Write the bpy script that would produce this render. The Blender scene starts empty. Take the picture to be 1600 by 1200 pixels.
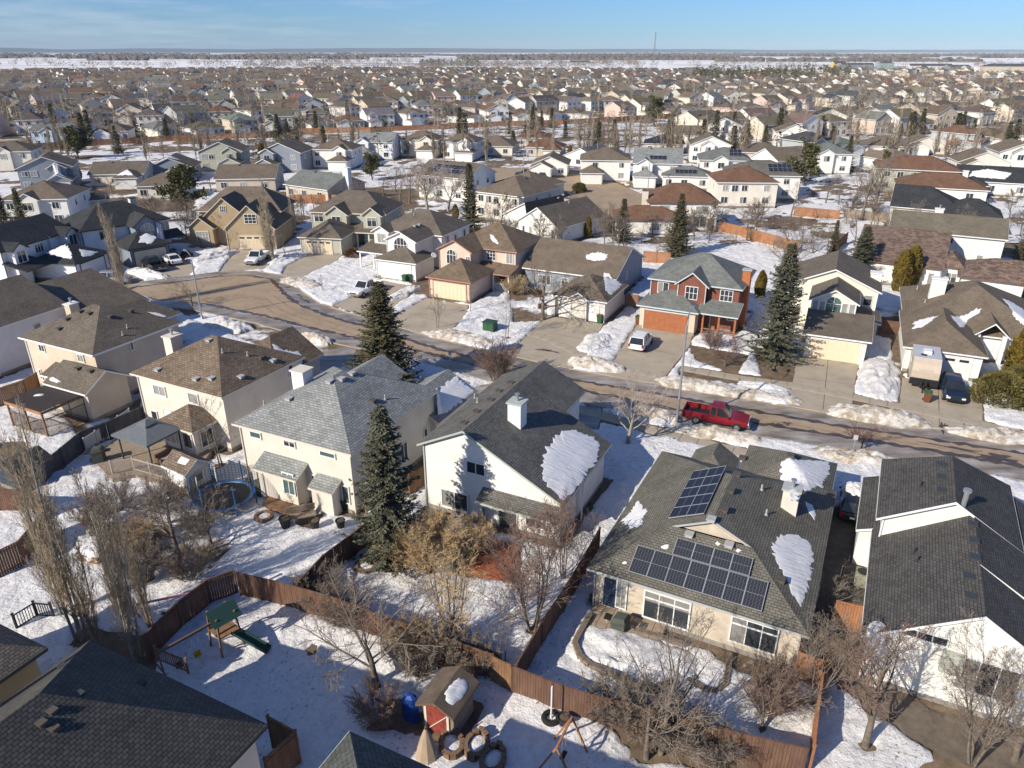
import bpy, math, random
import numpy as np
from mathutils import Vector, Matrix
R = math.radians
SC = bpy.context.scene
COL = SC.collection
RNG = random.Random(7)
# ------------------------------------------------------------------ camera
CAM_H = 30.0
PITCH = math.atan(521 / 1150.0)
cam_d = bpy.data.cameras.new('camera'); cam_d.sensor_width = 36.0; cam_d.lens = 36.0 * 1150 / 1600
cam_d.clip_start = 0.5; cam_d.clip_end = 40000
cam = bpy.data.objects.new('camera', cam_d); COL.objects.link(cam)
cam.location = (0, 0, CAM_H); cam.rotation_euler = (R(90) - PITCH, 0, R(-0.0))
SC.camera = cam
# ------------------------------------------------------------------ sky, sun, exposure
SUN_EL, SUN_AZ = 31.5, 38.0            # sun behind and to the left of the camera; light travels towards az 38 deg from +X
w = bpy.data.worlds.new('World'); SC.world = w; w.use_nodes = True
nt = w.node_tree; nt.nodes.clear(); N = nt.nodes.new; LK = nt.links.new
out = N('ShaderNodeOutputWorld'); bg = N('ShaderNodeBackground'); sky = N('ShaderNodeTexSky')
sky.sky_type = 'NISHITA'; sky.sun_disc = False; sky.sun_elevation = R(SUN_EL)
sky.sun_rotation = math.atan2(-math.cos(R(SUN_AZ)), -math.sin(R(SUN_AZ)))
sky.altitude = 700; sky.air_density = 1.0; sky.dust_density = 0.35; sky.ozone_density = 2.2
bg.inputs['Strength'].default_value = 0.088
# thin fair-weather cloud veils high in the west part of the sky
tc = N('ShaderNodeTexCoord'); sep = N('ShaderNodeSeparateXYZ'); LK(tc.outputs['Generated'], sep.inputs[0])
def wmath(op, a, b=None, c=None):
    n = N('ShaderNodeMath'); n.operation = op
    for i, v in enumerate((a, b, c)):
        if v is None: continue
        if isinstance(v, (int, float)): n.inputs[i].default_value = v
        else: LK(v, n.inputs[i])
    return n.outputs[0]
zc = wmath('ADD', wmath('MAXIMUM', sep.outputs[2], 0.0), 0.06)
comb = N('ShaderNodeCombineXYZ')
LK(wmath('DIVIDE', sep.outputs[0], zc), comb.inputs[0]); LK(wmath('DIVIDE', sep.outputs[1], zc), comb.inputs[1])
cn = N('ShaderNodeTexNoise'); cn.inputs['Scale'].default_value = 1.1; cn.inputs['Detail'].default_value = 9; cn.inputs['Roughness'].default_value = 0.62
LK(comb.outputs[0], cn.inputs['Vector'])
cn2 = N('ShaderNodeTexNoise'); cn2.inputs['Scale'].default_value = 0.22; cn2.inputs['Detail'].default_value = 3
LK(comb.outputs[0], cn2.inputs['Vector'])
cl = wmath('ADD', wmath('MULTIPLY', cn.outputs['Fac'], 0.75), wmath('MULTIPLY', cn2.outputs['Fac'], 0.55))
cl = wmath('SUBTRACT', cl, wmath('MULTIPLY', wmath('ADD', sep.outputs[0], 0.38), 0.40))
mr = N('ShaderNodeMapRange'); mr.inputs['From Min'].default_value = 0.56; mr.inputs['From Max'].default_value = 0.86; mr.inputs['To Max'].default_value = 0.55
LK(cl, mr.inputs['Value'])
mixc = N('ShaderNodeMix'); mixc.data_type = 'RGBA'
LK(mr.outputs[0], mixc.inputs[0]); LK(sky.outputs[0], mixc.inputs[6]); mixc.inputs[7].default_value = (13.0, 9.6, 6.9, 1)
hs = N('ShaderNodeHueSaturation'); hs.inputs['Saturation'].default_value = 1.0; LK(mixc.outputs[2], hs.inputs['Color'])
tint = N('ShaderNodeVectorMath'); tint.operation = 'MULTIPLY'; tint.inputs[1].default_value = (0.44, 0.715, 1.17)
LK(hs.outputs[0], tint.inputs[0]); LK(tint.outputs[0], bg.inputs['Color']); LK(bg.outputs[0], out.inputs['Surface'])
sd = bpy.data.lights.new('sun', 'SUN'); sd.energy = 5.0; sd.angle = R(0.53); sd.color = (1.0, 0.91, 0.78)
sun = bpy.data.objects.new('sun', sd); COL.objects.link(sun)
sdir = Vector((math.cos(R(SUN_EL)) * math.cos(R(SUN_AZ)), math.cos(R(SUN_EL)) * math.sin(R(SUN_AZ)), -math.sin(R(SUN_EL))))
sun.rotation_euler = sdir.to_track_quat('-Z', 'Y').to_euler(); sun.location = (-60, -40, 90)
SC.view_settings.view_transform = 'Standard'; SC.view_settings.look = 'None'
SC.view_settings.gamma = 1.0; SC.view_settings.use_curve_mapping = False; SC.view_settings.exposure = 0.22
SC.cycles.max_bounces = 5; SC.cycles.diffuse_bounces = 2; SC.cycles.glossy_bounces = 2; SC.cycles.transparent_max_bounces = 6
try: SC.cycles.use_denoising = True
except Exception: pass

# ------------------------------------------------------------------ survey: a point of the survey photograph to its place on the ground
CP, SP = math.cos(PITCH), math.sin(PITCH)
def ray(px, py):
    u, v = (px - 800) / 1150.0, (600 - py) / 1150.0
    return np.array([u, CP + v * SP, -SP + v * CP])
def G(px, py, z=0.0):
    d = ray(px, py); t = (z - CAM_H) / d[2]
    return (float(d[0] * t), float(d[1] * t))
def Zat(X, Y, py):
    v = (600 - py) / 1150.0
    # solve (dy*SP + dz*CP) = v (dy*CP - dz*SP)
    return CAM_H + Y * (v * CP - SP) / (CP + v * SP)
# ------------------------------------------------------------------ materials (procedural)
MATS = {}
def newmat(name):
    m = bpy.data.materials.new(name); m.use_nodes = True
    t = m.node_tree; b = t.nodes['Principled BSDF']
    return m, t, b
def rgba(c, k=1.0): return (c[0] * k, c[1] * k, c[2] * k, 1)
def simple(name, c, rough=0.75, var=0.12, scale=3.0, bump=0.0, bscale=20.0, spec=0.3, metal=0.0, coord='Object', objcol=False):
    if name in MATS: return MATS[name]
    m, t, b = newmat(name)
    b.inputs['Roughness'].default_value = rough; b.inputs['Specular IOR Level'].default_value = spec; b.inputs['Metallic'].default_value = metal
    tcn = t.nodes.new('ShaderNodeTexCoord')
    if var > 0 or objcol:
        n = t.nodes.new('ShaderNodeTexNoise'); n.inputs['Scale'].default_value = scale; n.inputs['Detail'].default_value = 5
        t.links.new(tcn.outputs[coord], n.inputs['Vector'])
        mp = t.nodes.new('ShaderNodeMapRange'); mp.inputs['From Min'].default_value = 0.3; mp.inputs['From Max'].default_value = 0.7
        mp.inputs['To Min'].default_value = 1 - var; mp.inputs['To Max'].default_value = 1 + var
        t.links.new(n.outputs['Fac'], mp.inputs['Value'])
        vm = t.nodes.new('ShaderNodeVectorMath'); vm.operation = 'SCALE'
        if objcol:
            oi = t.nodes.new('ShaderNodeObjectInfo'); t.links.new(oi.outputs['Color'], vm.inputs[0])
        else: vm.inputs[0].default_value = c
        t.links.new(mp.outputs[0], vm.inputs['Scale']); t.links.new(vm.outputs[0], b.inputs['Base Color'])
    else: b.inputs['Base Color'].default_value = rgba(c)
    if bump > 0:
        n2 = t.nodes.new('ShaderNodeTexNoise'); n2.inputs['Scale'].default_value = bscale; n2.inputs['Detail'].default_value = 4
        t.links.new(tcn.outputs[coord], n2.inputs['Vector'])
        bp = t.nodes.new('ShaderNodeBump'); bp.inputs['Strength'].default_value = bump; bp.inputs['Distance'].default_value = 0.05
        t.links.new(n2.outputs['Fac'], bp.inputs['Height']); t.links.new(bp.outputs[0], b.inputs['Normal'])
    MATS[name] = m; return m
def shingle(name, c1, c2, row=0.2, wid=0.36, objcol=False):
    if name in MATS: return MATS[name]
    m, t, b = newmat(name); b.inputs['Roughness'].default_value = 0.9; b.inputs['Specular IOR Level'].default_value = 0.2
    uv = t.nodes.new('ShaderNodeUVMap')
    br = t.nodes.new('ShaderNodeTexBrick'); br.inputs['Scale'].default_value = 1; br.inputs['Brick Width'].default_value = wid
    br.inputs['Row Height'].default_value = row; br.inputs['Mortar Size'].default_value = 0.016; br.inputs['Mortar Smooth'].default_value = 0.3
    br.inputs['Color1'].default_value = rgba(c1); br.inputs['Color2'].default_value = rgba(c2); br.inputs['Mortar'].default_value = rgba(c1, 0.35)
    t.links.new(uv.outputs[0], br.inputs['Vector'])
    n = t.nodes.new('ShaderNodeTexNoise'); n.inputs['Scale'].default_value = 0.55; n.inputs['Detail'].default_value = 6; n.inputs['Roughness'].default_value = 0.65
    tcn = t.nodes.new('ShaderNodeTexCoord'); t.links.new(tcn.outputs['Object'], n.inputs['Vector'])
    n3 = t.nodes.new('ShaderNodeTexNoise'); n3.inputs['Scale'].default_value = 7.0; n3.inputs['Detail'].default_value = 3
    mpg = t.nodes.new('ShaderNodeMapping'); mpg.inputs['Scale'].default_value = (3.2, 0.35, 1); t.links.new(uv.outputs[0], mpg.inputs[0]); t.links.new(mpg.outputs[0], n3.inputs['Vector'])
    ad = t.nodes.new('ShaderNodeMath'); ad.operation = 'ADD'; t.links.new(n.outputs['Fac'], ad.inputs[0])
    sc_ = t.nodes.new('ShaderNodeMath'); sc_.operation = 'MULTIPLY'; sc_.inputs[1].default_value = 0.55; t.links.new(n3.outputs['Fac'], sc_.inputs[0]); t.links.new(sc_.outputs[0], ad.inputs[1])
    mp = t.nodes.new('ShaderNodeMapRange'); mp.inputs['From Min'].default_value = 0.5; mp.inputs['From Max'].default_value = 1.05; mp.inputs['To Min'].default_value = 0.72; mp.inputs['To Max'].default_value = 1.28
    t.links.new(ad.outputs[0], mp.inputs['Value'])
    vm = t.nodes.new('ShaderNodeVectorMath'); vm.operation = 'SCALE'; t.links.new(mp.outputs[0], vm.inputs['Scale'])
    if objcol:
        oi = t.nodes.new('ShaderNodeObjectInfo'); mu = t.nodes.new('ShaderNodeVectorMath'); mu.operation = 'MULTIPLY'
        t.links.new(oi.outputs['Color'], mu.inputs[0]); t.links.new(br.outputs['Color'], mu.inputs[1]); t.links.new(mu.outputs[0], vm.inputs[0])
    else: t.links.new(br.outputs['Color'], vm.inputs[0])
    t.links.new(vm.outputs[0], b.inputs['Base Color'])
    bp = t.nodes.new('ShaderNodeBump'); bp.inputs['Strength'].default_value = 0.5; bp.inputs['Distance'].default_value = 0.02; bp.invert = True
    t.links.new(br.outputs['Fac'], bp.inputs['Height']); t.links.new(bp.outputs[0], b.inputs['Normal'])
    MATS[name] = m; return m
def lapped(name, c, pitch=0.2, var=0.05, objcol=False, strength=0.6):
    """horizontal lap siding / log courses, by height"""
    if name in MATS: return MATS[name]
    m, t, b = newmat(name); b.inputs['Roughness'].default_value = 0.7; b.inputs['Specular IOR Level'].default_value = 0.25
    tcn = t.nodes.new('ShaderNodeTexCoord'); sp_ = t.nodes.new('ShaderNodeSeparateXYZ'); t.links.new(tcn.outputs['Object'], sp_.inputs[0])
    dv = t.nodes.new('ShaderNodeMath'); dv.operation = 'DIVIDE'; dv.inputs[1].default_value = pitch; t.links.new(sp_.outputs[2], dv.inputs[0])
    fr = t.nodes.new('ShaderNodeMath'); fr.operation = 'FRACT'; t.links.new(dv.outputs[0], fr.inputs[0])
    n = t.nodes.new('ShaderNodeTexNoise'); n.inputs['Scale'].default_value = 1.3; n.inputs['Detail'].default_value = 5; t.links.new(tcn.outputs['Object'], n.inputs['Vector'])
    mp = t.nodes.new('ShaderNodeMapRange'); mp.inputs['From Min'].default_value = 0.3; mp.inputs['From Max'].default_value = 0.7; mp.inputs['To Min'].default_value = 1 - var; mp.inputs['To Max'].default_value = 1 + var
    t.links.new(n.outputs['Fac'], mp.inputs['Value'])
    vm = t.nodes.new('ShaderNodeVectorMath'); vm.operation = 'SCALE'; t.links.new(mp.outputs[0], vm.inputs['Scale'])
    if objcol:
        oi = t.nodes.new('ShaderNodeObjectInfo'); t.links.new(oi.outputs['Color'], vm.inputs[0])
    else: vm.inputs[0].default_value = c
    t.links.new(vm.outputs[0], b.inputs['Base Color'])
    bp = t.nodes.new('ShaderNodeBump'); bp.inputs['Strength'].default_value = strength; bp.inputs['Distance'].default_value = 0.03; bp.invert = True
    t.links.new(fr.outputs[0], bp.inputs['Height']); t.links.new(bp.outputs[0], b.inputs['Normal'])
    MATS[name] = m; return m
def glass(name, c, rough=0.06):
    if name in MATS: return MATS[name]
    m, t, b = newmat(name); b.inputs['Roughness'].default_value = rough; b.inputs['Specular IOR Level'].default_value = 0.6
    tcn = t.nodes.new('ShaderNodeTexCoord'); n = t.nodes.new('ShaderNodeTexNoise'); n.inputs['Scale'].default_value = 1.7; n.inputs['Detail'].default_value = 2
    t.links.new(tcn.outputs['Object'], n.inputs['Vector'])
    mx = t.nodes.new('ShaderNodeMix'); mx.data_type = 'RGBA'; t.links.new(n.outputs['Fac'], mx.inputs[0]); mx.inputs[6].default_value = rgba(c, 0.55); mx.inputs[7].default_value = rgba(c, 1.5)
    t.links.new(mx.outputs[2], b.inputs['Base Color']); MATS[name] = m; return m
def ramp_noise(name, stops, scale=1.0, detail=8, rough=0.85, bump=0.3, rgh=0.6, coord='Object', stretch=(1, 1, 1), bdist=0.05, spec=0.3, scale2=None, mixw=0.5):
    """colours by a noise; stops: [(pos, colour)]"""
    if name in MATS: return MATS[name]
    m, t, b = newmat(name); b.inputs['Roughness'].default_value = rough; b.inputs['Specular IOR Level'].default_value = spec
    tcn = t.nodes.new('ShaderNodeTexCoord'); mpg = t.nodes.new('ShaderNodeMapping'); mpg.inputs['Scale'].default_value = stretch
    t.links.new(tcn.outputs[coord], mpg.inputs[0])
    n = t.nodes.new('ShaderNodeTexNoise'); n.inputs['Scale'].default_value = scale; n.inputs['Detail'].default_value = detail; n.inputs['Roughness'].default_value = rgh
    t.links.new(mpg.outputs[0], n.inputs['Vector']); fac = n.outputs['Fac']
    if scale2:
        n2 = t.nodes.new('ShaderNodeTexNoise'); n2.inputs['Scale'].default_value = scale2; n2.inputs['Detail'].default_value = 4; t.links.new(mpg.outputs[0], n2.inputs['Vector'])
        mx = t.nodes.new('ShaderNodeMix'); mx.inputs[0].default_value = mixw; t.links.new(fac, mx.inputs[2]); t.links.new(n2.outputs['Fac'], mx.inputs[3]); fac = mx.outputs[0]
    cr = t.nodes.new('ShaderNodeValToRGB'); el = cr.color_ramp.elements
    while len(el) < len(stops): el.new(0.5)
    for e, (p, c) in zip(el, stops): e.position = p; e.color = rgba(c)
    t.links.new(fac, cr.inputs[0]); t.links.new(cr.outputs[0], b.inputs['Base Color'])
    if bump:
        bp = t.nodes.new('ShaderNodeBump'); bp.inputs['Strength'].default_value = bump; bp.inputs['Distance'].default_value = bdist
        t.links.new(n.outputs['Fac'], bp.inputs['Height']); t.links.new(bp.outputs[0], b.inputs['Normal'])
    MATS[name] = m; return m
WHITE = simple('white_trim', (0.78, 0.78, 0.76), 0.5, 0.04)
GREYT = simple('grey_trim', (0.42, 0.43, 0.42), 0.5, 0.05)
CREAMT = simple('cream_trim', (0.68, 0.62, 0.52), 0.55, 0.04)
BROWNT = simple('brown_trim', (0.16, 0.10, 0.07), 0.6, 0.08)
DARKT = simple('dark_trim', (0.05, 0.055, 0.06), 0.6, 0.08)
GLASS = glass('window_glass', (0.035, 0.042, 0.05))
GLASSC = glass('curtained_glass', (0.30, 0.30, 0.28), 0.15)
GLASSG = glass('green_blind_glass', (0.07, 0.13, 0.115), 0.12)
METAL = simple('galvanised_metal', (0.45, 0.46, 0.47), 0.4, 0.1, metal=0.6)
VENTM = simple('roof_vent_metal', (0.10, 0.085, 0.07), 0.6, 0.1)
VENTG = simple('grey_vent_metal', (0.42, 0.41, 0.40), 0.5, 0.1)
BLACK = simple('black_plastic', (0.02, 0.02, 0.022), 0.5, 0.1)
BARK = ramp_noise('bark', [(0.3, (0.085, 0.066, 0.05)), (0.7, (0.23, 0.19, 0.15))], 4, bump=0.5)
BARKL = ramp_noise('pale_bark', [(0.3, (0.20, 0.17, 0.13)), (0.7, (0.42, 0.38, 0.31))], 4, bump=0.4)
TWIG = simple('twig_grey_brown', (0.225, 0.183, 0.145), 0.85, 0.25, 1.0)
TWIGY = simple('twig_ochre', (0.54, 0.39, 0.21), 0.85, 0.25, 1.0)
TWIGR = simple('twig_red_brown', (0.225, 0.150, 0.115), 0.85, 0.25, 1.0)
TWIGP = simple('twig_poplar', (0.37, 0.30, 0.21), 0.85, 0.25, 1.0)
TWIGG = simple('twig_pale', (0.42, 0.35, 0.30), 0.85, 0.2, 1.0)
LEAFO = simple('dead_orange_leaf', (0.33, 0.145, 0.055), 0.8, 0.35, 1.5)
NEEDLE = simple('spruce_needle', (0.105, 0.098, 0.048), 0.7, 0.45, 0.9)
NEEDLEB = simple('blue_spruce_needle', (0.112, 0.114, 0.074), 0.7, 0.4, 0.9)
NEEDLEP = simple('pine_needle', (0.098, 0.094, 0.036), 0.7, 0.45, 0.9)
CEDAR = simple('cedar_leaf', (0.150, 0.105, 0.016), 0.75, 0.4, 1.2)
CONE = simple('spruce_cones', (0.20, 0.11, 0.05), 0.8, 0.3, 2)
def snow_material():
    m = ramp_noise('snow', [(0.25, (0.62, 0.615, 0.61)), (0.6, (0.82, 0.81, 0.80))], 2.6, 8, 0.6, 0.8, 0.66, bdist=0.22, spec=0.3)
    # fallen twigs, leaf litter and grit lying on the snow
    t = m.node_tree; b = t.nodes['Principled BSDF']; src = b.inputs['Base Color'].links[0].from_socket; tcn = t.nodes.new('ShaderNodeTexCoord')
    n1 = t.nodes.new('ShaderNodeTexNoise'); n1.inputs['Scale'].default_value = 5.5; n1.inputs['Detail'].default_value = 3; t.links.new(tcn.outputs['Object'], n1.inputs['Vector'])
    n2 = t.nodes.new('ShaderNodeTexNoise'); n2.inputs['Scale'].default_value = 0.22; n2.inputs['Detail'].default_value = 4; t.links.new(tcn.outputs['Object'], n2.inputs['Vector'])
    a = t.nodes.new('ShaderNodeMath'); a.operation = 'MULTIPLY_ADD'; t.links.new(n2.outputs['Fac'], a.inputs[0]); a.inputs[1].default_value = 0.32; t.links.new(n1.outputs['Fac'], a.inputs[2])
    mp = t.nodes.new('ShaderNodeMapRange'); mp.inputs['From Min'].default_value = 0.80; mp.inputs['From Max'].default_value = 0.89; mp.inputs['To Max'].default_value = 0.8; t.links.new(a.outputs[0], mp.inputs['Value'])
    mx = t.nodes.new('ShaderNodeMix'); mx.data_type = 'RGBA'; t.links.new(mp.outputs[0], mx.inputs[0]); t.links.new(src, mx.inputs[6]); mx.inputs[7].default_value = (0.13, 0.10, 0.075, 1); t.links.new(mx.outputs[2], b.inputs['Base Color']); return m
SNOW = snow_material()
ROOFSNOW = ramp_noise('roof_snow', [(0.3, (0.66, 0.66, 0.67)), (0.5, (0.78, 0.775, 0.77)), (0.7, (0.83, 0.825, 0.82))], 2.2, 6, 0.65, 0.7, 0.6, stretch=(0.35, 2.4, 1), bdist=0.10)
DIRTY = ramp_noise('dirty_snow', [(0.33, (0.20, 0.15, 0.10)), (0.45, (0.44, 0.37, 0.28)), (0.54, (0.70, 0.66, 0.60)), (0.68, (0.82, 0.80, 0.78))], 1.1, 12, 0.75, 1.0, 0.78, bdist=0.3)
GRITTY = ramp_noise('old_bank_snow', [(0.30, (0.42, 0.38, 0.33)), (0.42, (0.68, 0.66, 0.63)), (0.6, (0.82, 0.81, 0.80))], 1.2, 12, 0.7, 1.0, 0.78, bdist=0.3)
CONCRETE = ramp_noise('driveway_concrete', [(0.25, (0.25, 0.205, 0.15)), (0.42, (0.37, 0.315, 0.24)), (0.75, (0.45, 0.39, 0.305))], 0.5, 8, 0.85, 0.15, 0.6, bdist=0.02)
ROADM = ramp_noise('sanded_road', [(0.28, (0.20, 0.145, 0.10)), (0.48, (0.345, 0.26, 0.175)), (0.72, (0.42, 0.32, 0.22))], 0.28, 9, 0.85, 0.15, 0.62, bdist=0.02, scale2=1.6, mixw=0.35)
ICE = ramp_noise('gutter_ice', [(0.3, (0.085, 0.068, 0.052)), (0.45, (0.235, 0.195, 0.15)), (0.6, (0.36, 0.325, 0.285)), (0.74, (0.56, 0.54, 0.52))], 0.55, 9, 0.35, 0.2, 0.66, stretch=(0.5, 1.3, 1), spec=0.5)
WET = ramp_noise('meltwater_stain', [(0.3, (0.05, 0.036, 0.024)), (0.7, (0.12, 0.085, 0.055))], 1.0, 6, 0.22, 0.1, spec=0.5)
SOIL = ramp_noise('brown_ground', [(0.3, (0.075, 0.052, 0.034)), (0.7, (0.20, 0.145, 0.095))], 1.2, 9, 0.95, 0.5)
WOODG = ramp_noise('grey_deck_wood', [(0.3, (0.20, 0.155, 0.115)), (0.7, (0.36, 0.285, 0.215))], 2.0, 6, 0.85, 0.2, stretch=(1, 6, 1))
WOODR = ramp_noise('red_fence_wood', [(0.3, (0.105, 0.056, 0.038)), (0.7, (0.195, 0.110, 0.070))], 1.5, 6, 0.85, 0.2, stretch=(2, 2, 0.4))
WOODO = ramp_noise('orange_fence_wood', [(0.3, (0.30, 0.135, 0.062)), (0.7, (0.42, 0.205, 0.10))], 1.5, 6, 0.85, 0.2, stretch=(2, 2, 0.4))
WOODD = ramp_noise('slate_fence_wood', [(0.3, (0.045, 0.05, 0.062)), (0.7, (0.085, 0.09, 0.105))], 1.5, 6, 0.8, 0.2, stretch=(2, 2, 0.4))
WOODB = ramp_noise('brown_wood', [(0.3, (0.16, 0.085, 0.045)), (0.7, (0.30, 0.175, 0.095))], 1.5, 6, 0.85, 0.2, stretch=(2, 2, 0.5))
DECKR = ramp_noise('red_deck_stain', [(0.3, (0.20, 0.060, 0.028)), (0.7, (0.36, 0.12, 0.055))], 1.5, 6, 0.75, 0.2, stretch=(1, 5, 1))
FOUND = simple('foundation_parging', (0.27, 0.25, 0.225), 0.9, 0.2, 1.5, 0.3, 12)
STONE = ramp_noise('retaining_block', [(0.3, (0.13, 0.10, 0.075)), (0.7, (0.27, 0.22, 0.17))], 3, 5, 0.9, 0.4)

# ------------------------------------------------------------------ mesh helper
class MB:
    def __init__(s): s.v = []; s.f = []; s.m = []; s.uv = []; s.hasuv = False
    def face(s, pts, mi=0, uv=None):
        b = len(s.v); s.v.extend([tuple(p) for p in pts]); s.f.append(tuple(range(b, b + len(pts)))); s.m.append(mi)
        if uv: s.hasuv = True; s.uv.extend(uv)
        else: s.uv.extend([(0.0, 0.0)] * len(pts))
    def box(s, c, d, mi=0, rz=0.0, rx=0.0, ry=0.0):
        M = Matrix.Rotation(rz, 3, 'Z') @ Matrix.Rotation(ry, 3, 'Y') @ Matrix.Rotation(rx, 3, 'X') if (rz or rx or ry) else None
        P = []
        for sz in (-.5, .5):
            for sx, sy in ((-.5, -.5), (.5, -.5), (.5, .5), (-.5, .5)):
                q = Vector((sx * d[0], sy * d[1], sz * d[2]))
                if M: q = M @ q
                P.append((c[0] + q.x, c[1] + q.y, c[2] + q.z))
        b = len(s.v); s.v.extend(P)
        for f in ((3, 2, 1, 0), (4, 5, 6, 7), (0, 1, 5, 4), (1, 2, 6, 5), (2, 3, 7, 6), (3, 0, 4, 7)):
            s.f.append(tuple(b + i for i in f)); s.m.append(mi); s.uv.extend([(0, 0)] * 4)
    def bar(s, a, b, w, h=None, mi=0):
        a, b = Vector(a), Vector(b); h = h or w; d = (b - a); L = d.length
        if L < 1e-6: return
        d.normalize(); up = Vector((0, 0, 1)) if abs(d.z) < 0.95 else Vector((0, 1, 0))
        sx = d.cross(up).normalized() * (w / 2); sy = sx.cross(d).normalized() * (h / 2)
        P = [a - sx - sy, a + sx - sy, a + sx + sy, a - sx + sy, b - sx - sy, b + sx - sy, b + sx + sy, b - sx + sy]
        i = len(s.v); s.v.extend([tuple(p) for p in P])
        for f in ((3, 2, 1, 0), (4, 5, 6, 7), (0, 1, 5, 4), (1, 2, 6, 5), (2, 3, 7, 6), (3, 0, 4, 7)):
            s.f.append(tuple(i + k for k in f)); s.m.append(mi); s.uv.extend([(0, 0)] * 4)
    def tube(s, pts, rad, n=6, mi=0, cap=False):
        pts = [Vector(p) for p in pts]; b0 = len(s.v); k = len(pts)
        for i, p in enumerate(pts):
            d = (pts[min(i + 1, k - 1)] - pts[max(i - 1, 0)])
            if d.length < 1e-9: d = Vector((0, 0, 1))
            d.normalize(); up = Vector((0, 0, 1)) if abs(d.z) < 0.9 else Vector((1, 0, 0))
            x = d.cross(up).normalized(); y = d.cross(x)
            r = rad[i] if isinstance(rad, (list, tuple)) else rad
            for j in range(n):
                a = 2 * math.pi * j / n; q = p + x * (r * math.cos(a)) + y * (r * math.sin(a)); s.v.append((q.x, q.y, q.z))
        for i in range(k - 1):
            for j in range(n):
                s.f.append((b0 + i * n + j, b0 + i * n + (j + 1) % n, b0 + (i + 1) * n + (j + 1) % n, b0 + (i + 1) * n + j)); s.m.append(mi); s.uv.extend([(0, 0)] * 4)
        if cap:
            for i0 in (0, (k - 1) * n):
                s.f.append(tuple(b0 + i0 + j for j in range(n))); s.m.append(mi); s.uv.extend([(0, 0)] * n)
    def cyl(s, c, r, h, n=16, mi=0, r2=None):
        s.tube([(c[0], c[1], c[2]), (c[0], c[1], c[2] + h)], [r, r if r2 is None else r2], n, mi, True)
    def lathe(s, prof, n=16, mi=0, c=(0, 0, 0), sx=1.0, sy=1.0):
        b0 = len(s.v)
        for (r, z) in prof:
            for j in range(n):
                a = 2 * math.pi * j / n; s.v.append((c[0] + r * sx * math.cos(a), c[1] + r * sy * math.sin(a), c[2] + z))
        for i in range(len(prof) - 1):
            for j in range(n):
                s.f.append((b0 + i * n + j, b0 + i * n + (j + 1) % n, b0 + (i + 1) * n + (j + 1) % n, b0 + (i + 1) * n + j)); s.m.append(mi); s.uv.extend([(0, 0)] * 4)
    def mesh(s, name, mats, smooth=False):
        me = bpy.data.meshes.new(name); me.from_pydata(s.v, [], s.f)
        for m in (mats if isinstance(mats, (list, tuple)) else [mats]): me.materials.append(m)
        if any(s.m): me.polygons.foreach_set('material_index', s.m)
        if s.hasuv:
            ul = me.uv_layers.new(name='UVMap'); ul.data.foreach_set('uv', np.array(s.uv, dtype=np.float32).ravel())
        if smooth: me.polygons.foreach_set('use_smooth', [True] * len(me.polygons))
        me.update(); return me
KIDS = {}
def put(name, me, parent=None, loc=(0, 0, 0), rz=0.0, rot=None, scale=None):
    o = bpy.data.objects.new(name, me); COL.objects.link(o)
    if parent: o.parent = parent; KIDS.setdefault(parent.name, []).append(o)
    o.location = loc; o.rotation_euler = rot or (0, 0, rz)
    if scale: o.scale = scale
    return o
def tag(o, label=None, cat=None, group=None, kind=None):
    if label: o['label'] = label
    if cat: o['category'] = cat
    if group: o['group'] = group
    if kind: o['kind'] = kind
    return o
def thing(name, label, cat, loc=(0, 0, 0), rz=0.0, group=None, scale=None):
    return tag(put(name, None, None, loc, rz, None, scale), label, cat, group)
def dup(root, loc, rz=0.0, label=None, group=None, scale=None, color=None):
    r = root.copy(); COL.objects.link(r); r.location = loc; r.rotation_euler = (0, 0, rz)
    if scale: r.scale = scale
    if label: r['label'] = label
    if group: r['group'] = group
    for ch in KIDS.get(root.name, []):
        c = ch.copy(); COL.objects.link(c); c.parent = r
        if color and ch.name.split('.')[0] in color: c.color = (*color[ch.name.split('.')[0]], 1)
        for g in KIDS.get(ch.name, []):
            d = g.copy(); COL.objects.link(d); d.parent = c
            if color and g.name.split('.')[0] in color: d.color = (*color[g.name.split('.')[0]], 1)
    return r
FOOT, TRUNKS = [], []
# value noise on arrays
_P = np.random.RandomState(5).rand(256, 256)
def vnoise(x, y):
    xi, yi = np.floor(x).astype(int), np.floor(y).astype(int); fx, fy = x - xi, y - yi
    fx, fy = fx * fx * (3 - 2 * fx), fy * fy * (3 - 2 * fy)
    a, b, c, d = _P[xi & 255, yi & 255], _P[(xi + 1) & 255, yi & 255], _P[xi & 255, (yi + 1) & 255], _P[(xi + 1) & 255, (yi + 1) & 255]
    return (a * (1 - fx) + b * fx) * (1 - fy) + (c * (1 - fx) + d * fx) * fy
def fbm(x, y, o=4):
    t = 0; amp = 0.5; s = 0
    for k in range(o):
        t = t + amp * vnoise(x * 2 ** k + 17.3 * k, y * 2 ** k + 5.1 * k); s += amp; amp *= 0.55
    return t / s
def inpoly(X, Y, poly):
    ins = np.zeros(np.shape(X), bool); n = len(poly)
    for i in range(n):
        x0, y0 = poly[i]; x1, y1 = poly[(i + 1) % n]
        if y0 == y1: continue
        c = ((Y >= min(y0, y1)) & (Y < max(y0, y1))) & (X < (x1 - x0) * (Y - y0) / (y1 - y0) + x0)
        ins ^= c
    return ins
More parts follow.
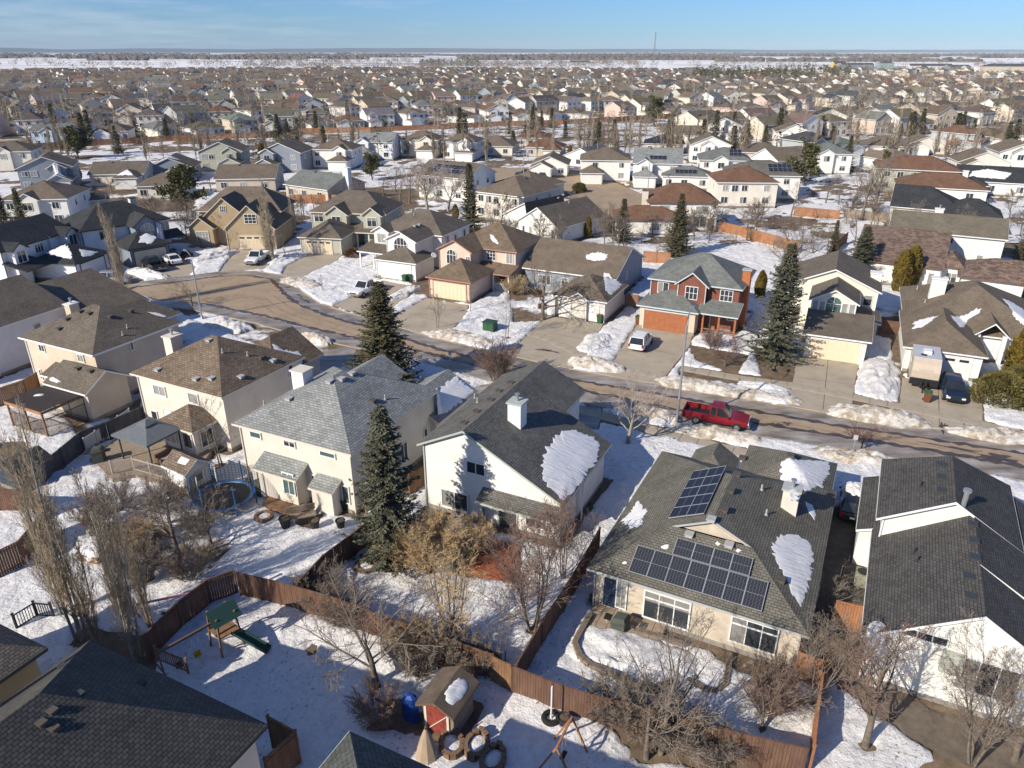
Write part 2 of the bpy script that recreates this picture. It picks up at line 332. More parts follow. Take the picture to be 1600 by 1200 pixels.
# ------------------------------------------------------------------ houses
WINMESH = {}; BLIND = simple('window_blind', (.24, .23, .21), .5, .1, 4, spec=.5)
def win_meshes(w_, h_, cols, gm, fm, arch=False, rows=1, bar=0):
    vr = RNG.randrange(4) if not arch and gm is GLASS else 0; key = (round(w_, 1), round(h_, 1), cols, gm.name, fm.name, arch, rows, bar, vr)
    if key in WINMESH: return WINMESH[key]
    w_, h_ = max(.3, key[0]), max(.3, key[1]); g = MB(); f = MB(); t = 0.07 if w_ < 2.5 else 0.09
    if not arch:
        g.box((0, -0.02, h_ / 2), (w_, 0.03, h_))
        for sx in (-1, 1): f.box((sx * w_ / 2, -0.035, h_ / 2), (t, 0.09, h_ + t))
        f.box((0, -0.035, 0), (w_ - t, 0.09, t)); f.box((0, -0.035, h_), (w_ - t, 0.09, t))
    else:
        n = 10; hr = w_ / 2; zb = h_ - hr
        pts = [(-w_ / 2, 0), (w_ / 2, 0)] + [(hr * math.cos(math.pi * k / n), zb + hr * math.sin(math.pi * k / n)) for k in range(n + 1)]
        g.face([(x, -0.03, z) for x, z in pts])
        m = len(pts)
        for i in range(m):
            (x0, z0), (x1, z1) = pts[i], pts[(i + 1) % m]; f.bar((x0, -0.04, z0), (x1, -0.04, z1), 0.08, t)
        f.box((0, -0.04, zb), (w_ - t, 0.07, 0.06))
    for k in range(1, cols): f.box((-w_ / 2 + w_ * k / cols, -0.035, h_ / 2), (0.055, 0.07, h_ - t))
    for k in range(1, rows): f.box((0, -0.033, h_ * k / rows), (w_ - t, 0.06, 0.045))
    if vr == 1: g.box((-w_ / 2 + w_ / cols / 2, -.022, h_ / 2), (w_ / cols - .08, .03, h_ - .08), 1)
    if vr == 2: g.box((0, -.022, h_ * .8), (w_ - .08, .03, h_ * .36), 1)
    if bar: f.box((0, -0.034, h_ * bar), (w_, 0.075, 0.085))
    WINMESH[key] = (g.mesh('window', [gm, BLIND] if vr in (1, 2) else gm), f.mesh('window_frame', fm)); return WINMESH[key]
GDOOR = {}
def garage_mesh(w_, h_, m, lights=False):
    key = (round(w_, 1), round(h_, 1), m.name, lights)
    if key in GDOOR: return GDOOR[key]
    b = MB(); b.box((0, -0.01, h_ / 2), (w_, 0.04, h_)); rows = 4; cols = max(2, int(round(w_ / 0.62)))
    for r in range(rows):
        for c in range(cols):
            if lights and r == 3: continue
            b.box((-w_ / 2 + w_ * (c + .5) / cols, -0.04, h_ * (r + .5) / rows), (w_ / cols - 0.12, 0.03, h_ / rows - 0.12))
    mats = [m]
    if lights:
        mats = [m, GLASS]
        n = max(2, int(round(w_ / 1.15)))
        for c in range(n): b.box((-w_ / 2 + w_ * (c + .5) / n, -0.045, h_ * 0.865), (w_ / n - 0.4, 0.03, 0.26), 1)
    GDOOR[key] = b.mesh('garage_door', mats); return GDOOR[key]
VENT = {}
def vent_mesh(m):
    if m.name not in VENT:
        b = MB(); b.box((0, 0, 0.09), (0.42, 0.42, 0.18)); b.box((0, -0.02, 0.205), (0.5, 0.52, 0.05)); VENT[m.name] = b.mesh('roof_vent', m)
    return VENT[m.name]
PIPE = {}
def pipe_mesh(m):
    if m.name not in PIPE:
        b = MB(); b.cyl((0, 0, -.1), 0.06, 0.5, 8); b.cyl((0, 0, 0.0), 0.12, 0.05, 8); PIPE[m.name] = b.mesh('vent_pipe', m)
    return PIPE[m.name]
def _panel():
    b = MB(); b.box((0, 0, 0), (1.0, 1.72, 0.04)); m, t, bs = newmat('solar_cell'); bs.inputs['Roughness'].default_value = 0.4; bs.inputs['Specular IOR Level'].default_value = 0.15
    tcn = t.nodes.new('ShaderNodeTexCoord'); br = t.nodes.new('ShaderNodeTexBrick'); br.offset = 0.0; br.inputs['Scale'].default_value = 1
    br.inputs['Brick Width'].default_value = 0.158; br.inputs['Row Height'].default_value = 0.08; br.inputs['Mortar Size'].default_value = 0.008
    br.inputs['Color1'].default_value = (0.008, 0.009, 0.016, 1); br.inputs['Color2'].default_value = (0.012, 0.013, 0.022, 1); br.inputs['Mortar'].default_value = (0.14, 0.15, 0.17, 1)
    t.links.new(tcn.outputs['Object'], br.inputs['Vector']); t.links.new(br.outputs['Color'], bs.inputs['Base Color'])
    f = MB(); q = 0.03
    for sx in (-1, 1): f.box((sx * 0.5, 0, 0.006), (q, 1.75, 0.06))
    for sy in (-1, 1): f.box((0, sy * 0.86, 0.006), (1.0 - q, q, 0.06))
    f.box((0, 0, 0.021), (1.0 - q, 0.02, 0.006))
    d = MB(); d.box((0, 0, 0), (1.0, 1.72, 0.04)); mdk = simple('dark_solar_cell', (0.020, 0.022, 0.034), 0.35, 0.1, spec=0.2)
    return b.mesh('solar_panel', m), f.mesh('panel_frame', simple('aluminium_frame', (0.45, 0.46, 0.48), 0.4, 0.05, metal=0.4)), d.mesh('plain_solar_panel', mdk)
SPANEL, SFRAME, SPLAIN = _panel()

class House:
    def __init__(s, label, x, y, ang, roof, wall, trim=None, group='houses of the subdivision', cat='house', name='house', z=0.0):
        s.ox, s.oy, s.ang = x, y, R(ang); s.ca, s.sa = math.cos(s.ang), math.sin(s.ang); s.oz = z
        s.roof, s.wallm, s.trim = roof, wall, trim or WHITE
        s.root = thing(name, label, cat, (x, y, z), s.ang, group)
        s.W = MB(); s.Rf = MB(); s.F = MB(); s.hf = []; s.walls2 = {}; s.D = MB(); s.drops = []; s.vs = 1.0
    def w(s, x, y, z=0): return Vector((s.ox + x * s.ca - y * s.sa, s.oy + x * s.sa + y * s.ca, z + s.oz))
    def l(s, X, Y): dx, dy = X - s.ox, Y - s.oy; return (dx * s.ca + dy * s.sa, -dx * s.sa + dy * s.ca)
    def wallmb(s, m):
        if m is None: return s.W
        return s.walls2.setdefault(m.name, (MB(), m))[0]
    def _roofpoly(s, pts, ud, fas):
        """pts 3D local; ud = eave direction (2D unit) for uv; fas = list of bools per edge for fascia"""
        p = [Vector(q) for q in pts]
        nrm = None
        for i in range(2, len(p)):
            nrm = (p[1] - p[0]).cross(p[i] - p[0])
            if nrm.length > 1e-6: break
        if nrm.z < 0: p.reverse(); fas = list(reversed(fas[:-1])) + [fas[-1]]; nrm = -nrm
        nrm.normalize(); U = Vector((ud[0], ud[1], 0)); V = nrm.cross(U)
        s.Rf.face(p, 0, [(q.dot(U), q.dot(V)) for q in p])
        dn = Vector((0, 0, 0.17)); s.F.face([q - dn for q in reversed(p)])
        for i, f in enumerate(fas):
            if f:
                a, b = p[i], p[(i + 1) % len(p)]; o_ = (b - a).cross(Vector((0, 0, 1))).normalized() * 0.025; up = Vector((0, 0, .015))
                s.F.face([a + o_ - up, a + o_ - dn, b + o_ - dn, b + o_ - up]); s.F.face([a - up, a + o_ - up, b + o_ - up, b - up]); s.F.face([a - dn, b - dn, b + o_ - dn, a + o_ - dn])
    def block(s, X0, X1, Y0, Y1, ze, zr, axis='y', ends='hh', r=None, ze2=None, hl=None, ov=0.4, zb=0.0, wall=None, walls=True, dt=0.6, skip=''):
        """gable / hip / dutch-gable block over an eave rectangle, local metres. axis: ridge direction. ends at low and high side of that axis"""
        if axis == 'x': A0, A1, B0, B1 = Y0, Y1, X0, X1
        else: A0, A1, B0, B1 = X0, X1, Y0, Y1           # A across the ridge, B along it
        def P(a, b, z): return (a, b, z) if axis == 'y' else (b, a, z)
        r = (A0 + A1) / 2 if r is None else r; z0 = ze; z1 = ze if ze2 is None else ze2
        half = (A1 - A0) / 2; h = [0, 0]
        for i in (0, 1):
            if ends[i] == 'h': h[i] = (half if hl is None else hl)
            if ends[i] == 'd': h[i] = (half if hl is None else hl)
        tot = B1 - B0
        hh = [h[i] if ends[i] == 'h' else (h[i] * dt if ends[i] == 'd' else 0) for i in (0, 1)]
        if hh[0] + hh[1] > tot - 0.05:
            k = (tot - 0.05) / (hh[0] + hh[1]); hh = [q * k for q in hh]; h = [q * k for q in h]
        R0, R1 = P(r, B0 + hh[0], zr), P(r, B1 - hh[1], zr)
        ax = (0, 1) if axis == 'y' else (1, 0); cx = (1, 0) if axis == 'y' else (0, 1)
        c00, c10, c11, c01 = P(A0, B0, z0), P(A1, B0, z1), P(A1, B1, z1), P(A0, B1, z0)
        lowA, highA = [c00], [c10]; fl0, fl1 = [], []
        q = {}
        for i, b in ((0, B0), (1, B1)):
            if ends[i] == 'd':
                bb = b + (hh[0] if i == 0 else -hh[1])
                q[i] = (P(A0 + (r - A0) * dt, bb, z0 + (zr - z0) * dt), P(A1 + (r - A1) * dt, bb, z1 + (zr - z1) * dt))
        for side, (ca_, cb_, rr) in enumerate(((c00, c01, 0), (c10, c11, 1))):
            pts = [ca_]; fas = []
            if 0 in q: pts.append(q[0][side]); fas += [False, True]
            else: fas.append(ends[0] == 'g')
            pts.append(R0)
            if (Vector(R0) - Vector(R1)).length > 0.06: pts.append(R1); fas.append(False)
            if 1 in q: pts.append(q[1][side]); fas += [True, False]
            else: fas.append(ends[1] == 'g')
            pts.append(cb_); fas.append(True)
            if 'ab'[side] not in skip: s._roofpoly(pts, ax, fas)
        for i, (ca_, cb_, rr) in enumerate(((c00, c10, R0), (c01, c11, R1))):
            if ends[i] == 'h': s._roofpoly([ca_, cb_, rr], cx, [True, False, False])
            if ends[i] == 'd':
                s._roofpoly([ca_, cb_, q[i][1], q[i][0]], cx, [True, False, False, False])
                off = Vector(P(0, 0.28 if i == 0 else -0.28, 0)); s.W.face([Vector(q[i][0]) + off - Vector((0, 0, .1)), Vector(q[i][1]) + off - Vector((0, 0, .1)), Vector(rr) + off - Vector((0, 0, .06))])
        def hfun(x, y):
            a, b = (x, y) if axis == 'y' else (y, x)
            if a < A0 or a > A1 or b < B0 or b > B1: return -9
            z = z0 + (zr - z0) * (a - A0) / (r - A0) if a <= r else z1 + (zr - z1) * (A1 - a) / (A1 - r)
            for i, t in ((0, b - B0), (1, B1 - b)):
                if ends[i] == 'h' or (ends[i] == 'd' and t < hh[i]): z = min(z, min(z0, z1) + (zr - min(z0, z1)) * t / max(h[i], .01))
            return z
        s.hf.append(hfun)
        if walls:
            W = s.wallmb(wall); og = [ov if ends[i] != 'g' else 0.3 for i in (0, 1)]
            a0, a1, b0, b1 = A0 + ov, A1 - ov, B0 + og[0], B1 - og[1]
            za = z0 + (zr - z0) * ov / (r - A0) - .06; zc_ = z1 + (zr - z1) * ov / (A1 - r) - .06
            W.face([P(a0, b1, zb), P(a0, b0, zb), P(a0, b0, za), P(a0, b1, za)]); W.face([P(a1, b0, zb), P(a1, b1, zb), P(a1, b1, zc_), P(a1, b0, zc_)])
            if zb == 0:
                q0, q1 = P(a0, b0, 0), P(a1, b1, 0); x0_, x1_, y0_, y1_ = min(q0[0], q1[0]) - .015, max(q0[0], q1[0]) + .015, min(q0[1], q1[1]) - .015, max(q0[1], q1[1]) + .015
                FOOT.append([tuple(s.w(xa_, ya_))[:2] for xa_, ya_ in ((x0_ - .5, y0_ - .5), (x1_ + .5, y0_ - .5), (x1_ + .5, y1_ + .5), (x0_ - .5, y1_ + .5))]); s.D.box(((x0_ + x1_) / 2, (y0_ + y1_) / 2, .14), (x1_ - x0_, y1_ - y0_, .36))
                if ze > 2.5: s.drops.append((a0, b0, za, P)); s.drops.append((a1, b0, zc_, P))
            for i, b in ((0, b0), (1, b1)):
                pts = [P(a0, b, zb), P(a1, b, zb), P(a1, b, zc_)]
                if ends[i] == 'g': pts.append(P(r, b, zr - .06))
                pts.append(P(a0, b, za)); W.face(pts)
        return s
    def shed(s, X0, X1, Y0, Y1, zlo, zhi, side, ov=0.3, zb=0.0, wall=None, walls=True, rake=True):
        """lean-to roof falling towards side f (low y), b, l (low x) or r"""
        lo = {'f': ((X0, Y0), (X1, Y0)), 'b': ((X1, Y1), (X0, Y1)), 'l': ((X0, Y1), (X0, Y0)), 'r': ((X1, Y0), (X1, Y1))}[side]
        hi = {'f': ((X1, Y1), (X0, Y1)), 'b': ((X0, Y0), (X1, Y0)), 'l': ((X1, Y0), (X1, Y1)), 'r': ((X0, Y1), (X0, Y0))}[side]
        pts = [(*lo[0], zlo), (*lo[1], zlo), (*hi[0], zhi), (*hi[1], zhi)]
        s._roofpoly(pts, (1, 0) if side in 'fb' else (0, 1), [True, rake is True, False, bool(rake)])
        def hfun(x, y):
            if not (X0 <= x <= X1 and Y0 <= y <= Y1): return -9
            t = {'f': (y - Y0) / (Y1 - Y0), 'b': (Y1 - y) / (Y1 - Y0), 'l': (x - X0) / (X1 - X0), 'r': (X1 - x) / (X1 - X0)}[side]
            return zlo + (zhi - zlo) * t
        s.hf.append(hfun)
        if walls:
            x0, x1, y0, y1 = X0, X1, Y0, Y1
            if side == 'f': x0 += ov; x1 -= ov; y0 += ov
            if side == 'b': x0 += ov; x1 -= ov; y1 -= ov
            if side == 'l': x0 += ov; y0 += ov; y1 -= ov
            if side == 'r': x1 -= ov; y0 += ov; y1 -= ov
            W = s.wallmb(wall); c = [(x0, y0), (x1, y0), (x1, y1), (x0, y1)]
            for i in range(4):
                a, b = c[i], c[(i + 1) % 4]
                W.face([(*a, zb), (*b, zb), (*b, hfun(*b) - .06), (*a, hfun(*a) - .06)])
        return s
    def roofz(s, x, y): return max([f(x, y) for f in s.hf] + [-9])
    def hit(s, px, py, zmax=12):
        """where the line of sight of a surveyed point meets this roof (local x, y, z)"""
        d = ray(px, py); z = zmax
        while z > 0:
            X, Y = G(px, py, z); x, y = s.l(X, Y)
            if s.roofz(x, y) >= z: return x, y, s.roofz(x, y)
            z -= 0.02
        X, Y = G(px, py, 3); return (*s.l(X, Y), 3)
    def onwall(s, side, plane, px, py):
        """surveyed point on a wall plane -> (along, z)"""
        d = ray(px, py); n = (0, 1) if side in 'fb' else (1, 0)
        dl = (d[0] * s.ca + d[1] * s.sa, -d[0] * s.sa + d[1] * s.ca); o = s.l(0, 0); k = 1 if side in 'fb' else 0
        t = (plane - o[k]) / dl[k]
        return o[1 - k] + dl[1 - k] * t, CAM_H + d[2] * t - s.oz
    def _face(s, side, plane, a):
        return {'f': ((a, plane - .02), 0), 'b': ((a, plane + .02), math.pi), 'l': ((plane - .02, a), -math.pi / 2), 'r': ((plane + .02, a), math.pi / 2)}[side]
    def window(s, side, plane, a, z, w_, h_, cols=2, gm=None, fm=None, arch=False, rows=1, bar=0):
        g, f = win_meshes(w_, h_, cols, gm or (GLASS if RNG.random() < .8 else GLASSC), fm or WHITE, arch, rows, bar)
        (x, y), rz = s._face(side, plane, a); o = put('window', g, s.root, (x, y, z), rz); put('window_frame', f, o); return o
    def wpx(s, side, plane, tl, br, cols=2, **k):
        a0, z1 = s.onwall(side, plane, *tl); a1, z0 = s.onwall(side, plane, *br)
        return s.window(side, plane, (a0 + a1) / 2, z0, abs(a1 - a0), max(.3, z1 - z0), cols, **k)
    def garage(s, side, plane, a, w_=4.9, h_=2.15, m=None, lights=False):
        (x, y), rz = s._face(side, plane, a); o = put('garage_door', garage_mesh(w_, h_, m or CREAMT, lights), s.root, (x, y, 0.05), rz)
        f = MB()
        for sx in (-1, 1): f.box((sx * (w_ / 2 + .07), -.02, h_ / 2 + .05), (.12, .1, h_ + .2))
        f.box((0, -.02, h_ + .1), (w_, .1, .14)); put('door_frame', f.mesh('door_frame', s.trim), o); return o
    def door(s, side, plane, a, m=None, w_=0.95, h_=2.05, z=0.2):
        b = MB(); b.box((0, 0, h_ / 2), (w_, .06, h_)); b.box((0, -.035, h_ * .72), (w_ * .6, .03, h_ * .36)); b.box((0, -.035, h_ * .25), (w_ * .6, .03, h_ * .3))
        f = MB()
        for sx in (-1, 1): f.box((sx * (w_ / 2 + .05), -.01, h_ / 2), (.1, .1, h_ + .1))
        f.box((0, -.01, h_ + .05), (w_, .1, .1))
        (x, y), rz = s._face(side, plane, a); o = put('door', b.mesh('door', m or BROWNT), s.root, (x, y, z), rz); put('door_frame', f.mesh('door_frame', s.trim), o)
        k = MB(); k.cyl((w_ * .4, -.1, h_ * .48), .03, .06, 6); put('handle', k.mesh('handle', METAL), o); return o
    def chimney(s, x, y, w_=0.9, d_=0.9, above=1.3, m=None, flue=True, zbase=None, capm=None):
        z = s.roofz(x, y); zb = (z - 1.2) if zbase is None else zbase; top = max(s.roofz(x + dx * w_ / 2, y + dy * d_ / 2) for dx in (-1, 1) for dy in (-1, 1)); top = max(top, z, 2.5) + above
        b = MB(); b.box((0, 0, (top - zb) / 2), (w_, d_, top - zb)); c = MB(); c.box((0, 0, top - zb + .06), (w_ + .2, d_ + .2, .12))
        o = put('chimney', b.mesh('chimney', m or WHITE), s.root, (x, y, zb)); put('chimney_cap', c.mesh('chimney_cap', capm or s.trim), o)
        if flue:
            f = MB(); f.cyl((0, 0, top - zb + .1), .11, .5, 10); f.cyl((0, 0, top - zb + .6), .18, .06, 10); put('flue', f.mesh('flue', METAL), o)
        return o
    def vent(s, px, py, m=None):
        x, y, z = s.hit(px, py); put('roof_vent', vent_mesh(m or VENTM), s.root, (x, y, z - .03), scale=(s.vs, s.vs, s.vs))
    def vents(s, pts, m=None):
        for p in pts: s.vent(*p, m)
    def pipe(s, px, py, m=None):
        x, y, z = s.hit(px, py); put('vent_pipe', pipe_mesh(m or VENTG), s.root, (x, y, z))
    def slope(s, x, y):
        e = .05; return (s.roofz(x + e, y) - s.roofz(x - e, y)) / (2 * e), (s.roofz(x, y + e) - s.roofz(x, y - e)) / (2 * e)
    def solar(s, x0, y0, nu, nv, u=(1, 0), v=(0, 1), pw=1.02, ph=1.75, plain=False, land=False):
        """panels in rows; u, v local plan directions along and up the slope, from plan corner x0, y0"""
        U, V = Vector((*u, 0)), Vector((*v, 0)); mid = Vector((x0, y0, 0)) + U * (nu * pw / 2) + V * (nv * ph * .45)
        gx, gy = s.slope(mid.x, mid.y); nrm = Vector((-gx, -gy, 1)).normalized(); Uw = (U - nrm * U.dot(nrm)).normalized(); Vw = nrm.cross(Uw)
        if Vw.dot(V) < 0: Vw = -Vw; 
        o0 = Vector((x0, y0, s.roofz(mid.x, mid.y) + gx * (x0 - mid.x) + gy * (y0 - mid.y))) + nrm * 0.14
        for i in range(nu):
            for j in range(nv):
                c = o0 + Uw * ((i + .5) * pw) + Vw * ((j + .5) * ph)
                A, B = (Uw, Vw) if not land else (Vw, -Uw if Vw.cross(-Uw).dot(nrm) > 0 else Uw)
                if A.cross(B).dot(nrm) < 0: B = -B
                M = Matrix((A, B, nrm)).transposed()
                o = put('solar_panel', SPLAIN if plain else SPANEL, s.root, c, rot=M.to_euler(), scale=(pw * .985, ph * .985 / 1.75, 1)); put('panel_frame', SFRAME, o)
    def done(s, near=False):
        put('wall', s.W.mesh('wall', s.wallm), s.root)
        for mb, m in s.walls2.values(): put('wall', mb.mesh('wall', m), s.root)
        if s.D.v: put('foundation', s.D.mesh('foundation', FOUND), s.root)
        if near:
            for a, b, z, P in s.drops[:4]:
                m = MB(); q = P(a, b, 0); m.box((q[0], q[1] - .05, z / 2), (.09, .09, z - .1)); put('downspout', m.mesh('downspout', s.trim), s.root)
        put('roof', s.Rf.mesh('roof', s.roof), s.root); put('fascia', s.F.mesh('fascia', s.trim), s.root)
        return s
def roof_snow(h, pts, label, group='snow patches left on roofs', thick=0.13, seed=0, local=False):
    """a melting sheet of snow lying on the roof of house h; outline = surveyed points on that roof"""
    rng = random.Random(seed + 11); thick = thick * .36; P = [Vector(h.hit(*p)[:2]) if not local else Vector(p) for p in pts]
    c = sum(P, Vector((0, 0))) / len(P); n = len(P); ring = []
    for i in range(n):
        a, b = P[i], P[(i + 1) % n]; k = max(2, int((b - a).length / 0.16))
        for j in range(k):
            q = a.lerp(b, j / k); d = (q - c); ring.append(c + d + d.normalized() * (rng.uniform(-.26, .10) if d.length > .8 else rng.uniform(-.04, .04)))
    rr = [1.0, 0.985, 0.94, 0.86, 0.75, 0.6, 0.4, 0.2]; hh_ = [0.0, .12, .32, .6, .9, 1.15, 1.2, 1.2]; mb = MB(); m = len(ring)
    def z_(q, i):
        # the local roof plane, never falling through at an edge
        return max(h.roofz(q.x, q.y), h.roofz(q.x * .98 + c.x * .02, q.y * .98 + c.y * .02))
    for k, (t, hz) in enumerate(zip(rr, hh_)):
        for q in ring:
            v = c + (q - c) * t; wv = h.w(v.x, v.y); mb.v.append((wv.x, wv.y, z_(v, k) + 0.01 + thick * hz * (0.75 + .5 * float(fbm(np.array(v.x * 1.1), np.array(v.y * 1.1), 3)))))
    wc = h.w(c.x, c.y); mb.v.append((wc.x, wc.y, z_(c, 0) + thick)); L = len(rr)
    for k in range(L - 1):
        for i in range(m): mb.f.append((k * m + i, k * m + (i + 1) % m, (k + 1) * m + (i + 1) % m, (k + 1) * m + i))
    for i in range(m): mb.f.append(((L - 1) * m + i, (L - 1) * m + (i + 1) % m, L * m))
    mb.m = [0] * len(mb.f)
    o = put('snow_patch', mb.mesh('snow_patch', ROOFSNOW, True)); tag(o, label, 'snow patch', group); return o
# ------------------------------------------------------------------ the setting: ground, fields, hills, roads, snow
def struct(name, me, loc=(0, 0, 0)):
    o = put(name, me, None, loc); o['kind'] = 'structure'; return o
def ground_material():
    m, t, b = newmat('ground_late_winter'); b.inputs['Roughness'].default_value = 0.9; b.inputs['Specular IOR Level'].default_value = 0.2
    def nd(k, **kw):
        n = t.nodes.new(k)
        for a, v in kw.items(): n.inputs[a].default_value = v
        return n
    tcn = nd('ShaderNodeTexCoord'); L = t.links.new
    def noise(scale, detail=6, rough=0.6, stretch=None):
        n = nd('ShaderNodeTexNoise', Scale=scale, Detail=detail, Roughness=rough); src = tcn.outputs['Object']
        if stretch: mp = nd('ShaderNodeMapping'); mp.inputs['Scale'].default_value = stretch; L(src, mp.inputs[0]); src = mp.outputs[0]
        L(src, n.inputs['Vector']); return n.outputs['Fac']
    def rng_(src, a, b_, c=0, d=1):
        n = nd('ShaderNodeMapRange'); L(src, n.inputs['Value'])
        for k, v in (('From Min', a), ('From Max', b_), ('To Min', c), ('To Max', d)): n.inputs[k].default_value = v
        return n.outputs[0]
    def mix(f, a, b_):
        n = nd('ShaderNodeMix'); n.data_type = 'RGBA'; L(f, n.inputs[0])
        for i, v in ((6, a), (7, b_)):
            if isinstance(v, tuple): n.inputs[i].default_value = rgba(v)
            else: L(v, n.inputs[i])
        return n.outputs[2]
    soil = mix(rng_(noise(0.9, 9, .65), .3, .7), (0.085, 0.06, 0.04), (0.235, 0.175, 0.115))
    town = mix(rng_(noise(0.085, 7, .62), .55, .60), soil, (0.80, 0.80, 0.81))
    # open fields: bright snow with stubble strips and ploughed dark patches
    stub = mix(rng_(noise(0.004, 5, .5, (0.5, 2.4, 1)), .36, .46), (0.30, 0.24, 0.17), (0.82, 0.82, 0.83))
    wood = mix(rng_(noise(0.0014, 7, .62, (1.0, 3.0, 1)), .52, .56), stub, (0.075, 0.06, 0.05))
    sp_ = nd('ShaderNodeSeparateXYZ'); L(tcn.outputs['Object'], sp_.inputs[0])
    add = nd('ShaderNodeMath'); add.operation = 'MULTIPLY_ADD'; L(sp_.outputs[0], add.inputs[0]); add.inputs[1].default_value = -0.05; L(sp_.outputs[1], add.inputs[2])
    nz = nd('ShaderNodeMath'); nz.operation = 'MULTIPLY_ADD'; L(noise(0.006, 4), nz.inputs[0]); nz.inputs[1].default_value = 400; L(add.outputs[0], nz.inputs[2])
    field = rng_(nz.outputs[0], 1430, 1450)
    far = rng_(nz.outputs[0], 3600, 3900)
    c = mix(field, town, stub); c = mix(far, c, wood)
    L(c, b.inputs['Base Color'])
    bp = nd('ShaderNodeBump', Strength=0.4, Distance=0.08); L(noise(1.5, 8, .7), bp.inputs['Height']); L(bp.outputs[0], b.inputs['Normal'])
    return m
g = MB(); S_ = 26000
g.face([(-S_, -400, 0), (S_, -400, 0), (S_, S_, 0), (-S_, S_, 0)])
struct('ground', g.mesh('ground', ground_material()))
# low wooded hills on the skyline
def hills(name, Y0, Y1, z, seed, x0, x1, col, step=140):
    rs = np.random.RandomState(seed); mb = MB(); xs = np.arange(x0, x1, step); prof = z * (1.0 - .35 / (1 + np.exp(-xs / 2500.0))) * (0.35 + 0.65 * fbm(xs / 2600.0 + seed, xs * 0 + seed * 3.1, 4)) + rs.rand(len(xs)) * z * .05
    for i in range(len(xs) - 1):
        a, b = xs[i], xs[i + 1]; za, zb = prof[i], prof[i + 1]; ym = (Y0 + Y1) / 2
        mb.face([(a, Y0, -1), (b, Y0, -1), (b, ym, zb), (a, ym, za)]); mb.face([(a, ym, za), (b, ym, zb), (b, Y1, -1), (a, Y1, -1)])
    struct(name, mb.mesh(name, simple(name + '_forest', col, 0.95, 0.3, 0.002)))
hills('hills', 13000, 17000, 105, 3, -16000, 16000, (0.06, 0.065, 0.065))
# ---- roads
def sheet(name, px, mat, z, sub=1.2, jit=0.0, seed=1, world=None, kind='structure'):
    P = [Vector((*q, 0)) for q in (world or [G(*p) for p in px])]; rng = random.Random(seed); ring = []
    for i in range(len(P)):
        a, b = P[i], P[(i + 1) % len(P)]; k = max(1, int((b - a).length / sub)) if jit else 1
        for j in range(k):
            q = a.lerp(b, j / k); ring.append((q.x + rng.uniform(-jit, jit), q.y + rng.uniform(-jit, jit), z))
    mb = MB(); mb.face(ring); o = put(name, mb.mesh(name, mat)); o['kind'] = kind; return o
FAR_KERB = [(1700, 710), (1600, 691), (1450, 668), (1300, 647), (1200, 630), (1060, 606), (900, 579), (800, 557), (700, 534), (640, 517), (600, 504), (540, 488), (495, 472), (470, 455), (456, 440), (446, 431), (400, 424), (345, 425), (300, 431), (255, 437), (205, 442), (165, 455)]
NEAR_KERB = [(200, 476), (250, 478), (300, 484), (340, 492), (400, 505), (460, 522), (540, 540), (640, 562), (760, 594), (880, 622), (980, 644), (1060, 660), (1200, 684), (1400, 716), (1600, 752), (1700, 772)]
ROADP = FAR_KERB + NEAR_KERB
sheet('road', ROADP, ROADM, 0.006, 1.5, 0.08)
def path_world(px): return [Vector((*G(*p), 0)) for p in px]
def ribbon(name, pts, off0, off1, mat, z, h=0.0, jit=0.0, seed=2, step=1.0):
    """strip along a surveyed line between two sideways offsets (metres, left positive); h>0 makes a solid kerb"""
    P = []; rng = random.Random(seed)
    for i in range(len(pts) - 1):
        k = max(1, int((pts[i + 1] - pts[i]).length / step))
        for j in range(k): P.append(pts[i].lerp(pts[i + 1], j / k))
    P.append(pts[-1]); L_, R_ = [], []
    for i, p in enumerate(P):
        d = (P[min(i + 2, len(P) - 1)] - P[max(i - 2, 0)]).normalized(); n = Vector((-d.y, d.x, 0))
        L_.append(p + n * (off0 + rng.uniform(-jit, jit))); R_.append(p + n * (off1 + rng.uniform(-jit, jit)))
    mb = MB()
    for i in range(len(P) - 1):
        q = [L_[i], L_[i + 1], R_[i + 1], R_[i]]; mb.face([(v.x, v.y, z + h) for v in q])
        if h:
            mb.face([(L_[i].x, L_[i].y, z), (L_[i + 1].x, L_[i + 1].y, z), (L_[i + 1].x, L_[i + 1].y, z + h), (L_[i].x, L_[i].y, z + h)])
            mb.face([(R_[i].x, R_[i].y, z), (R_[i + 1].x, R_[i + 1].y, z), (R_[i + 1].x, R_[i + 1].y, z + h), (R_[i].x, R_[i].y, z + h)])
    o = put(name, mb.mesh(name, mat)); o['kind'] = 'structure'; return o
FK, NK = path_world(FAR_KERB), path_world(NEAR_KERB)
ribbon('kerb', FK, 0.0, -0.18, CONCRETE, -0.02, 0.10)
ribbon('kerb', NK, 0.0, -0.18, CONCRETE, -0.02, 0.10)
ribbon('gutter_ice', FK, 2.2, 0.05, ICE, 0.011, 0, 0.45, 3, 0.8)
ribbon('gutter_ice', NK, 2.4, 0.05, ICE, 0.011, 0, 0.35, 4, 0.8)
ribbon('wet_edge', FK, 2.5, 2.0, WET, 0.015, 0, 0.22, 8, 0.5)
ribbon('wet_edge', NK, 2.75, 2.2, WET, 0.015, 0, 0.22, 9, 0.5)
TRK = ramp_noise('worn_wheel_track', [(0.35, (0.24, 0.18, 0.125)), (0.65, (0.36, 0.27, 0.185))], 0.8, 7, 0.8, 0.1, stretch=(1, 1, 1))
for o_ in (3.6, 4.9, 6.1): ribbon('wheel_track', FK[:-8], o_ + .22, o_ - .1, TRK, 0.0095, 0, 0.07, 10, 1.0)
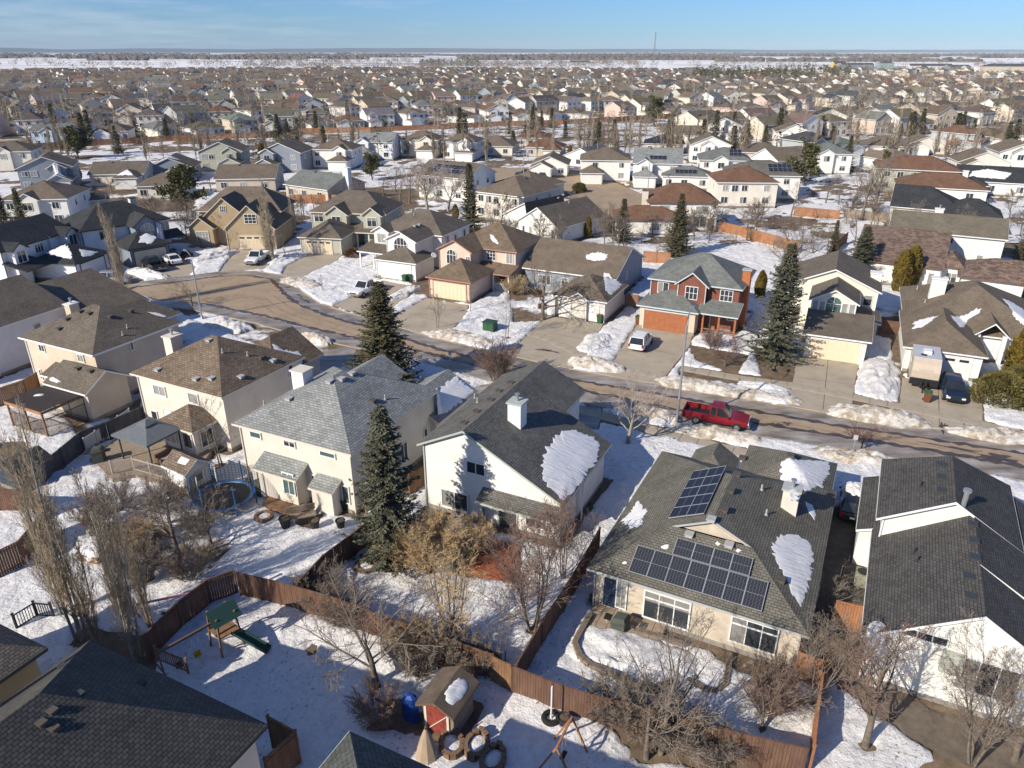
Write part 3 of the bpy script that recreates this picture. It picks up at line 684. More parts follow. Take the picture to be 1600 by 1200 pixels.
# sidewalk slabs along the far side, one slab every 1.5 m with open joints
def slabs(px, wid, z, name='sidewalk_slab'):
    pts = path_world(px); mb = MB(); mb.box((0, 0, 0), (1.46, wid, 0.08)); me = mb.mesh(name, CONCRETE)
    holder = put('sidewalk', None); base = MB()
    i = 0; carry = 0.0
    for a, b in zip(pts[:-1], pts[1:]):
        d = (b - a); L = d.length; d.normalize(); t = carry
        while t < L:
            c = a + d * t; put(name, me, holder, (c.x, c.y, z), math.atan2(d.y, d.x)); t += 1.5
        carry = t - L
    holder['kind'] = 'structure'; return holder
slabs([(1075, 577), (1160, 592), (1250, 604), (1340, 622), (1420, 638), (1530, 662), (1640, 690)], 1.4, 0.0)
slabs([(905, 640), (960, 655), (1030, 675), (1110, 696), (1180, 712)], 1.4, 0.0)
slabs([(730, 497), (790, 514), (850, 526), (905, 552), (985, 578), (1040, 590)], 1.4, 0.0)
DRIVES = {
 'd3': [(372, 391), (424, 391), (428, 402), (414, 421), (345, 424), (352, 412)],
 'd4': [(484, 397), (534, 398), (526, 408), (470, 434), (440, 432), (448, 416)],
 'd5': [(594, 438), (650, 448), (640, 462), (602, 488), (580, 497), (520, 478), (556, 462)],
 'd6': [(666, 466), (732, 477), (728, 490), (716, 505), (686, 532), (604, 506), (620, 492)],
 'd7': [(856, 494), (942, 506), (934, 524), (906, 566), (890, 577), (802, 556), (812, 536)],
 'd8': [(1000, 503), (1082, 524), (1078, 540), (1040, 588), (1032, 601), (935, 585), (962, 560), (985, 522)],
 'd9': [(1248, 553), (1342, 566), (1334, 604), (1330, 652), (1232, 636), (1240, 590)],
 'd10': [(1410, 590), (1532, 612), (1536, 645), (1532, 680), (1408, 660), (1406, 620)],
 'd2': [(212, 405), (270, 391), (306, 418), (296, 432), (252, 438), (228, 425)],
 'd1': [(138, 431), (176, 418), (226, 438), (215, 446), (170, 457), (150, 450)],
 'n2': [(492, 552), (536, 542), (556, 546), (552, 562), (524, 580), (494, 578)],
 'n3': [(742, 606), (770, 598), (800, 606), (792, 620), (772, 640), (742, 628)],
 'n4': [(895, 640), (925, 634), (940, 640), (935, 672), (905, 668)],
}
for k, p in DRIVES.items(): sheet('driveway', p, CONCRETE if k[0] == 'd' else ICE, 0.018, 1.0, 0.05, hash(k) % 99 if False else len(k) + ord(k[-1]))
# saw-cut joints of the wide driveways as narrow recessed strips of darker grout
for a, b in [((1246, 590), (1340, 602)), ((1294, 560), (1286, 640)), ((1408, 640), (1534, 662)), ((1466, 604), (1468, 668)), ((640, 490), (700, 506)), ((858, 520), (930, 534)), ((990, 540), (1062, 556))]:
    ribbon('driveway_joint', path_world([a, b]), 0.03, -0.03, SOIL, 0.0225)
# the crescent behind, and the street further left
ROAD2 = [(742, 262), (860, 262), (900, 268), (962, 285), (1012, 306), (1015, 332), (985, 345), (940, 335), (905, 312), (868, 292), (800, 282), (740, 284)]
sheet('road', ROAD2, ROADM, 0.006, 4, 0.3)
sheet('paved_patio', [(1316, 1042), (1345, 1066), (1500, 1122), (1640, 1165), (1640, 1235), (1480, 1185), (1385, 1128), (1306, 1078)], ramp_noise('grey_brown_paving', [(0.3, (0.10, 0.08, 0.062)), (0.7, (0.19, 0.155, 0.12))], 1.5, 8, .9, .3), 0.02, 1, .1)
sheet('side_path', [(1300, 795), (1348, 795), (1352, 985), (1268, 1000)], ramp_noise('shade_darkened_paving', [(0.3, (0.06, 0.055, 0.05)), (0.7, (0.12, 0.108, 0.095))], 1.5, 8, .9, .3), 0.02, 1, .05)  # dark asphalt whose colour also takes in the shade of the gap
# melted, wet places on the road and drives
def blot(px, py, L_, W_, rz, seed):
    rng = random.Random(seed); c = G(px, py); a = R(rz); pts = []
    for k in range(36):
        t = k * 2 * math.pi / 36; rr = .75 + .25 * math.sin(3 * t + seed) + .22 * math.sin(7 * t + 2 * seed) + rng.uniform(-.08, .08); u, v_ = L_ / 2 * rr * math.cos(t), W_ / 2 * rr * math.sin(t); pts.append((c[0] + u * math.cos(a) - v_ * math.sin(a), c[1] + u * math.sin(a) + v_ * math.cos(a)))
    sheet('wet_patch', None, WET, 0.0225, 1, 0, seed, pts)
for i, q in enumerate([(1474, 668, 2.6, .7, 60), (1507, 658, 1.8, .5, 60), (1212, 664, 1.3, .9, 0), (1230, 662, .9, .8, 20), (855, 548, 3.2, .7, -24), (1560, 716, 3.5, 1.6, -20), (1490, 700, 5, .5, -24), (880, 606, 2.4, .5, -24), (1135, 648, 2.5, .8, -24), (690, 548, 3.0, .5, -26), (455, 448, 2.2, .6, 40), (478, 470, 3.0, .6, -50), (1385, 650, 2.2, .6, -20)]): blot(*q, 30 + i)
# ---- snow lying on the near gardens: one displaced sheet that dips under the bare ground
def snow_cover(name, x0, x1, y0, y1, res, bare, melt=0.46, seed=0, bias=0.0):
    xs = np.arange(x0, x1, res); ys = np.arange(y0, y1, res); X, Y = np.meshgrid(xs, ys, indexing='ij'); m = np.zeros_like(X)
    for poly, s_ in bare:
        i0, i1 = np.searchsorted(xs, [min(p[0] for p in poly), max(p[0] for p in poly)]); j0, j1 = np.searchsorted(ys, [min(p[1] for p in poly), max(p[1] for p in poly)])
        if i1 > i0 and j1 > j0: m[i0:i1 + 1, j0:j1 + 1] = np.maximum(m[i0:i1 + 1, j0:j1 + 1], inpoly(X[i0:i1 + 1, j0:j1 + 1], Y[i0:i1 + 1, j0:j1 + 1], poly) * s_)
    for _ in range(2): m[1:-1, 1:-1] = (m[1:-1, 1:-1] * 2 + m[:-2, 1:-1] + m[2:, 1:-1] + m[1:-1, :-2] + m[1:-1, 2:]) / 6
    n1 = fbm(X * .16 + seed, Y * .16, 5); n2 = fbm(X * 1.1, Y * 1.1 + seed, 4); n3 = fbm(X * 2.6 + 9, Y * 2.6, 3)
    Z = 0.20 + (n1 - .5) * 0.30 + (n2 - .5) * 0.16 + (n3 - .5) * 0.24 + (fbm(X * 1.55 + 3, Y * 1.55 + 1, 2) - .5) * .17 - np.clip(m * 1.35 - (n2 - .5) * .5 - .22, 0, 1) * 0.75
    hole = np.clip((n1 - melt - .16) * 4 + (n2 - .5) * 1.2, 0, 1); Z -= hole * 0.35
    keep = Z > -0.10; nx, ny = X.shape
    cell = keep[:-1, :-1] | keep[1:, :-1] | keep[:-1, 1:] | keep[1:, 1:]
    idx = np.arange(nx * ny).reshape(nx, ny); a = idx[:-1, :-1][cell]; b = idx[1:, :-1][cell]; c = idx[1:, 1:][cell]; d = idx[:-1, 1:][cell]
    F = np.stack([a, b, c, d], 1); used = np.unique(F); rm = np.zeros(nx * ny, int); rm[used] = np.arange(len(used))
    V = np.stack([X.ravel(), Y.ravel(), Z.ravel()], 1)[used]; F = rm[F]
    me = bpy.data.meshes.new(name); me.vertices.add(len(V)); me.vertices.foreach_set('co', V.astype(np.float32).ravel())
    me.loops.add(F.size); me.loops.foreach_set('vertex_index', F.astype(np.int32).ravel()); me.polygons.add(len(F))
    me.polygons.foreach_set('loop_start', np.arange(0, F.size, 4, dtype=np.int32)); me.polygons.foreach_set('use_smooth', np.ones(len(F), bool)); me.update(calc_edges=True); me.materials.append(SNOW)
    o = put(name, me); o['kind'] = 'structure'; return o
BARE = [([G(*p) for p in ROADP], 1), ([G(*p) for p in ROAD2], 1)] + [([G(*p) for p in q], 1) for q in DRIVES.values()]
def bare_px(q, s_=1.0): BARE.append(([G(*p) for p in q], s_))
for q in [[(1300, 1040), (1500, 1110), (1600, 1140), (1600, 1230), (1480, 1180), (1380, 1115), (1300, 1070)], [(1298, 790), (1350, 790), (1350, 985), (1262, 1000)], [(1065, 572), (1250, 598), (1250, 612), (1060, 588)], [(1250, 598), (1600, 672), (1600, 690), (1250, 612)], [(900, 634), (1185, 706), (1182, 716), (895, 648)],
          [(1340, 1050), (1420, 1085), (1600, 1150), (1600, 1300), (1300, 1300), (1470, 1180), (1370, 1120), (1310, 1060)],
          [(230, 780), (330, 760), (360, 860), (300, 900), (210, 880)], [(120, 980), (240, 1000), (240, 1060), (140, 1060)],
          [(600, 1095), (640, 1095), (640, 1140), (610, 1135)], [(600, 970), (780, 1020), (760, 1060), (640, 1010)], [(700, 850), (800, 850), (820, 910), (720, 900)], [(570, 830), (660, 830), (640, 890), (590, 880)],
          [(1200, 1020), (1290, 1050), (1280, 1110), (1180, 1090)], [(930, 1110), (1240, 1180), (1240, 1230), (1000, 1180)], [(1290, 900), (1345, 905), (1340, 1040), (1270, 1040)], [(1120, 1005), (1240, 1050), (1230, 1080), (1120, 1030)],
          [(640, 430), (700, 430), (690, 460), (650, 460)], [(800, 480), (850, 480), (860, 500), (800, 505)], [(1080, 540), (1170, 555), (1150, 585), (1085, 560)], [(1180, 545), (1245, 555), (1240, 600), (1190, 585)],
          [(395, 755), (500, 800), (490, 830), (390, 780)], [(285, 690), (330, 690), (330, 720), (285, 715)], [(0, 690), (40, 690), (40, 730), (0, 735)], [(100, 640), (215, 620), (225, 660), (130, 690)],
          [(660, 800), (700, 790), (700, 850), (650, 850)], [(1340, 480), (1420, 480), (1410, 590), (1395, 590), (1395, 530), (1345, 520)], [(860, 470), (800, 470), (790, 440), (860, 440)], [(0, 400), (60, 400), (120, 440), (60, 460), (0, 450)],
          [(560, 600), (640, 585), (640, 600), (570, 612)], [(110, 290), (300, 300), (300, 330), (110, 330)], [(430, 300), (660, 290), (700, 320), (640, 330), (450, 330)], [(800, 300), (1000, 345), (960, 370), (800, 370)]]:
    bare_px(q)
for q in [[(250, 470), (340, 490), (560, 540), (600, 556), (560, 575), (420, 545), (300, 500)], [(640, 540), (690, 555), (690, 570), (640, 560)]]: bare_px(q, .62)
# ------------------------------------------------------------------ near houses, one by one
SH_GREY = shingle('grey_shingle', (0.225, 0.235, 0.225), (0.33, 0.34, 0.325), 0.2, 0.36)
SH_BROWN = shingle('brown_shingle', (0.150, 0.112, 0.080), (0.235, 0.180, 0.130), 0.2, 0.36)
SH_TAUPE = shingle('taupe_shingle', (0.148, 0.123, 0.096), (0.198, 0.165, 0.130), 0.16, 0.29)
SH_CHAR = shingle('charcoal_shingle', (0.071, 0.068, 0.065), (0.108, 0.103, 0.096), 0.16, 0.29)
SH_OLIVE = shingle('olive_shingle', (0.140, 0.132, 0.108), (0.190, 0.179, 0.148), 0.16, 0.29)
SH_DKGRN = shingle('slate_green_shingle', (0.072, 0.072, 0.064), (0.118, 0.108, 0.098), 0.15, 0.24)
SH_BLACK = shingle('black_shingle', (0.040, 0.042, 0.046), (0.062, 0.064, 0.068), 0.16, 0.29)
SH_MID = shingle('weathered_shingle', (0.170, 0.134, 0.098), (0.225, 0.181, 0.134), 0.16, 0.29)
SH_SPECK = shingle('speckled_brown_shingle', (0.115, 0.078, 0.060), (0.255, 0.185, 0.145), 0.3, 0.5)
SH_RED = shingle('red_brown_shingle', (0.165, 0.088, 0.055), (0.215, 0.122, 0.080), 0.22, 0.42)
SH_GGRN = shingle('grey_green_shingle', (0.155, 0.165, 0.155), (0.215, 0.225, 0.205), 0.2, 0.36)
ST_CREAM = simple('cream_stucco', (0.70, 0.645, 0.555), 0.9, 0.085, 0.7, 0.4, 22)
ST_WHITE = simple('white_stucco', (0.78, 0.76, 0.70), 0.9, 0.085, 0.7, 0.4, 22)
ST_BEIGE = simple('beige_stucco', (0.60, 0.50, 0.385), 0.9, 0.085, 0.7, 0.4, 22)
ST_ROSE = simple('rose_beige_stucco', (0.66, 0.52, 0.42), 0.9, 0.085, 0.7, 0.4, 22)
ST_TAN = simple('tan_stucco', (0.40, 0.31, 0.19), 0.9, 0.06, 0.8, 0.35, 30)
ST_BAND = simple('sand_stucco', (0.55, 0.475, 0.375), 0.9, 0.16, 1.6, 0.35, 30)
SD_WHITE = lapped('white_siding', (0.74, 0.74, 0.73), 0.2)
SD_CREAM = lapped('cream_siding', (0.66, 0.60, 0.50), 0.2)
SD_BEIGE = lapped('beige_siding', (0.50, 0.44, 0.36), 0.2)
SD_BLUE = lapped('blue_grey_siding', (0.24, 0.27, 0.31), 0.2)
SD_GREY = lapped('grey_siding', (0.36, 0.36, 0.34), 0.2)
SD_GRN = lapped('sage_siding', (0.42, 0.42, 0.34), 0.2)
BRICKR = lapped('red_log_siding', (0.20, 0.072, 0.050), 0.28, 0.15, strength=1.0)
DOORW = simple('white_door_paint', (0.78, 0.76, 0.71), 0.5, 0.03)
DOORC = simple('cream_door_paint', (0.72, 0.60, 0.43), 0.5, 0.03)
DOORO = simple('orange_stained_door', (0.36, 0.135, 0.06), 0.5, 0.12, 2)
NAVY = simple('navy_door_paint', (0.03, 0.05, 0.09), 0.4, 0.05)

# grey-roofed cream house left of centre
h3 = House('cream two-storey house with pale grey hip roof and white chimney beside the tall blue spruce', -20.5, 47.8, -25.5, SH_GREY, ST_CREAM, CREAMT)
h3.block(0, 10.7, 0, 11.8, 5.2, 7.9, 'y'); h3.block(5.4, 11.2, 10.5, 17.2, 2.8, 4.4, 'y', 'gg'); h3.block(0.4, 5.2, 10.5, 15.2, 4.2, 5.6, 'y', 'gg')
h3.shed(2.4, 6.4, -1.0, 0.42, 2.55, 3.3, 'f', .25); h3.shed(7.2, 9.3, -0.75, 0.42, 2.1, 2.7, 'f', .15)
for tl, br, c, g in [((391, 672), (409, 686), 1, GLASSG), ((444, 686), (462, 700), 2, GLASS), ((500, 702), (525, 717), 1, GLASSG), ((403, 718), (421, 737), 2, GLASS), ((534, 757), (548, 787), 1, GLASSG)]: h3.wpx('f', 0.4, tl, br, c, gm=g)
h3.wpx('f', -0.75, (441, 737), (463, 774), 2, gm=GLASSG); h3.wpx('f', .4, (487, 741), (496, 772), 1, gm=GLASSG)
h3.wpx('r', 10.3, (624, 696), (636, 717), 2); h3.wpx('r', 10.3, (661, 672), (667, 681), 1)
h3.chimney(1.2, 6.6, 1.15, 1.15, 1.0, SD_WHITE, False, 4.5)
h3.vents([(534, 594), (550, 585), (515, 598), (452, 625)], VENTG); h3.pipe(602, 624); h3.vent(583, 628); h3.vent(628, 592); h3.pipe(413, 633)
h3.garage('b', 16.9, 8.3, 4.6, 2.1, DOORC); h3.done(True)
roof_snow(h3, [(697, 596), (727, 594), (743, 612), (698, 646), (681, 628), (685, 606)], 'blue-shaded snow sheet covering the front garage roof of the grey-roofed cream house', seed=1)
# brown hip roof house
h2 = House('cream two-storey house with tan brown hip roof beside the grey canopy gazebo', -32.3, 57.0, -27, SH_BROWN, ST_CREAM, CREAMT)
h2.block(0, 10.7, 0, 9.6, 5.2, 7.9, 'x', hl=5.0); h2.block(4.9, 9.2, -2.1, 1.5, 2.7, 4.0, 'y', 'hh', hl=2.1); h2.block(0.2, 7.6, 8.6, 15.4, 2.8, 5.1, 'y', 'hg')
h2.wpx('f', .4, (239, 599), (261, 620), 2, gm=GLASSC); h2.wpx('f', .4, (294, 613), (312, 632), 1, gm=GLASSC); h2.wpx('f', .4, (237, 641), (250, 664), 1)
h2.window('f', -1.7, 6.0, .9, 1.3, 1.3, 2); h2.window('f', -1.7, 8.0, .9, 1.0, 1.3, 1); h2.window('r', 8.8, -.6, .8, 1.2, 1.4, 2); h2.wpx('r', 10.3, (449, 570), (458, 586), 1)
h2.chimney(-0.35, 5.0, 1.0, 1.2, Zat(h2.w(-.35, 5).x, h2.w(-.35, 5).y, 525) - max(2.5, h2.roofz(.15, 5)), ST_CREAM, True, 0); h2.door('f', .4, 3.3, GLASSG and WHITE)
h2.vents([(247, 579), (307, 594), (331, 593), (377, 590), (427, 565), (327, 533)], VENTG); h2.pipe(348, 552); h2.pipe(387, 556); h2.vent(408, 560)
h2.garage('b', 15.1, 3.9, 4.6, 2.1, DOORC); h2.done(True)
roof_snow(h2, [(424, 536), (442, 545), (470, 550), (474, 556), (452, 553), (438, 549)], 'thin strip of snow in the roof valley of the tan brown roof', seed=2, thick=.09)
# beige house on the left with the wooden pergola
h0 = House('beige two-storey house with dark taupe hip roof behind the wooden pergola', -47.0, 65.6, -26, SH_TAUPE, ST_BEIGE, WHITE)
h0.block(0, 10.6, 0, 10, 5.2, 7.7, 'x', hl=4.8); h0.block(-2.6, 4.2, 8.4, 15.2, 3.6, 5.3, 'y', 'gh', hl=2); h0.block(6.9, 12.6, -2.8, 1.9, 2.9, 4.3, 'x', 'gg', ov=.35); h0.shed(4.2, 7.0, -1.3, .45, 2.6, 3.3, 'f')
h0.wpx('f', .4, (60, 537), (72, 550), 2); h0.wpx('f', .4, (121, 552), (133, 566), 2); h0.wpx('r', 10.2, (201, 534), (209, 546), 1); h0.wpx('f', .4, (61, 576), (68, 592), 1)
h0.vents([(93, 515), (126, 488), (140, 491), (105, 500)]); h0.vent(173, 496); h0.vent(205, 487); h0.pipe(199, 513); h0.pipe(192, 524); h0.vents([(122, 577), (142, 581)]); h0.done(True)
roof_snow(h0, [(76, 591), (84, 590), (96, 597), (90, 599), (78, 595)], 'small snow scrap on the low taupe roof beside the pergola', seed=3, thick=.06)
roof_snow(h0, [(231, 488), (246, 489), (262, 495), (256, 496), (240, 492)], 'thin white sliver of snow in the valley of the taupe hip roof', seed=4, thick=.06)
# dark brown house at the left edge
hm = House('large dark brown gable-roofed house at the left edge with white side wall', -48.3, 75.3, -22, SH_TAUPE, SD_WHITE, WHITE)
hm.block(-12.5, 0.1, -13, 0.8, 5.0, 7.7, 'y', 'gg'); hm.block(-12.9, 2.2, 0.9, 9.4, 3.3, 6.2, 'y', 'gg', r=-6.4); hm.chimney(1.3, .2, .8, 1.1, 2.9, ST_BEIGE, True, 0); hm.window('r', -.3, -3, 2.9, .8, 1.1, 1); hm.door('r', -.3, -8.6, WHITE); hm.done(True)
# white house with the large snow sheet
h4 = House('white two-storey house with dark grey saltbox roof and big snow sheet in the centre', -6.6, 44.7, -26, SH_CHAR and shingle('ash_grey_shingle', (0.118, 0.115, 0.105), (0.178, 0.172, 0.156), 0.16, 0.29), ST_WHITE, simple('pale_green_trim', (0.42, 0.46, 0.42), 0.5, 0.05))
h4.block(0, 11.1, 0, 9.2, 5.2, 7.1, 'y', 'gg', r=3.7, ze2=3.3); h4.block(0, 7.4, 9.22, 13.4, 5.21, 7.11, 'y', 'gg', r=3.7); h4.shed(5.0, 10.6, -.85, .31, 2.45, 2.95, 'f', .3, walls=False)
h4.chimney(5.6, 4.4, 1.0, 1.0, 1.3, WHITE, True)
h4.wpx('f', .3, (730, 719), (758, 744), 2, gm=GLASS); h4.wpx('f', .3, (690, 762), (732, 800), 2, gm=GLASS); h4.wpx('f', .3, (754, 790), (760, 824), 1); h4.window('f', .3, 9.0, .9, 1.5, 1.3, 2, gm=GLASS)
h4.door('f', .3, 6.9, DARKT, 1.3, 2.1, .15)
h4.vents([(798, 600), (780, 613), (745, 645), (725, 663), (767, 627)]); h4.pipe(742, 622); h4.pipe(746, 629); h4.done(True)
roof_snow(h4, [(880, 672), (900, 671), (928, 684), (938, 697), (934, 720), (918, 742), (906, 762), (897, 778), (878, 783), (858, 766), (846, 744), (845, 722), (850, 702), (864, 684)], 'large bright snow sheet sliding off the dark grey roof of the central white house', seed=5, thick=.2)
# bungalow with the solar arrays
h5 = House('bungalow with olive grey roof carrying black solar panels and snow patches', 4.3, 34.2, -26.8, SH_OLIVE, ST_BAND, GREYT)
h5.block(0, 12.1, 0, 15.2, 2.9, 5.75, 'y', 'dh', dt=.62, hl=6.0); h5.block(5.6, 11.8, 12.3, 19.2, 2.85, 4.6, 'y', 'hh'); h5.block(2.2, 5.4, 13.0, 16.6, 2.9, 3.9, 'y', 'hg')
h5.wpx('f', .4, (1009, 921), (1074, 984), 3, fm=WHITE, bar=.74, gm=GLASS); h5.wpx('f', .4, (1145, 961), (1210, 1022), 3, fm=WHITE, bar=.74, gm=GLASS)
h5.door('f', .4, h5.onwall('f', .4, 957, 920)[0], NAVY, 1.0, 2.05, .35); h5.window('f', .4, h5.onwall('f', .4, 972, 922)[0], .5, .55, 2.0, 1, gm=GLASSC)
h5.chimney(9.6, 9.6, .95, .8, 1.25, ST_CREAM, True)
h5.vents([(1160, 717), (1151, 743), (1141, 768), (1131, 798)], VENTM); h5.vents([(1077, 837), (1108, 837), (1139, 853)], VENTG); h5.vent(1235, 714); h5.pipe(1190, 766); h5.pipe(1197, 805); h5.vent(1219, 908)
h5.solar(3.45, 4.4, 5, 2, (0, 1), (1, 0), 1.2, 1.12, True)
h5.solar(2.35, 0.42, 7, 1, (1, 0), (0, 1), 1.04, 1.78); h5.solar(4.35, 2.05, 4, 1, (1, 0), (0, 1), 1.06, 1.1, False)
h5.done(True)
roof_snow(h5, [(996, 782), (1006, 792), (1012, 799), (1005, 806), (1004, 820), (986, 827), (970, 815), (985, 800)], 'ragged snow patch on the left slope of the solar-panelled bungalow roof', seed=6, thick=.09)
roof_snow(h5, [(1216, 834), (1243, 833), (1262, 846), (1272, 862), (1270, 895), (1262, 925), (1252, 950), (1238, 930), (1224, 900), (1206, 862), (1206, 848)], 'teardrop snow sheet on the right slope of the solar-panelled bungalow roof', seed=7, thick=.14)
roof_snow(h5, [(1226, 720), (1258, 717), (1296, 722), (1296, 742), (1285, 762), (1262, 770), (1238, 764), (1218, 742), (1216, 728)], 'broad snow sheet on the garage wing at the far end of the bungalow', seed=8, thick=.16)
roof_snow(h5, [(1258, 784), (1270, 790), (1275, 806), (1272, 812), (1262, 798)], 'small curved snow remnant below the bungalow chimney', seed=9, thick=.08)
for i, q in enumerate([(1039, 854), (975, 880), (1121, 850), (1153, 861)]):
    roof_snow(h5, [(q[0] - 7, q[1]), (q[0], q[1] - 3), (q[0] + 7, q[1] - 2), (q[0] + 5, q[1] + 4), (q[0] - 4, q[1] + 4)] if i == 0 else [(q[0] - 4, q[1]), (q[0], q[1] - 3), (q[0] + 5, q[1]), (q[0], q[1] + 3)], ['egg-sized white snow scrap above the long solar row', 'tiny white snow scrap left of the long solar row', 'white snow scrap behind the middle grey roof vents', 'white snow scrap right of the grey roof vents'][i].replace('egg-sized', 'oval'), seed=20 + i, thick=.06)
# charcoal house at the right edge
h1 = House('white stucco house with large charcoal gable roof at the right edge', 18.3, 29.9, -26.8, SH_CHAR, ST_WHITE, WHITE)
h1.block(0, 11.2, -1.3, 9.5, 3.0, 6.15, 'y', 'gg', r=4.75, ze2=2.2); h1.block(0, 7.5, 7.6, 15.4, 4.6, 6.85, 'y', 'gh', r=3.7, hl=2.0); h1.shed(4.75, 11.5, 2.9, 7.75, 2.25, 6.19, 'r', .4, rake=2); h1.shed(7.45, 11.48, 7.752, 14.5, 2.262, 4.42, 'r', .4, rake=False)
h1.shed(-0.85, .42, 8.9, 15.8, 2.7, 3.2, 'l', .2)
h1.vents([(1470, 728), (1470, 748), (1470, 769), (1519, 822), (1521, 848), (1523, 874), (1514, 904), (1516, 935)], DARKT)
h1.pipe(1437, 760, DARKT); h1.pipe(1427, 865, DARKT); h1.pipe(1432, 878, DARKT)
b = MB(); x, y, z = h1.hit(1505, 790); b.cyl((x, y, z - .2), .13, 1.1, 10); b.cyl((x, y, z + .9), .22, .16, 10); put('flue', b.mesh('flue', METAL), h1.root)
h1.wpx('f', -1.0, (1412, 976), (1479, 1010), 3, gm=GLASS); h1.wpx('f', -1.0, (1503, 1022), (1580, 1100), 3, gm=GLASS)  # second pane is dark glass added in place of a dark patio recess
b = MB(); a0, z0 = h1.onwall('f', -1.0, 1487, 1032); b.box((a0, -1.2, z0), (.95, .36, 1.15)); b.box((a0, -1.39, z0 - .2), (.6, .05, .4)); put('vent_box', b.mesh('vent_box', simple('sage_vent_box', (.42, .44, .38), .6, .06)), h1.root)
h1.window('l', .4, 4.2, 1.0, 1.0, 1.0, 1); h1.door('l', .4, 8.0, WHITE); h1.done(True)
# foreground roofs at the bottom edge
b1 = House('foreground house with dark slate-green hip roof in the lower left corner', -19.5, 26.1, -26, SH_DKGRN, ST_WHITE, DARKT)
b1.block(0, 10.7, -14.0, 0, 5.2, 9.15, 'y', hl=4.9); b1.chimney(.2, -4.8, .9, 1.0, 2.9, WHITE, False, 3)
b1.vs = .62; b1.vents([(83, 1113), (85, 1139), (66, 1132)], VENTM); b1.vents([(125, 1086), (222, 1069), (98, 1042)], DARKT); b1.done()
b2 = House('foreground house with dark slate hip roof corner at the bottom centre', -6.5, 21.1, -26, shingle('slate_shingle', (0.085, 0.092, 0.085), (0.14, 0.145, 0.13), 0.15, 0.24), ST_BEIGE, WHITE)
b2.block(0, 9.0, -11, 0, 5.2, 8.4, 'y', hl=4.5); b2.done()
b0 = House('foreground tan house with grey shingled roof at the left edge', -21.2, 25.6, -26, shingle('stone_grey_shingle', (0.13, 0.115, 0.095), (0.205, 0.18, 0.15), 0.15, 0.24), ST_TAN, DARKT)
b0.block(-9.5, 0, -11, 0, 5.2, 8.2, 'y', hl=4.7); b0.done()
# ------------------------------------------------------------------ houses across the street, one by one
m8 = House('red log-sided two-storey house with grey-green roof and orange garage door', 16.1, 84.9, -26, SH_GGRN, BRICKR, simple('pale_blue_trim', (.55, .60, .62), .5, .04))
m8.block(0, 11.1, 0, 9.2, 5.4, 8.0, 'x', hl=5.0); m8.block(3.5, 7.5, -.9, 4.5, 5.38, 6.95, 'y', 'gh', hl=2); m8.block(-.3, 7.0, -2.9, 3.2, 2.9, 4.3, 'x', wall=ST_BEIGE, hl=3.0); m8.shed(6.7, 11.3, -2.3, .42, 2.8, 3.7, 'f', .3, walls=False)
m8.window('f', .4, 1.9, 3.7, 1.3, 1.3, 2); m8.window('f', -.6, 5.5, 3.7, 1.4, 1.5, 3, rows=2); m8.window('f', .4, 9.3, 3.7, 1.4, 1.3, 3, rows=2); m8.window('f', .4, 10.2, 1.5, 1.0, .7, 2)
m8.garage('f', -2.5, 3.2, 5.1, 2.25, DOORO); m8.door('f', .4, 8.3, DOORO); m8.chimney(10.9, 3.0, .9, .8, 1.2, simple('orange_brick', (.42, .15, .06), .85, .1), False, 0, GREYT)
b = MB()
for x in (7.4, 9.2, 11.0): b.box((x, -2.0, 1.35), (.2, .2, 2.7))
b.box((9.2, -2.0, .9), (3.6, .08, .1)); put('porch_post', b.mesh('porch_post', DOORO), m8.root); m8.done(True)
m7 = House('bungalow with brown roof and white garage beside the bare round tree', 4.8, 86.6, -26, SH_MID, ST_CREAM, WHITE)
m7.block(0, 7.2, 0, 8.2, 2.8, 4.7, 'y', 'hh', hl=3.6); m7.block(2.2, 5.0, -.25, 3, 2.79, 3.6, 'y', 'gh', hl=1.2); m7.block(-8.2, 5.3, 9.0, 22, 3.0, 5.8, 'x', 'gg', wall=SD_BLUE)  # main block's blue-grey wall colour carries the bluish shade of its right gable
m7.garage('f', .4, 3.6, 4.9, 2.2, DOORW); m7.window('f', .05, 3.6, 2.55, 1.5, .75, 1, arch=True, gm=GLASSC); m7.window('r', 4.98, 14.2, 1.6, .5, 1.1, 1); m7.window('f', 9.4, -5, .9, 1.8, 1.3, 3); m7.window('f', 9.4, -2, .9, 1.0, 1.3, 2); m7.door('f', 9.4, .2)
m7.pipe(965, 370); m7.done(True)
roof_snow(m7, [(915, 398), (935, 393), (950, 398), (948, 406), (930, 408), (914, 406)], 'oval snow patch on the brown bungalow roof behind the white garage', seed=31)
roof_snow(m7, [(943, 425), (952, 428), (972, 446), (955, 462), (946, 455), (944, 440)], 'white snow sheet on the right slope of the white garage roof', seed=32)
m9 = House('white stucco house with arched bay window and taupe roof beside the tall spruce', 30.8, 73.2, -24, SH_TAUPE, ST_WHITE and simple('warm_white_stucco', (.76, .69, .57), .9, .05, .8, .3, 30), WHITE)
m9.shed(0, 6.7, 0, 5.45, 2.75, 3.95, 'f', .4); m9.block(-.1, 5.1, 5.0, 12.5, 5.0, 6.4, 'y', 'gh', ov=.35, hl=1.5); m9.block(-2.8, 7.3, 10.4, 20, 5.1, 7.3, 'y', 'gg', r=2.1); m9.shed(5.0, 7.6, 6.5, 10.6, 2.7, 3.4, 'r', .3)
m9.garage('f', .4, 3.3, 4.9, 2.2, DOORC); m9.window('f', 5.3, 2.5, 3.75, 1.6, 1.75, 2, arch=True, gm=GLASSG)
for a0 in (.65, 1.35, 3.65, 4.4): m9.window('f', 5.3, a0, 3.75, .55, 1.25, 1, gm=GLASSC)
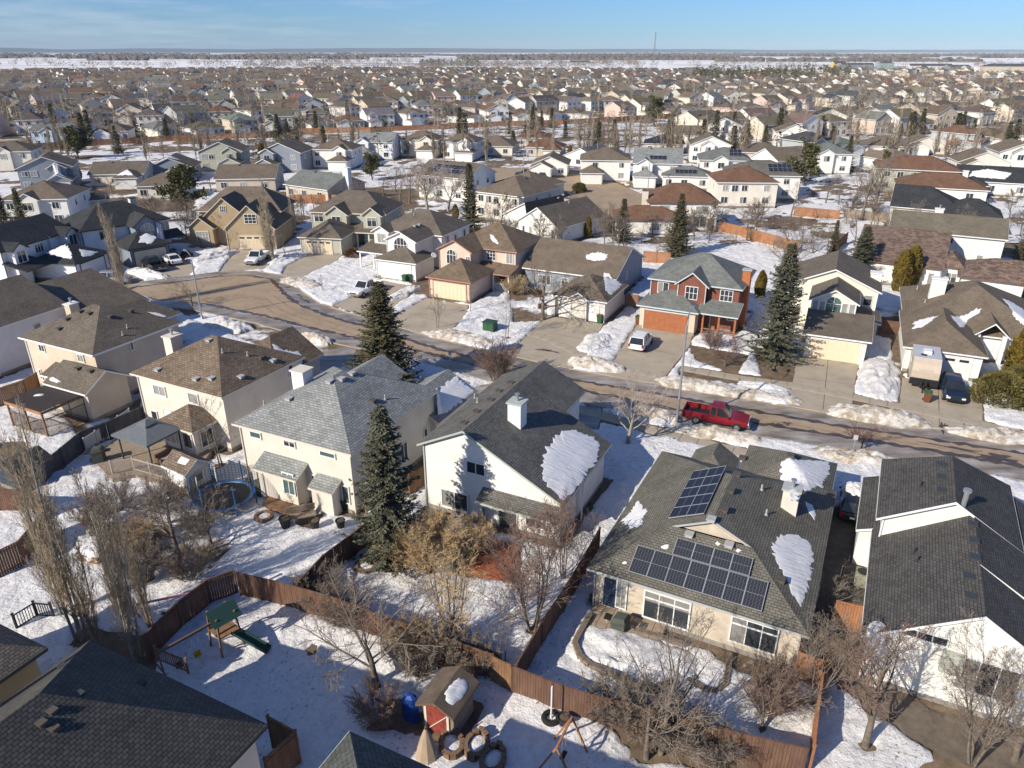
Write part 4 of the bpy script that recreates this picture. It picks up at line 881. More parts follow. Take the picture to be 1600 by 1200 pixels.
m9.window('f', 10.7, -1.6, 3.5, 1.2, 1.2, 2); m9.window('f', 10.7, 6.0, 3.4, .9, 1.2, 1); m9.chimney(6.6, 15.5, 1.2, 1.2, .4, ST_WHITE, False, 2); m9.door('f', 10.7, -1.4)
m9.vents([(1333, 398), (1334, 402)], VENTG); m9.done(True)
m10 = House('sprawling bungalow with brown hip roof behind the travel trailer', 39.5, 69.3, -24, SH_MID, ST_WHITE, WHITE)
m10.block(.3, 14.2, 6.5, 22.4, 2.9, 6.4, 'y', hl=6.9); m10.block(0, 7.5, 0, 12.5, 2.8, 4.8, 'y', 'hh', hl=3.8); m10.block(6.8, 10.0, 5.6, 11.5, 3.2, 4.6, 'y', 'gh', hl=1.2, walls=False)
b = MB()
for x in (7.2, 9.6): b.box((x, 6.1, 1.6), (.4, .4, 3.2))
put('porch_post', b.mesh('porch_post', WHITE), m10.root); m10.door('f', 6.9, 8.4, WHITE)
m10.garage('f', .4, 3.8, 4.9, 2.2, DOORW, True); m10.chimney(3.5, 14.2, 1.5, 1.0, 1.6, ST_WHITE, True); m10.window('f', 6.9, 12, .9, 1.8, 1.3, 3); m10.pipe(1445, 473); m10.pipe(1433, 452); m10.done(True)
roof_snow(m10, [(1424, 515), (1427, 503), (1445, 497), (1467, 493), (1455, 502), (1440, 512)], 'left snow tongue in the roof valley of the brown hip bungalow', seed=33)
roof_snow(m10, [(1483, 492), (1495, 494), (1507, 493), (1526, 482), (1534, 482), (1530, 490), (1512, 500), (1506, 512), (1500, 512)], 'middle snow tongue above the entry gable of the brown hip bungalow', seed=34)
roof_snow(m10, [(1566, 466), (1578, 470), (1600, 484), (1606, 505), (1598, 510), (1582, 495)], 'right-hand snow sheet on the brown hip bungalow roof', seed=35)
m6 = House('rose beige two-storey house with arched window and tawny hip roof', -11.5, 94.5, -26, SH_MID and shingle('tawny_shingle', (0.165, 0.120, 0.080), (0.225, 0.168, 0.115), 0.22, 0.42), ST_ROSE, simple('rose_trim', (.42, .22, .17), .6, .05))
m6.block(0, 6.9, 0, 7.0, 2.8, 4.9, 'y', 'hh', hl=3.5); m6.block(-1.4, 4.3, 5.2, 13, 5.2, 6.7, 'y', 'gh', hl=1.5); m6.block(-1.0, 9.5, 8.3, 17.6, 5.2, 7.8, 'x', hl=4.8); m6.shed(6.7, 9.6, 5.8, 8.8, 2.6, 3.3, 'f', .3, walls=False); m6.shed(3.8, 6.9, 6.4, 8.8, 2.7, 3.4, 'f', .3)
m6.garage('f', .4, 3.5, 4.9, 2.2, DOORC); m6.window('f', 5.5, .9, 3.3, 1.5, 2.0, 3, arch=True); m6.window('f', 5.5, 3.5, 3.5, .7, 1.1, 2); m6.window('f', 8.7, 5.4, 3.6, 1.3, 1.4, 3, rows=3); m6.window('f', 8.7, 8.2, 3.4, 1.0, 1.6, 2, gm=GLASSC); m6.window('f', 8.7, 8.3, .8, 1.3, 1.4, 2, gm=GLASSC); m6.door('f', 8.7, 7.0)
b = MB()
for x in (7.0, 9.3): b.box((x, 6.1, 1.3), (.16, .16, 2.6))
for k in range(14): b.box((7.1 + k * .165, 6.1, .75), (.05, .05, .9))
b.box((8.15, 6.1, 1.2), (2.3, .08, .08)); put('porch_railing', b.mesh('porch_railing', WHITE), m6.root); m6.done(True)
roof_snow(m6, [(765, 366), (771, 368), (778, 378), (779, 383), (770, 378), (766, 372)], 'leaf-shaped snow patch on the tawny hip roof', seed=36)
m5 = House('white two-storey house with arched window gable and dark taupe roof behind the parked white car', -20.0, 103.7, -24, SH_TAUPE, ST_WHITE, WHITE)
m5.block(0, 7.2, 0, 6.0, 2.8, 4.5, 'y', 'hh', hl=3.5); m5.block(.5, 6.0, 2.3, 9.5, 5.2, 6.5, 'y', 'gh', hl=1.5); m5.block(-4.2, 7.4, 7.4, 17.2, 5.2, 7.8, 'x', hl=4.8); m5.block(-4.2, -.9, 6.0, 10, 5.18, 6.1, 'y', 'gh', hl=1); m5.shed(-5, .2, 3.2, 7.8, 2.7, 3.6, 'f', .3, walls=False)
m5.garage('f', .4, 3.6, 4.9, 2.2, DOORW); m5.window('f', 2.6, 3.2, 3.0, 2.2, 2.6, 4, arch=True, rows=1); m5.window('f', 6.3, -2.5, 3.5, 1.4, 1.4, 2); m5.window('f', 7.8, -2.5, .9, 1.5, 1.4, 2); m5.door('f', 7.8, -.4)
m5.window('r', 7.0, 9.5, 3.2, .9, 1.5, 1); m5.window('r', 7.0, 12, 3.4, .8, 1.0, 1); m5.window('r', 7.0, 15, 3.4, .8, 1.2, 1)
b = MB()
for x in (-4.7, -2.3, 0): b.box((x, 3.6, 1.35), (.18, .18, 2.7))
put('porch_post', b.mesh('porch_post', WHITE), m5.root); m5.pipe(647, 337); m5.vents([(648, 354), (655, 352)], VENTG); m5.done(True)
m4 = House('sage grey two-storey house with twin gables and dark taupe roof', -34.5, 117.2, -10, SH_TAUPE, SD_GRN, CREAMT)
m4.block(0, 7.6, 0, 8.5, 2.8, 4.9, 'y', 'hh', hl=3.6); m4.block(-1.4, 12.4, 8.0, 18, 5.2, 8.1, 'x', hl=5.0); m4.block(2.0, 6.4, 6.2, 12, 5.18, 6.7, 'y', 'gh', hl=1.5); m4.block(8.4, 12.2, 6.4, 12, 5.18, 6.6, 'y', 'gh', hl=1.5); m4.shed(6.0, 12.4, 5.2, 8.4, 2.7, 3.5, 'f', .3, walls=False)
m4.garage('f', .4, 3.4, 4.4, 2.2, DOORC, True); m4.window('f', 8.4, .3, 3.5, 1.6, 1.4, 2, gm=GLASS); m4.window('f', 6.5, 4.2, 3.4, 1.5, 1.5, 2); m4.window('f', 6.7, 10.3, 3.4, 1.6, 1.5, 2); m4.door('f', 8.4, 9.0)
b = MB()
for x in (8.0, 10, 12.1): b.box((x, 5.6, 1.35), (.2, .2, 2.7))
put('porch_post', b.mesh('porch_post', CREAMT), m4.root); m4.done(True)
m3 = House('tan stucco house with three steep gables behind the bare poplars', -45.0, 120.3, 0, SH_MID, ST_TAN, simple('pale_rake_trim', (.62, .55, .45), .6, .04))
m3.block(-2.2, 6.4, -.4, 10, 3.4, 7.3, 'y', 'gh', hl=3, ov=.35); m3.block(-7.2, 1.6, 2.4, 12, 4.2, 8.0, 'y', 'gh', hl=3, ov=.35); m3.block(-9.0, 5.6, 6.5, 16, 5.0, 8.4, 'x', 'hh', hl=4.2); m3.block(-8.9, -4.2, 1.0, 8, 3.2, 5.1, 'y', 'gh', hl=1.5)
m3.garage('f', -.1, 2.4, 4.8, 2.2, DOORC, True); m3.window('f', -.1, 2.4, 4.3, 1.9, 1.5, 3, rows=3); m3.window('f', 2.7, -2.9, 5.6, 1.0, 1.0, 3, rows=2); m3.window('f', 1.3, -6.4, 1.1, 2.0, 1.6, 4, rows=2); m3.done(True)
m2 = House('white and charcoal two-storey house with black roof and big arched window', -57.5, 108.6, 47, SH_BLACK, SD_WHITE, DARKT)
m2.block(0, 6.6, 0, 6.6, 2.8, 4.7, 'y', 'hh', hl=3.3, wall=SD_BLUE); m2.block(-4.2, 9.6, 6.0, 16, 5.3, 8.2, 'x', hl=5); m2.block(2.6, 7.0, 3.4, 9, 5.28, 6.9, 'y', 'gh', hl=1.5, wall=SD_BLUE); m2.shed(6.4, 10.6, 3.8, 6.5, 2.7, 3.5, 'f', .3, walls=False)
m2.garage('f', .4, 3.3, 4.8, 2.2, DOORC); m2.window('f', 3.7, 4.8, 3.1, 2.2, 2.4, 3, arch=True, gm=GLASSC, rows=1); m2.window('f', 6.4, 8.4, 3.5, 1.7, 1.3, 3, gm=GLASSC); m2.window('f', 6.4, -.5, 3.5, 1.8, 1.3, 3)
for k in (7.5, 9.4, 11.5): m2.window('l', -3.8, k, 3.6, .6, 1.5, 1)
m2.window('l', -3.8, 10, .6, 1.4, 2, 2); m2.chimney(6.8, 13, .9, .9, .8, ST_CREAM, False, 5); m2.done(True)
roof_snow(m2, [(219, 370), (246, 366), (265, 373), (268, 377), (236, 382), (216, 380)], 'snow sheet on the black garage roof behind the black pickup', seed=41)
roof_snow(m2, [(165, 294), (186, 297), (200, 302), (184, 303), (172, 300)], 'long snow sliver on the upper black hip roof', seed=42, thick=.08)
m1 = House('white two-storey house with black roof and snowy garage roof at the left edge', -61.3, 101.0, 80, SH_BLACK, SD_WHITE, DARKT)
m1.block(0, 7.6, 0, 7.5, 2.7, 4.6, 'y', 'hh', hl=3.8); m1.block(-4.5, 9.5, 7.0, 16, 5.2, 7.6, 'x', 'gg'); m1.block(-3.8, -.8, 5.8, 10, 5.18, 6.1, 'y', 'gh', hl=1); m1.block(6.2, 9.2, 5.8, 10, 5.18, 6.1, 'y', 'gh', hl=1); m1.shed(-4.5, .3, 3.8, 7.4, 2.7, 3.6, 'f', .3, walls=False)
m1.garage('f', .4, 3.8, 4.9, 2.2, DOORW); m1.window('f', 6.1, -2.3, 3.3, 1.5, 1.6, 2); m1.window('f', 6.1, 7.7, 3.3, 1.5, 1.6, 2); m1.window('f', 7.4, 2.4, 3.5, 1.5, 1.2, 3); m1.window('f', 7.4, -2, .8, 1.8, 1.6, 2); m1.done(True)
roof_snow(m1, [(68, 388), (82, 381), (105, 384), (113, 396), (112, 406), (96, 403), (72, 396)], 'big snow sheet on the black garage roof at the left edge', seed=43)
roof_snow(m1, [(122, 389), (140, 392), (155, 394), (142, 401), (128, 402)], 'smaller snow sheet at the street side of the left black garage roof', seed=44)
# second row
m16 = House('white two-storey house with red-brown hip roof behind the two spruces', 24.4, 133.8, -3, SH_RED, ST_WHITE, BROWNT)
m16.block(0, 13, 0, 10, 5.2, 7.9, 'x', hl=5); m16.block(-6, 6.5, -3.6, 5, 2.8, 4.6, 'x', hl=4); m16.chimney(-.2, 3, 1, 1, 1.4, ST_CREAM, False, 3)
m16.window('f', .4, 3.0, 3.3, 1.8, 1.3, 2); m16.window('f', .4, 9.8, 3.3, 2.2, 1.2, 2); m16.window('f', .4, 9.6, .8, 2.4, 1.9, 2); m16.door('f', .4, 11.6); m16.window('f', -3.2, 1.5, .9, 1.6, 1.2, 2); m16.done(True)
m18 = House('white bungalow with two stepped gables and dark brown roof', 1.4, 128.0, -42, SH_TAUPE, ST_WHITE, WHITE)
m18.block(-1, 8.5, 0, 14, 3.0, 5.9, 'y', 'gg'); m18.block(-7.0, -1.02, 3.0, 14, 2.9, 5.6, 'y', 'gg', r=-1.6)
for a0, w_, h_ in ((.6, .5, 1.3), (2.2, .6, 1.4), (7.1, .7, 1.2)): m18.window('f', .3, a0, 1.0, w_, h_, 1)
m18.window('f', 3.3, -3.5, .9, 1.2, 1.3, 2); m18.vents([(868, 300), (880, 305), (872, 312)], VENTG); m18.pipe(889, 318); m18.done(True)
m11 = House('low white house with speckled brown roof behind the tall golden cedars', 50.9, 101.1, -30, SH_SPECK, ST_WHITE, BROWNT)
m11.block(-3, 8.6, -.4, 20, 3.2, 6.2, 'x', 'gg'); m11.block(10.2, 18, -2.4, 7, 3.0, 4.9, 'x', 'hg', hl=4); m11.block(7.4, 11, 1, 7, 3.3, 4.8, 'y', 'hh', hl=1.8); m11.window('f', 0, 7.2, .8, .7, 1.6, 1); m11.window('f', -.1, .5, 1.2, .6, .7, 1); m11.window('f', 1.4, 9.6, .8, 1.3, 1.6, 2); m11.done(True)
m12 = House('white two-storey house with long olive tan gable roof', 58.5, 113.3, -28, SH_MID and shingle('olive_tan_shingle', (0.165, 0.145, 0.105), (0.205, 0.180, 0.130), 0.22, 0.42), ST_WHITE, WHITE)
m12.block(-.4, 15.4, -.3, 11, 5.0, 7.0, 'x', 'gg'); m12.window('f', .1, 8.2, 3.6, .8, .9, 1); m12.window('f', .1, 12.5, .9, .8, 1.4, 1); m12.chimney(6.2, 9.5, 1.2, 1, 1.2, ST_WHITE, True); m12.done(True)
m13 = House('long house with black hip roof and cream walls', 69.3, 136.5, -28, SH_BLACK, SD_CREAM, WHITE)
m13.block(0, 12, 0, 12, 4.0, 7.2, 'x', 'gh', hl=6); m13.block(8, 18, -1, 8, 3.6, 6.0, 'x', 'hh', hl=4); m13.window('f', .4, 5, 1.8, 1.4, 1.2, 2); m13.done(True)
# ------------------------------------------------------------------ trees and shrubs
def rdir(rng, d, ang):
    """a direction at angle ang from d, at random turn"""
    d = d.normalized(); up = Vector((0, 0, 1)) if abs(d.z) < .95 else Vector((1, 0, 0)); x = d.cross(up).normalized(); y = d.cross(x); a = rng.uniform(0, 2 * math.pi)
    return (d * math.cos(ang) + (x * math.cos(a) + y * math.sin(a)) * math.sin(ang)).normalized()
def grow(T, C, rng, p, d, L, r, lvl, P):
    """one branch; P: dict of lists by level"""
    n = P['seg'][lvl]; pts = [p]; rad = [r]; q = p.copy(); dd = d.copy(); st = L / n; ds = []
    for i in range(n):
        dd = (dd + Vector((rng.gauss(0, 1), rng.gauss(0, 1), rng.gauss(0, 1))) * P['wig'][lvl] + Vector((0, 0, P['up'][lvl]))).normalized()
        q = q + dd * st; pts.append(q.copy()); rad.append(max(P['rmin'], r * (1 - (1 - P['tip'][lvl]) * (i + 1) / n))); ds.append(dd.copy())
    (T if lvl <= P['wood'] else C).tube(pts, rad, 6 if lvl == 0 else (4 if lvl <= P['wood'] else 3))
    if lvl + 1 < P['lev']:
        k = P['kids'][lvl]; k = max(1, int(k * rng.uniform(.8, 1.2)))
        for j in range(k):
            t = P['t0'][lvl] + (P['t1'] - P['t0'][lvl]) * (j + rng.random()) / k; f = t * n; i = min(n - 1, int(f)); fr = f - i
            b = pts[i].lerp(pts[i + 1], fr); br = rad[i] + (rad[i + 1] - rad[i]) * fr
            shape = P['shape'](t) if lvl == 0 else (1.15 - .65 * t)
            grow(T, C, rng, b, rdir(rng, ds[i], rng.uniform(*P['ang'][lvl])), P['len'][lvl] * shape * rng.uniform(.75, 1.2) * (L if lvl else P['H']), max(P['rmin'], br * P['rk'][lvl]), lvl + 1, P)
BASEP = dict(lev=5, seg=[6, 5, 4, 3, 2], wig=[.06, .12, .16, .2, .25], up=[.08, .07, .06, .05, .02], tip=[.25, .25, .3, .4, .5], wood=1, kids=[10, 7, 6, 4], t0=[.28, .2, .15, .1], t1=1.0,
             ang=[(.5, .95), (.45, .9), (.5, 1.0), (.5, 1.1)], len=[.46, .5, .5, .5], rk=[.5, .52, .55, .6], rmin=.0065, shape=lambda t: 1.1 - .75 * abs(t - .35), H=1)
def bare(seed, H, r=.16, trunk=.8, **kw):
    P = dict(BASEP); P.update(kw); P['H'] = H; rng = random.Random(seed); T, C = MB(), MB()
    grow(T, C, rng, Vector((0, 0, -.2)), Vector((rng.uniform(-.06, .06), rng.uniform(-.06, .06), 1)), H * trunk, r, 0, P); return T, C
def multi(seed, H, stems, spread, r=.08, **kw):
    P = dict(BASEP); P.update(kw); P['H'] = H; rng = random.Random(seed); T, C = MB(), MB()
    for i in range(stems):
        a = 2 * math.pi * (i + rng.random() * .6) / stems; t = spread * rng.uniform(.35, 1.0)
        grow(T, C, rng, Vector((math.cos(a) * .12, math.sin(a) * .12, -.2)), Vector((math.cos(a) * math.sin(t), math.sin(a) * math.sin(t), math.cos(t))), H * rng.uniform(.75, 1.0) * P.get('stemk', .9), r * rng.uniform(.7, 1.1), 0, P)
    return T, C
def poplar(seed, H, w_=1.0, r=.16, rmin=.0075, n=54, lev=4, stems=1):
    P = dict(BASEP); P.update(lev=lev, seg=[8, 4, 3, 2], wig=[.02, .05, .1, .15], up=[.05, .22, .2, .12], tip=[.12, .25, .35, .5], wood=0, kids=[n, 7, 5], t0=[.08, .12, .1], ang=[(.35, .65), (.3, .6), (.35, .8)],
             len=[.20 * w_, .5, .5], rk=[.3, .5, .55], rmin=rmin, shape=lambda t: (1.15 - .8 * t) * (1 if t > .12 else .5)); P['H'] = H
    rng = random.Random(seed); T, C = MB(), MB()
    for s_ in range(stems):
        a = rng.uniform(0, 6.28); k = 0 if s_ == 0 else .35
        grow(T, C, rng, Vector((math.cos(a) * k, math.sin(a) * k, -.2)), Vector((math.cos(a) * .05 * (s_ > 0), math.sin(a) * .05 * (s_ > 0), 1)), H * (1 if s_ == 0 else rng.uniform(.65, .9)), r * (1 if s_ == 0 else .7), 0, P)
    return T, C
def spruce(seed, H, Rb, dens=1.0, spray=.34, gap=.3, power=.85):
    rng = random.Random(seed); T, C = MB(), MB(); CN = MB(); T.tube([(0, 0, -.2), (0, 0, H * .5), (0, 0, H * .99)], [.022 * H, .012 * H, .01], 6); z = H * .03; k = 0
    while z < H * .985:
        f = z / H; Rr = Rb * (1 - f) ** power * rng.uniform(.80, 1.14) + .10; nb = max(4, int((9 if f < .8 else 7)))
        for b in range(nb):
            a = 2 * math.pi * (b + rng.random() * .7) / nb + k * .9; L = Rr * rng.uniform(.62, 1.16) * (1 + .22 * math.sin(a * 2 + z * 1.3 + seed) * math.sin(a * 3 - z * .9)); droop = rng.uniform(.18, .42) * (1 - f * .9); tip = rng.uniform(.1, .3)
            def pt(t): return Vector((math.cos(a) * L * t, math.sin(a) * L * t, z + (-droop * math.sin(t * 1.9) + tip * t * t) * L))
            if L > .7: T.tube([pt(0), pt(.5), pt(.9)], [.02 + .006 * L, .016, .008], 3)
            m = max(3, int(L / .13 * dens))
            for i in range(m):
                t = .18 + .82 * (i + rng.random()) / m; p = pt(t); out = (pt(min(1, t + .05)) - pt(t - .05)).normalized(); side = Vector((-math.sin(a), math.cos(a), 0)); wv = spray * (1.25 - .55 * t)
                for s_ in (-1, 1, 0):
                    dv = (out * rng.uniform(.35, .8) + side * s_ * rng.uniform(.5, 1.0) + Vector((0, 0, rng.uniform(-.55, .15)))).normalized(); ln = wv * rng.uniform(.7, 1.25)
                    nrm = dv.cross(Vector((rng.gauss(0, .5), rng.gauss(0, .5), 1))).normalized() * ln * rng.uniform(.16, .26); e = p + dv * ln; mm = p + dv * ln * .5 + Vector((0, 0, .03))
                    C.face([p, mm + nrm, e, mm - nrm])
                if f > .72 and rng.random() < .35 and dens >= .8: q = p + Vector((0, 0, -.04)); CN.lathe([(0, .0), (.045, -.05), (.05, -.12), (0, -.2)], 5, 0, q)
        z += gap * (1.05 - .35 * f) * rng.uniform(.85, 1.15); k += 1
    return T, C, CN
def leafball(seed, prof, n, ls=.12, upright=.6, squash=1.0, lean=0):
    """dense shrub or cedar: leaf faces on and inside a body of revolution; prof(z01)->radius, returns crown mesh"""
    rng = random.Random(seed); C = MB(); Hh = prof['h']; off = [(rng.uniform(-1, 1), rng.uniform(-1, 1), rng.uniform(0, 1)) for _ in range(14)]
    for i in range(n):
        f = rng.random() ** .8; a = rng.uniform(0, 6.283); lump = 1 + .13 * math.sin(a * 3 + f * 9 + seed) + .08 * math.sin(a * 7 - f * 15)
        r = prof['r'](f) * lump * (1 - .38 * rng.random() ** 2); p = Vector((math.cos(a) * r, math.sin(a) * r * squash, f * Hh)); o = Vector((math.cos(a), math.sin(a), .25)).normalized()
        dv = (o * (1 - upright) + Vector((rng.gauss(0, .3), rng.gauss(0, .3), upright))).normalized(); ln = ls * rng.uniform(.7, 1.5); s_ = dv.cross(o + Vector((rng.gauss(0, .4), rng.gauss(0, .4), rng.gauss(0, .4)))).normalized() * ln * .33
        C.face([p, p + dv * ln * .5 + s_, p + dv * ln, p + dv * ln * .5 - s_])
    return C
PROTO = {}
def proto(key, T, C, *a):
    cn = None
    if isinstance(a[0], MB): cn, a = a[0], a[1:]
    PROTO[key] = (T.mesh('trunk', a[0], True) if T and T.v else None, C.mesh('crown', a[1]), cn.mesh('cones', CONE) if cn and cn.v else None)
proto('broad1', *bare(1, 8, .17, .72), BARK, TWIG); proto('broad2', *bare(2, 8, .16, .75, ang=[(.6, 1.05), (.5, 1.0), (.5, 1.0), (.5, 1.1)]), BARK, TWIG)
proto('pale', *bare(3, 6.2, .17, .62, t0=[.32, .15, .1, .1], kids=[13, 9, 7, 4], ang=[(.55, 1.0), (.4, .8), (.45, .9), (.5, 1.0)], len=[.55, .48, .48, .45]), BARKL, TWIGG)
proto('apple', *bare(4, 5.0, .14, .45, t0=[.35, .1, .1, .1], kids=[9, 7, 6, 4], ang=[(.8, 1.35), (.5, 1.0), (.5, 1.1), (.5, 1.2)], len=[.62, .55, .5, .45], up=[.02, -.01, .02, .0, -.02]), BARK, TWIG)
proto('vase', *multi(5, 8.5, 5, .36, .085, kids=[9, 7, 5, 3], t0=[.3, .15, .1, .1], ang=[(.3, .65), (.35, .8), (.4, .9), (.5, 1.0)], len=[.30, .5, .5, .5]), BARK, TWIGY)
proto('greyvase', *multi(15, 8.5, 4, .34, .09, kids=[11, 8, 5, 3], t0=[.3, .15, .1, .1], ang=[(.3, .65), (.35, .8), (.4, .9), (.5, 1.0)], len=[.32, .5, .5, .5]), BARK, TWIG)
proto('redvase', *multi(6, 7.0, 6, .55, .06, kids=[11, 7, 5, 3], t0=[.2, .12, .1, .1], ang=[(.3, .7), (.35, .8), (.4, .9), (.5, 1.0)], len=[.36, .5, .5, .5]), BARK, TWIGR)
proto('ascend', *bare(12, 7, .15, .85, t0=[.22, .15, .1, .1], kids=[16, 8, 6, 4], ang=[(.4, .75), (.35, .75), (.4, .9), (.5, 1.0)], len=[.42, .5, .48, .45]), BARK, TWIGR)
proto('thin', *multi(7, 6.5, 2, .16, .06, kids=[10, 6, 4, 3], lev=4, ang=[(.4, .8), (.4, .8), (.4, .9)], len=[.28, .5, .5]), BARK, TWIG)
proto('twiggy', *multi(8, 2.6, 16, .8, .028, lev=4, seg=[4, 3, 2, 2], kids=[9, 7, 5], t0=[.15, .1, .1], ang=[(.3, .7), (.4, .9), (.5, 1.0)], len=[.36, .5, .5]), BARK, TWIG)
proto('ochre', *multi(9, 2.6, 26, .85, .026, lev=4, seg=[4, 3, 2, 2], rmin=.005, kids=[10, 8, 5], t0=[.25, .1, .1], ang=[(.25, .6), (.3, .8), (.4, 1.0)], len=[.36, .5, .5]), BARK, TWIGY)
proto('redtwig', *multi(10, 3.2, 16, .6, .026, lev=4, seg=[4, 3, 2, 2], kids=[9, 7, 5], t0=[.15, .1, .1], ang=[(.25, .6), (.3, .8), (.4, 1.0)], len=[.36, .5, .5]), BARK, TWIGR)
proto('plum', *bare(11, 4.2, .12, .4, t0=[.5, .1, .1, .1], kids=[10, 9, 7, 4], ang=[(.7, 1.2), (.4, .9), (.45, .9), (.5, 1.0)], len=[.6, .5, .5, .5]), BARK, simple('plum_twig', (.115, .055, .05), .85, .2, 1))
proto('pop1', *poplar(21, 12, 1.0), BARKL, TWIGP); proto('pop2', *poplar(22, 12, .85, stems=2), BARKL, TWIGP); proto('pop3', *poplar(23, 12, 1.15, n=52, stems=3), BARKL, TWIGP)
proto('spr1', *spruce(31, 10.6, 2.9), BARK, NEEDLE); proto('spr2', *spruce(32, 11.4, 2.6, 1.0, .34, .28, .8), BARK, NEEDLEB); proto('spr3', *spruce(33, 9, 2.2, .8, .4, .34), BARK, NEEDLE)
def pine(seed, H):
    T, C = bare(seed, H, .2, .8, lev=3, kids=[20, 7], t0=[.18, .3], ang=[(.9, 1.35), (.4, .8)], len=[.36, .45], shape=lambda t: 1.15 - .75 * t, wood=2, rmin=.015); rng = random.Random(seed); C = MB(); vs = [Vector(v) for v in T.v[40:]]
    for i in range(5200):
        p = rng.choice(vs); 
        if p.z < H * .15: continue
        p = p + Vector((rng.gauss(0, .28), rng.gauss(0, .28), rng.gauss(.12, .24))); dv = Vector((rng.gauss(0, .5), rng.gauss(0, .5), rng.uniform(.0, 1))).normalized(); ln = rng.uniform(.3, .55); s_ = dv.cross(Vector((rng.gauss(0, 1), rng.gauss(0, 1), .3))).normalized() * ln * .28
        C.face([p, p + dv * ln * .5 + s_, p + dv * ln, p + dv * ln * .5 - s_])
    return T, C
proto('pine', *pine(41, 8), BARK, NEEDLEP)
proto('cedar', None, leafball(51, dict(h=4.6, r=lambda f: .95 * math.sin(math.pi * min(1, f * .85 + .15)) ** .6), 6500, .22, .75, .8), BARK, CEDAR)
proto('globe', None, leafball(52, dict(h=2.3, r=lambda f: 1.75 * math.sqrt(max(0, 1 - (f * 1.35 - .35) ** 2))), 9000, .16, .35), BARK, simple('juniper_leaf', (.135, .115, .035), .75, .4, 1.2))
proto('mound', None, leafball(53, dict(h=1.1, r=lambda f: 1.0 * math.sqrt(max(0, 1 - f * f))), 2600, .14, .3), BARK, simple('bronze_leaf', (.17, .085, .04), .8, .4, 1.5))
FTWIG = simple('far_twig', (.165, .130, .100), .85, .25, 1.0); FTWIGP = simple('far_poplar_twig', (.25, .20, .14), .85, .25, 1.0)
# lighter meshes for trees beyond the second street
LOWP = dict(lev=4, seg=[5, 3, 2, 2], rmin=.022, kids=[12, 8, 6], wood=1)
for i in range(3): proto('fbare%d' % i, *bare(61 + i, 8, .16, .72, **LOWP), BARK, FTWIG)
proto('fgold', *bare(66, 8, .16, .72, **LOWP), BARK, simple('russet_twig', (.30, .150, .065), .85, .25, 1))
for i in range(2): proto('fpop%d' % i, *poplar(71 + i, 12, 1.0, .16, .026, 46, 3, 1 + i), BARKL, FTWIGP)
for i in range(2): proto('fspr%d' % i, *spruce(81 + i, 10, 2.6, .35, .75, .55), BARK, NEEDLE)
NAMES = dict(broad='bare_tree', pale='bare_tree', apple='apple_tree', vase='bare_tree', redvase='bare_tree', greyvase='bare_tree', ascend='bare_tree', thin='young_tree', twiggy='bare_shrub', ochre='bare_shrub', redtwig='bare_shrub', plum='plum_tree', pop='poplar_tree', spr='spruce_tree', pine='pine_tree', cedar='cedar_shrub', globe='juniper_shrub', mound='garden_shrub', fbare='bare_tree', fgold='bare_tree', fpop='poplar_tree', fspr='spruce_tree')
CATS = dict(bare_shrub='shrub', cedar_shrub='shrub', juniper_shrub='shrub', garden_shrub='shrub')
def plant(key, x, y, label, group, s=1.0, rz=None, sz=None, z=0.0, single=False, leaf=None):
    nm = NAMES[key.rstrip('0123456789')]; t, c, e = PROTO[key]; TRUNKS.append((x, y, (1.4 if nm == 'spruce_tree' else .45) * min(s, 1.2) * RNG.uniform(.6, 1.1) if y < 125 else .01)); rz = RNG.uniform(0, 6.28) if rz is None else rz
    r = thing(nm, label, CATS.get(nm, 'tree'), (x, y, z), rz, group, (s, s, sz or s))
    if t: put('trunk', t, r)
    o = put('crown', c, r)
    if e: put('cones', e, o)
    return r
def plant_px(key, px, py, label, group, top=None, H=None, s=None, wide=1.0, **k):
    x, y = G(px, py)
    if top is not None: sz = (Zat(x, y, top)) / H; s = sz * wide
    else: sz = s
    return plant(key, x, y, label, group, s, sz=sz, **k)
GN = 'trees and shrubs in the near gardens'
# spruces
plant_px('spr1', 603, 600, 'tall broad dark spruce between the grey-roofed cream house and the street', GN, 437, 10.6, wide=1.42)
plant_px('spr2', 612, 872, 'tall blue-green spruce in front of the right end of the grey-roofed cream house', GN, 630, 11.4, wide=1.08)
plant_px('spr2', 1210, 560, 'tall slim blue-grey spruce between the red log house and the arched-window house', GN, 376, 11.4, wide=1.1)
plant_px('spr1', 1057, 402, 'spruce with bare lower trunk in front of the white wall of the red-brown roofed house', GN, 300, 10.6, wide=1.05)
plant_px('spr3', 972, 378, 'shorter spruce standing left of the red-brown roofed house', GN, 310, 9, wide=1.15)
plant_px('spr3', 735, 364, 'dark narrow spruce in front of the hazy grey bare trees at centre', GN, 255, 9, wide=.9)
plant_px('spr2', 1340, 440, 'silvery blue spruce beside the speckled brown roof', GN, 352, 11.4, wide=1.5)
plant_px('spr3', 1300, 400, 'small dark spruce next to the silvery blue spruce', GN, 344, 9, wide=.9)
plant_px('spr1', 1600, 412, 'dark spruce cut by the right edge of the view', GN, 300, 10.6, wide=.8)
plant_px('spr1', 12, 366, 'dark spruce at the left edge, left one of the pair', GN, 290, 10.6, wide=.9)
plant_px('spr3', 40, 364, 'dark spruce against the brown hip roof, right one of the left pair', GN, 294, 9, wide=1.0)
# pines
plant_px('pine', 292, 332, 'round-headed green pine behind the tan stucco house', GN, 252, 8, wide=1.25)
plant_px('pine', 122, 248, 'broad green pine beside the blue-grey house far left', GN, 194, 8, wide=1.25)
plant_px('pine', 582, 282, 'olive green pine beside the hazy grey bare trees', GN, 235, 8, wide=1.1)
plant_px('pine', 1255, 290, 'big olive pine right of the roof with two rows of solar panels', GN, 218, 8, wide=1.2)
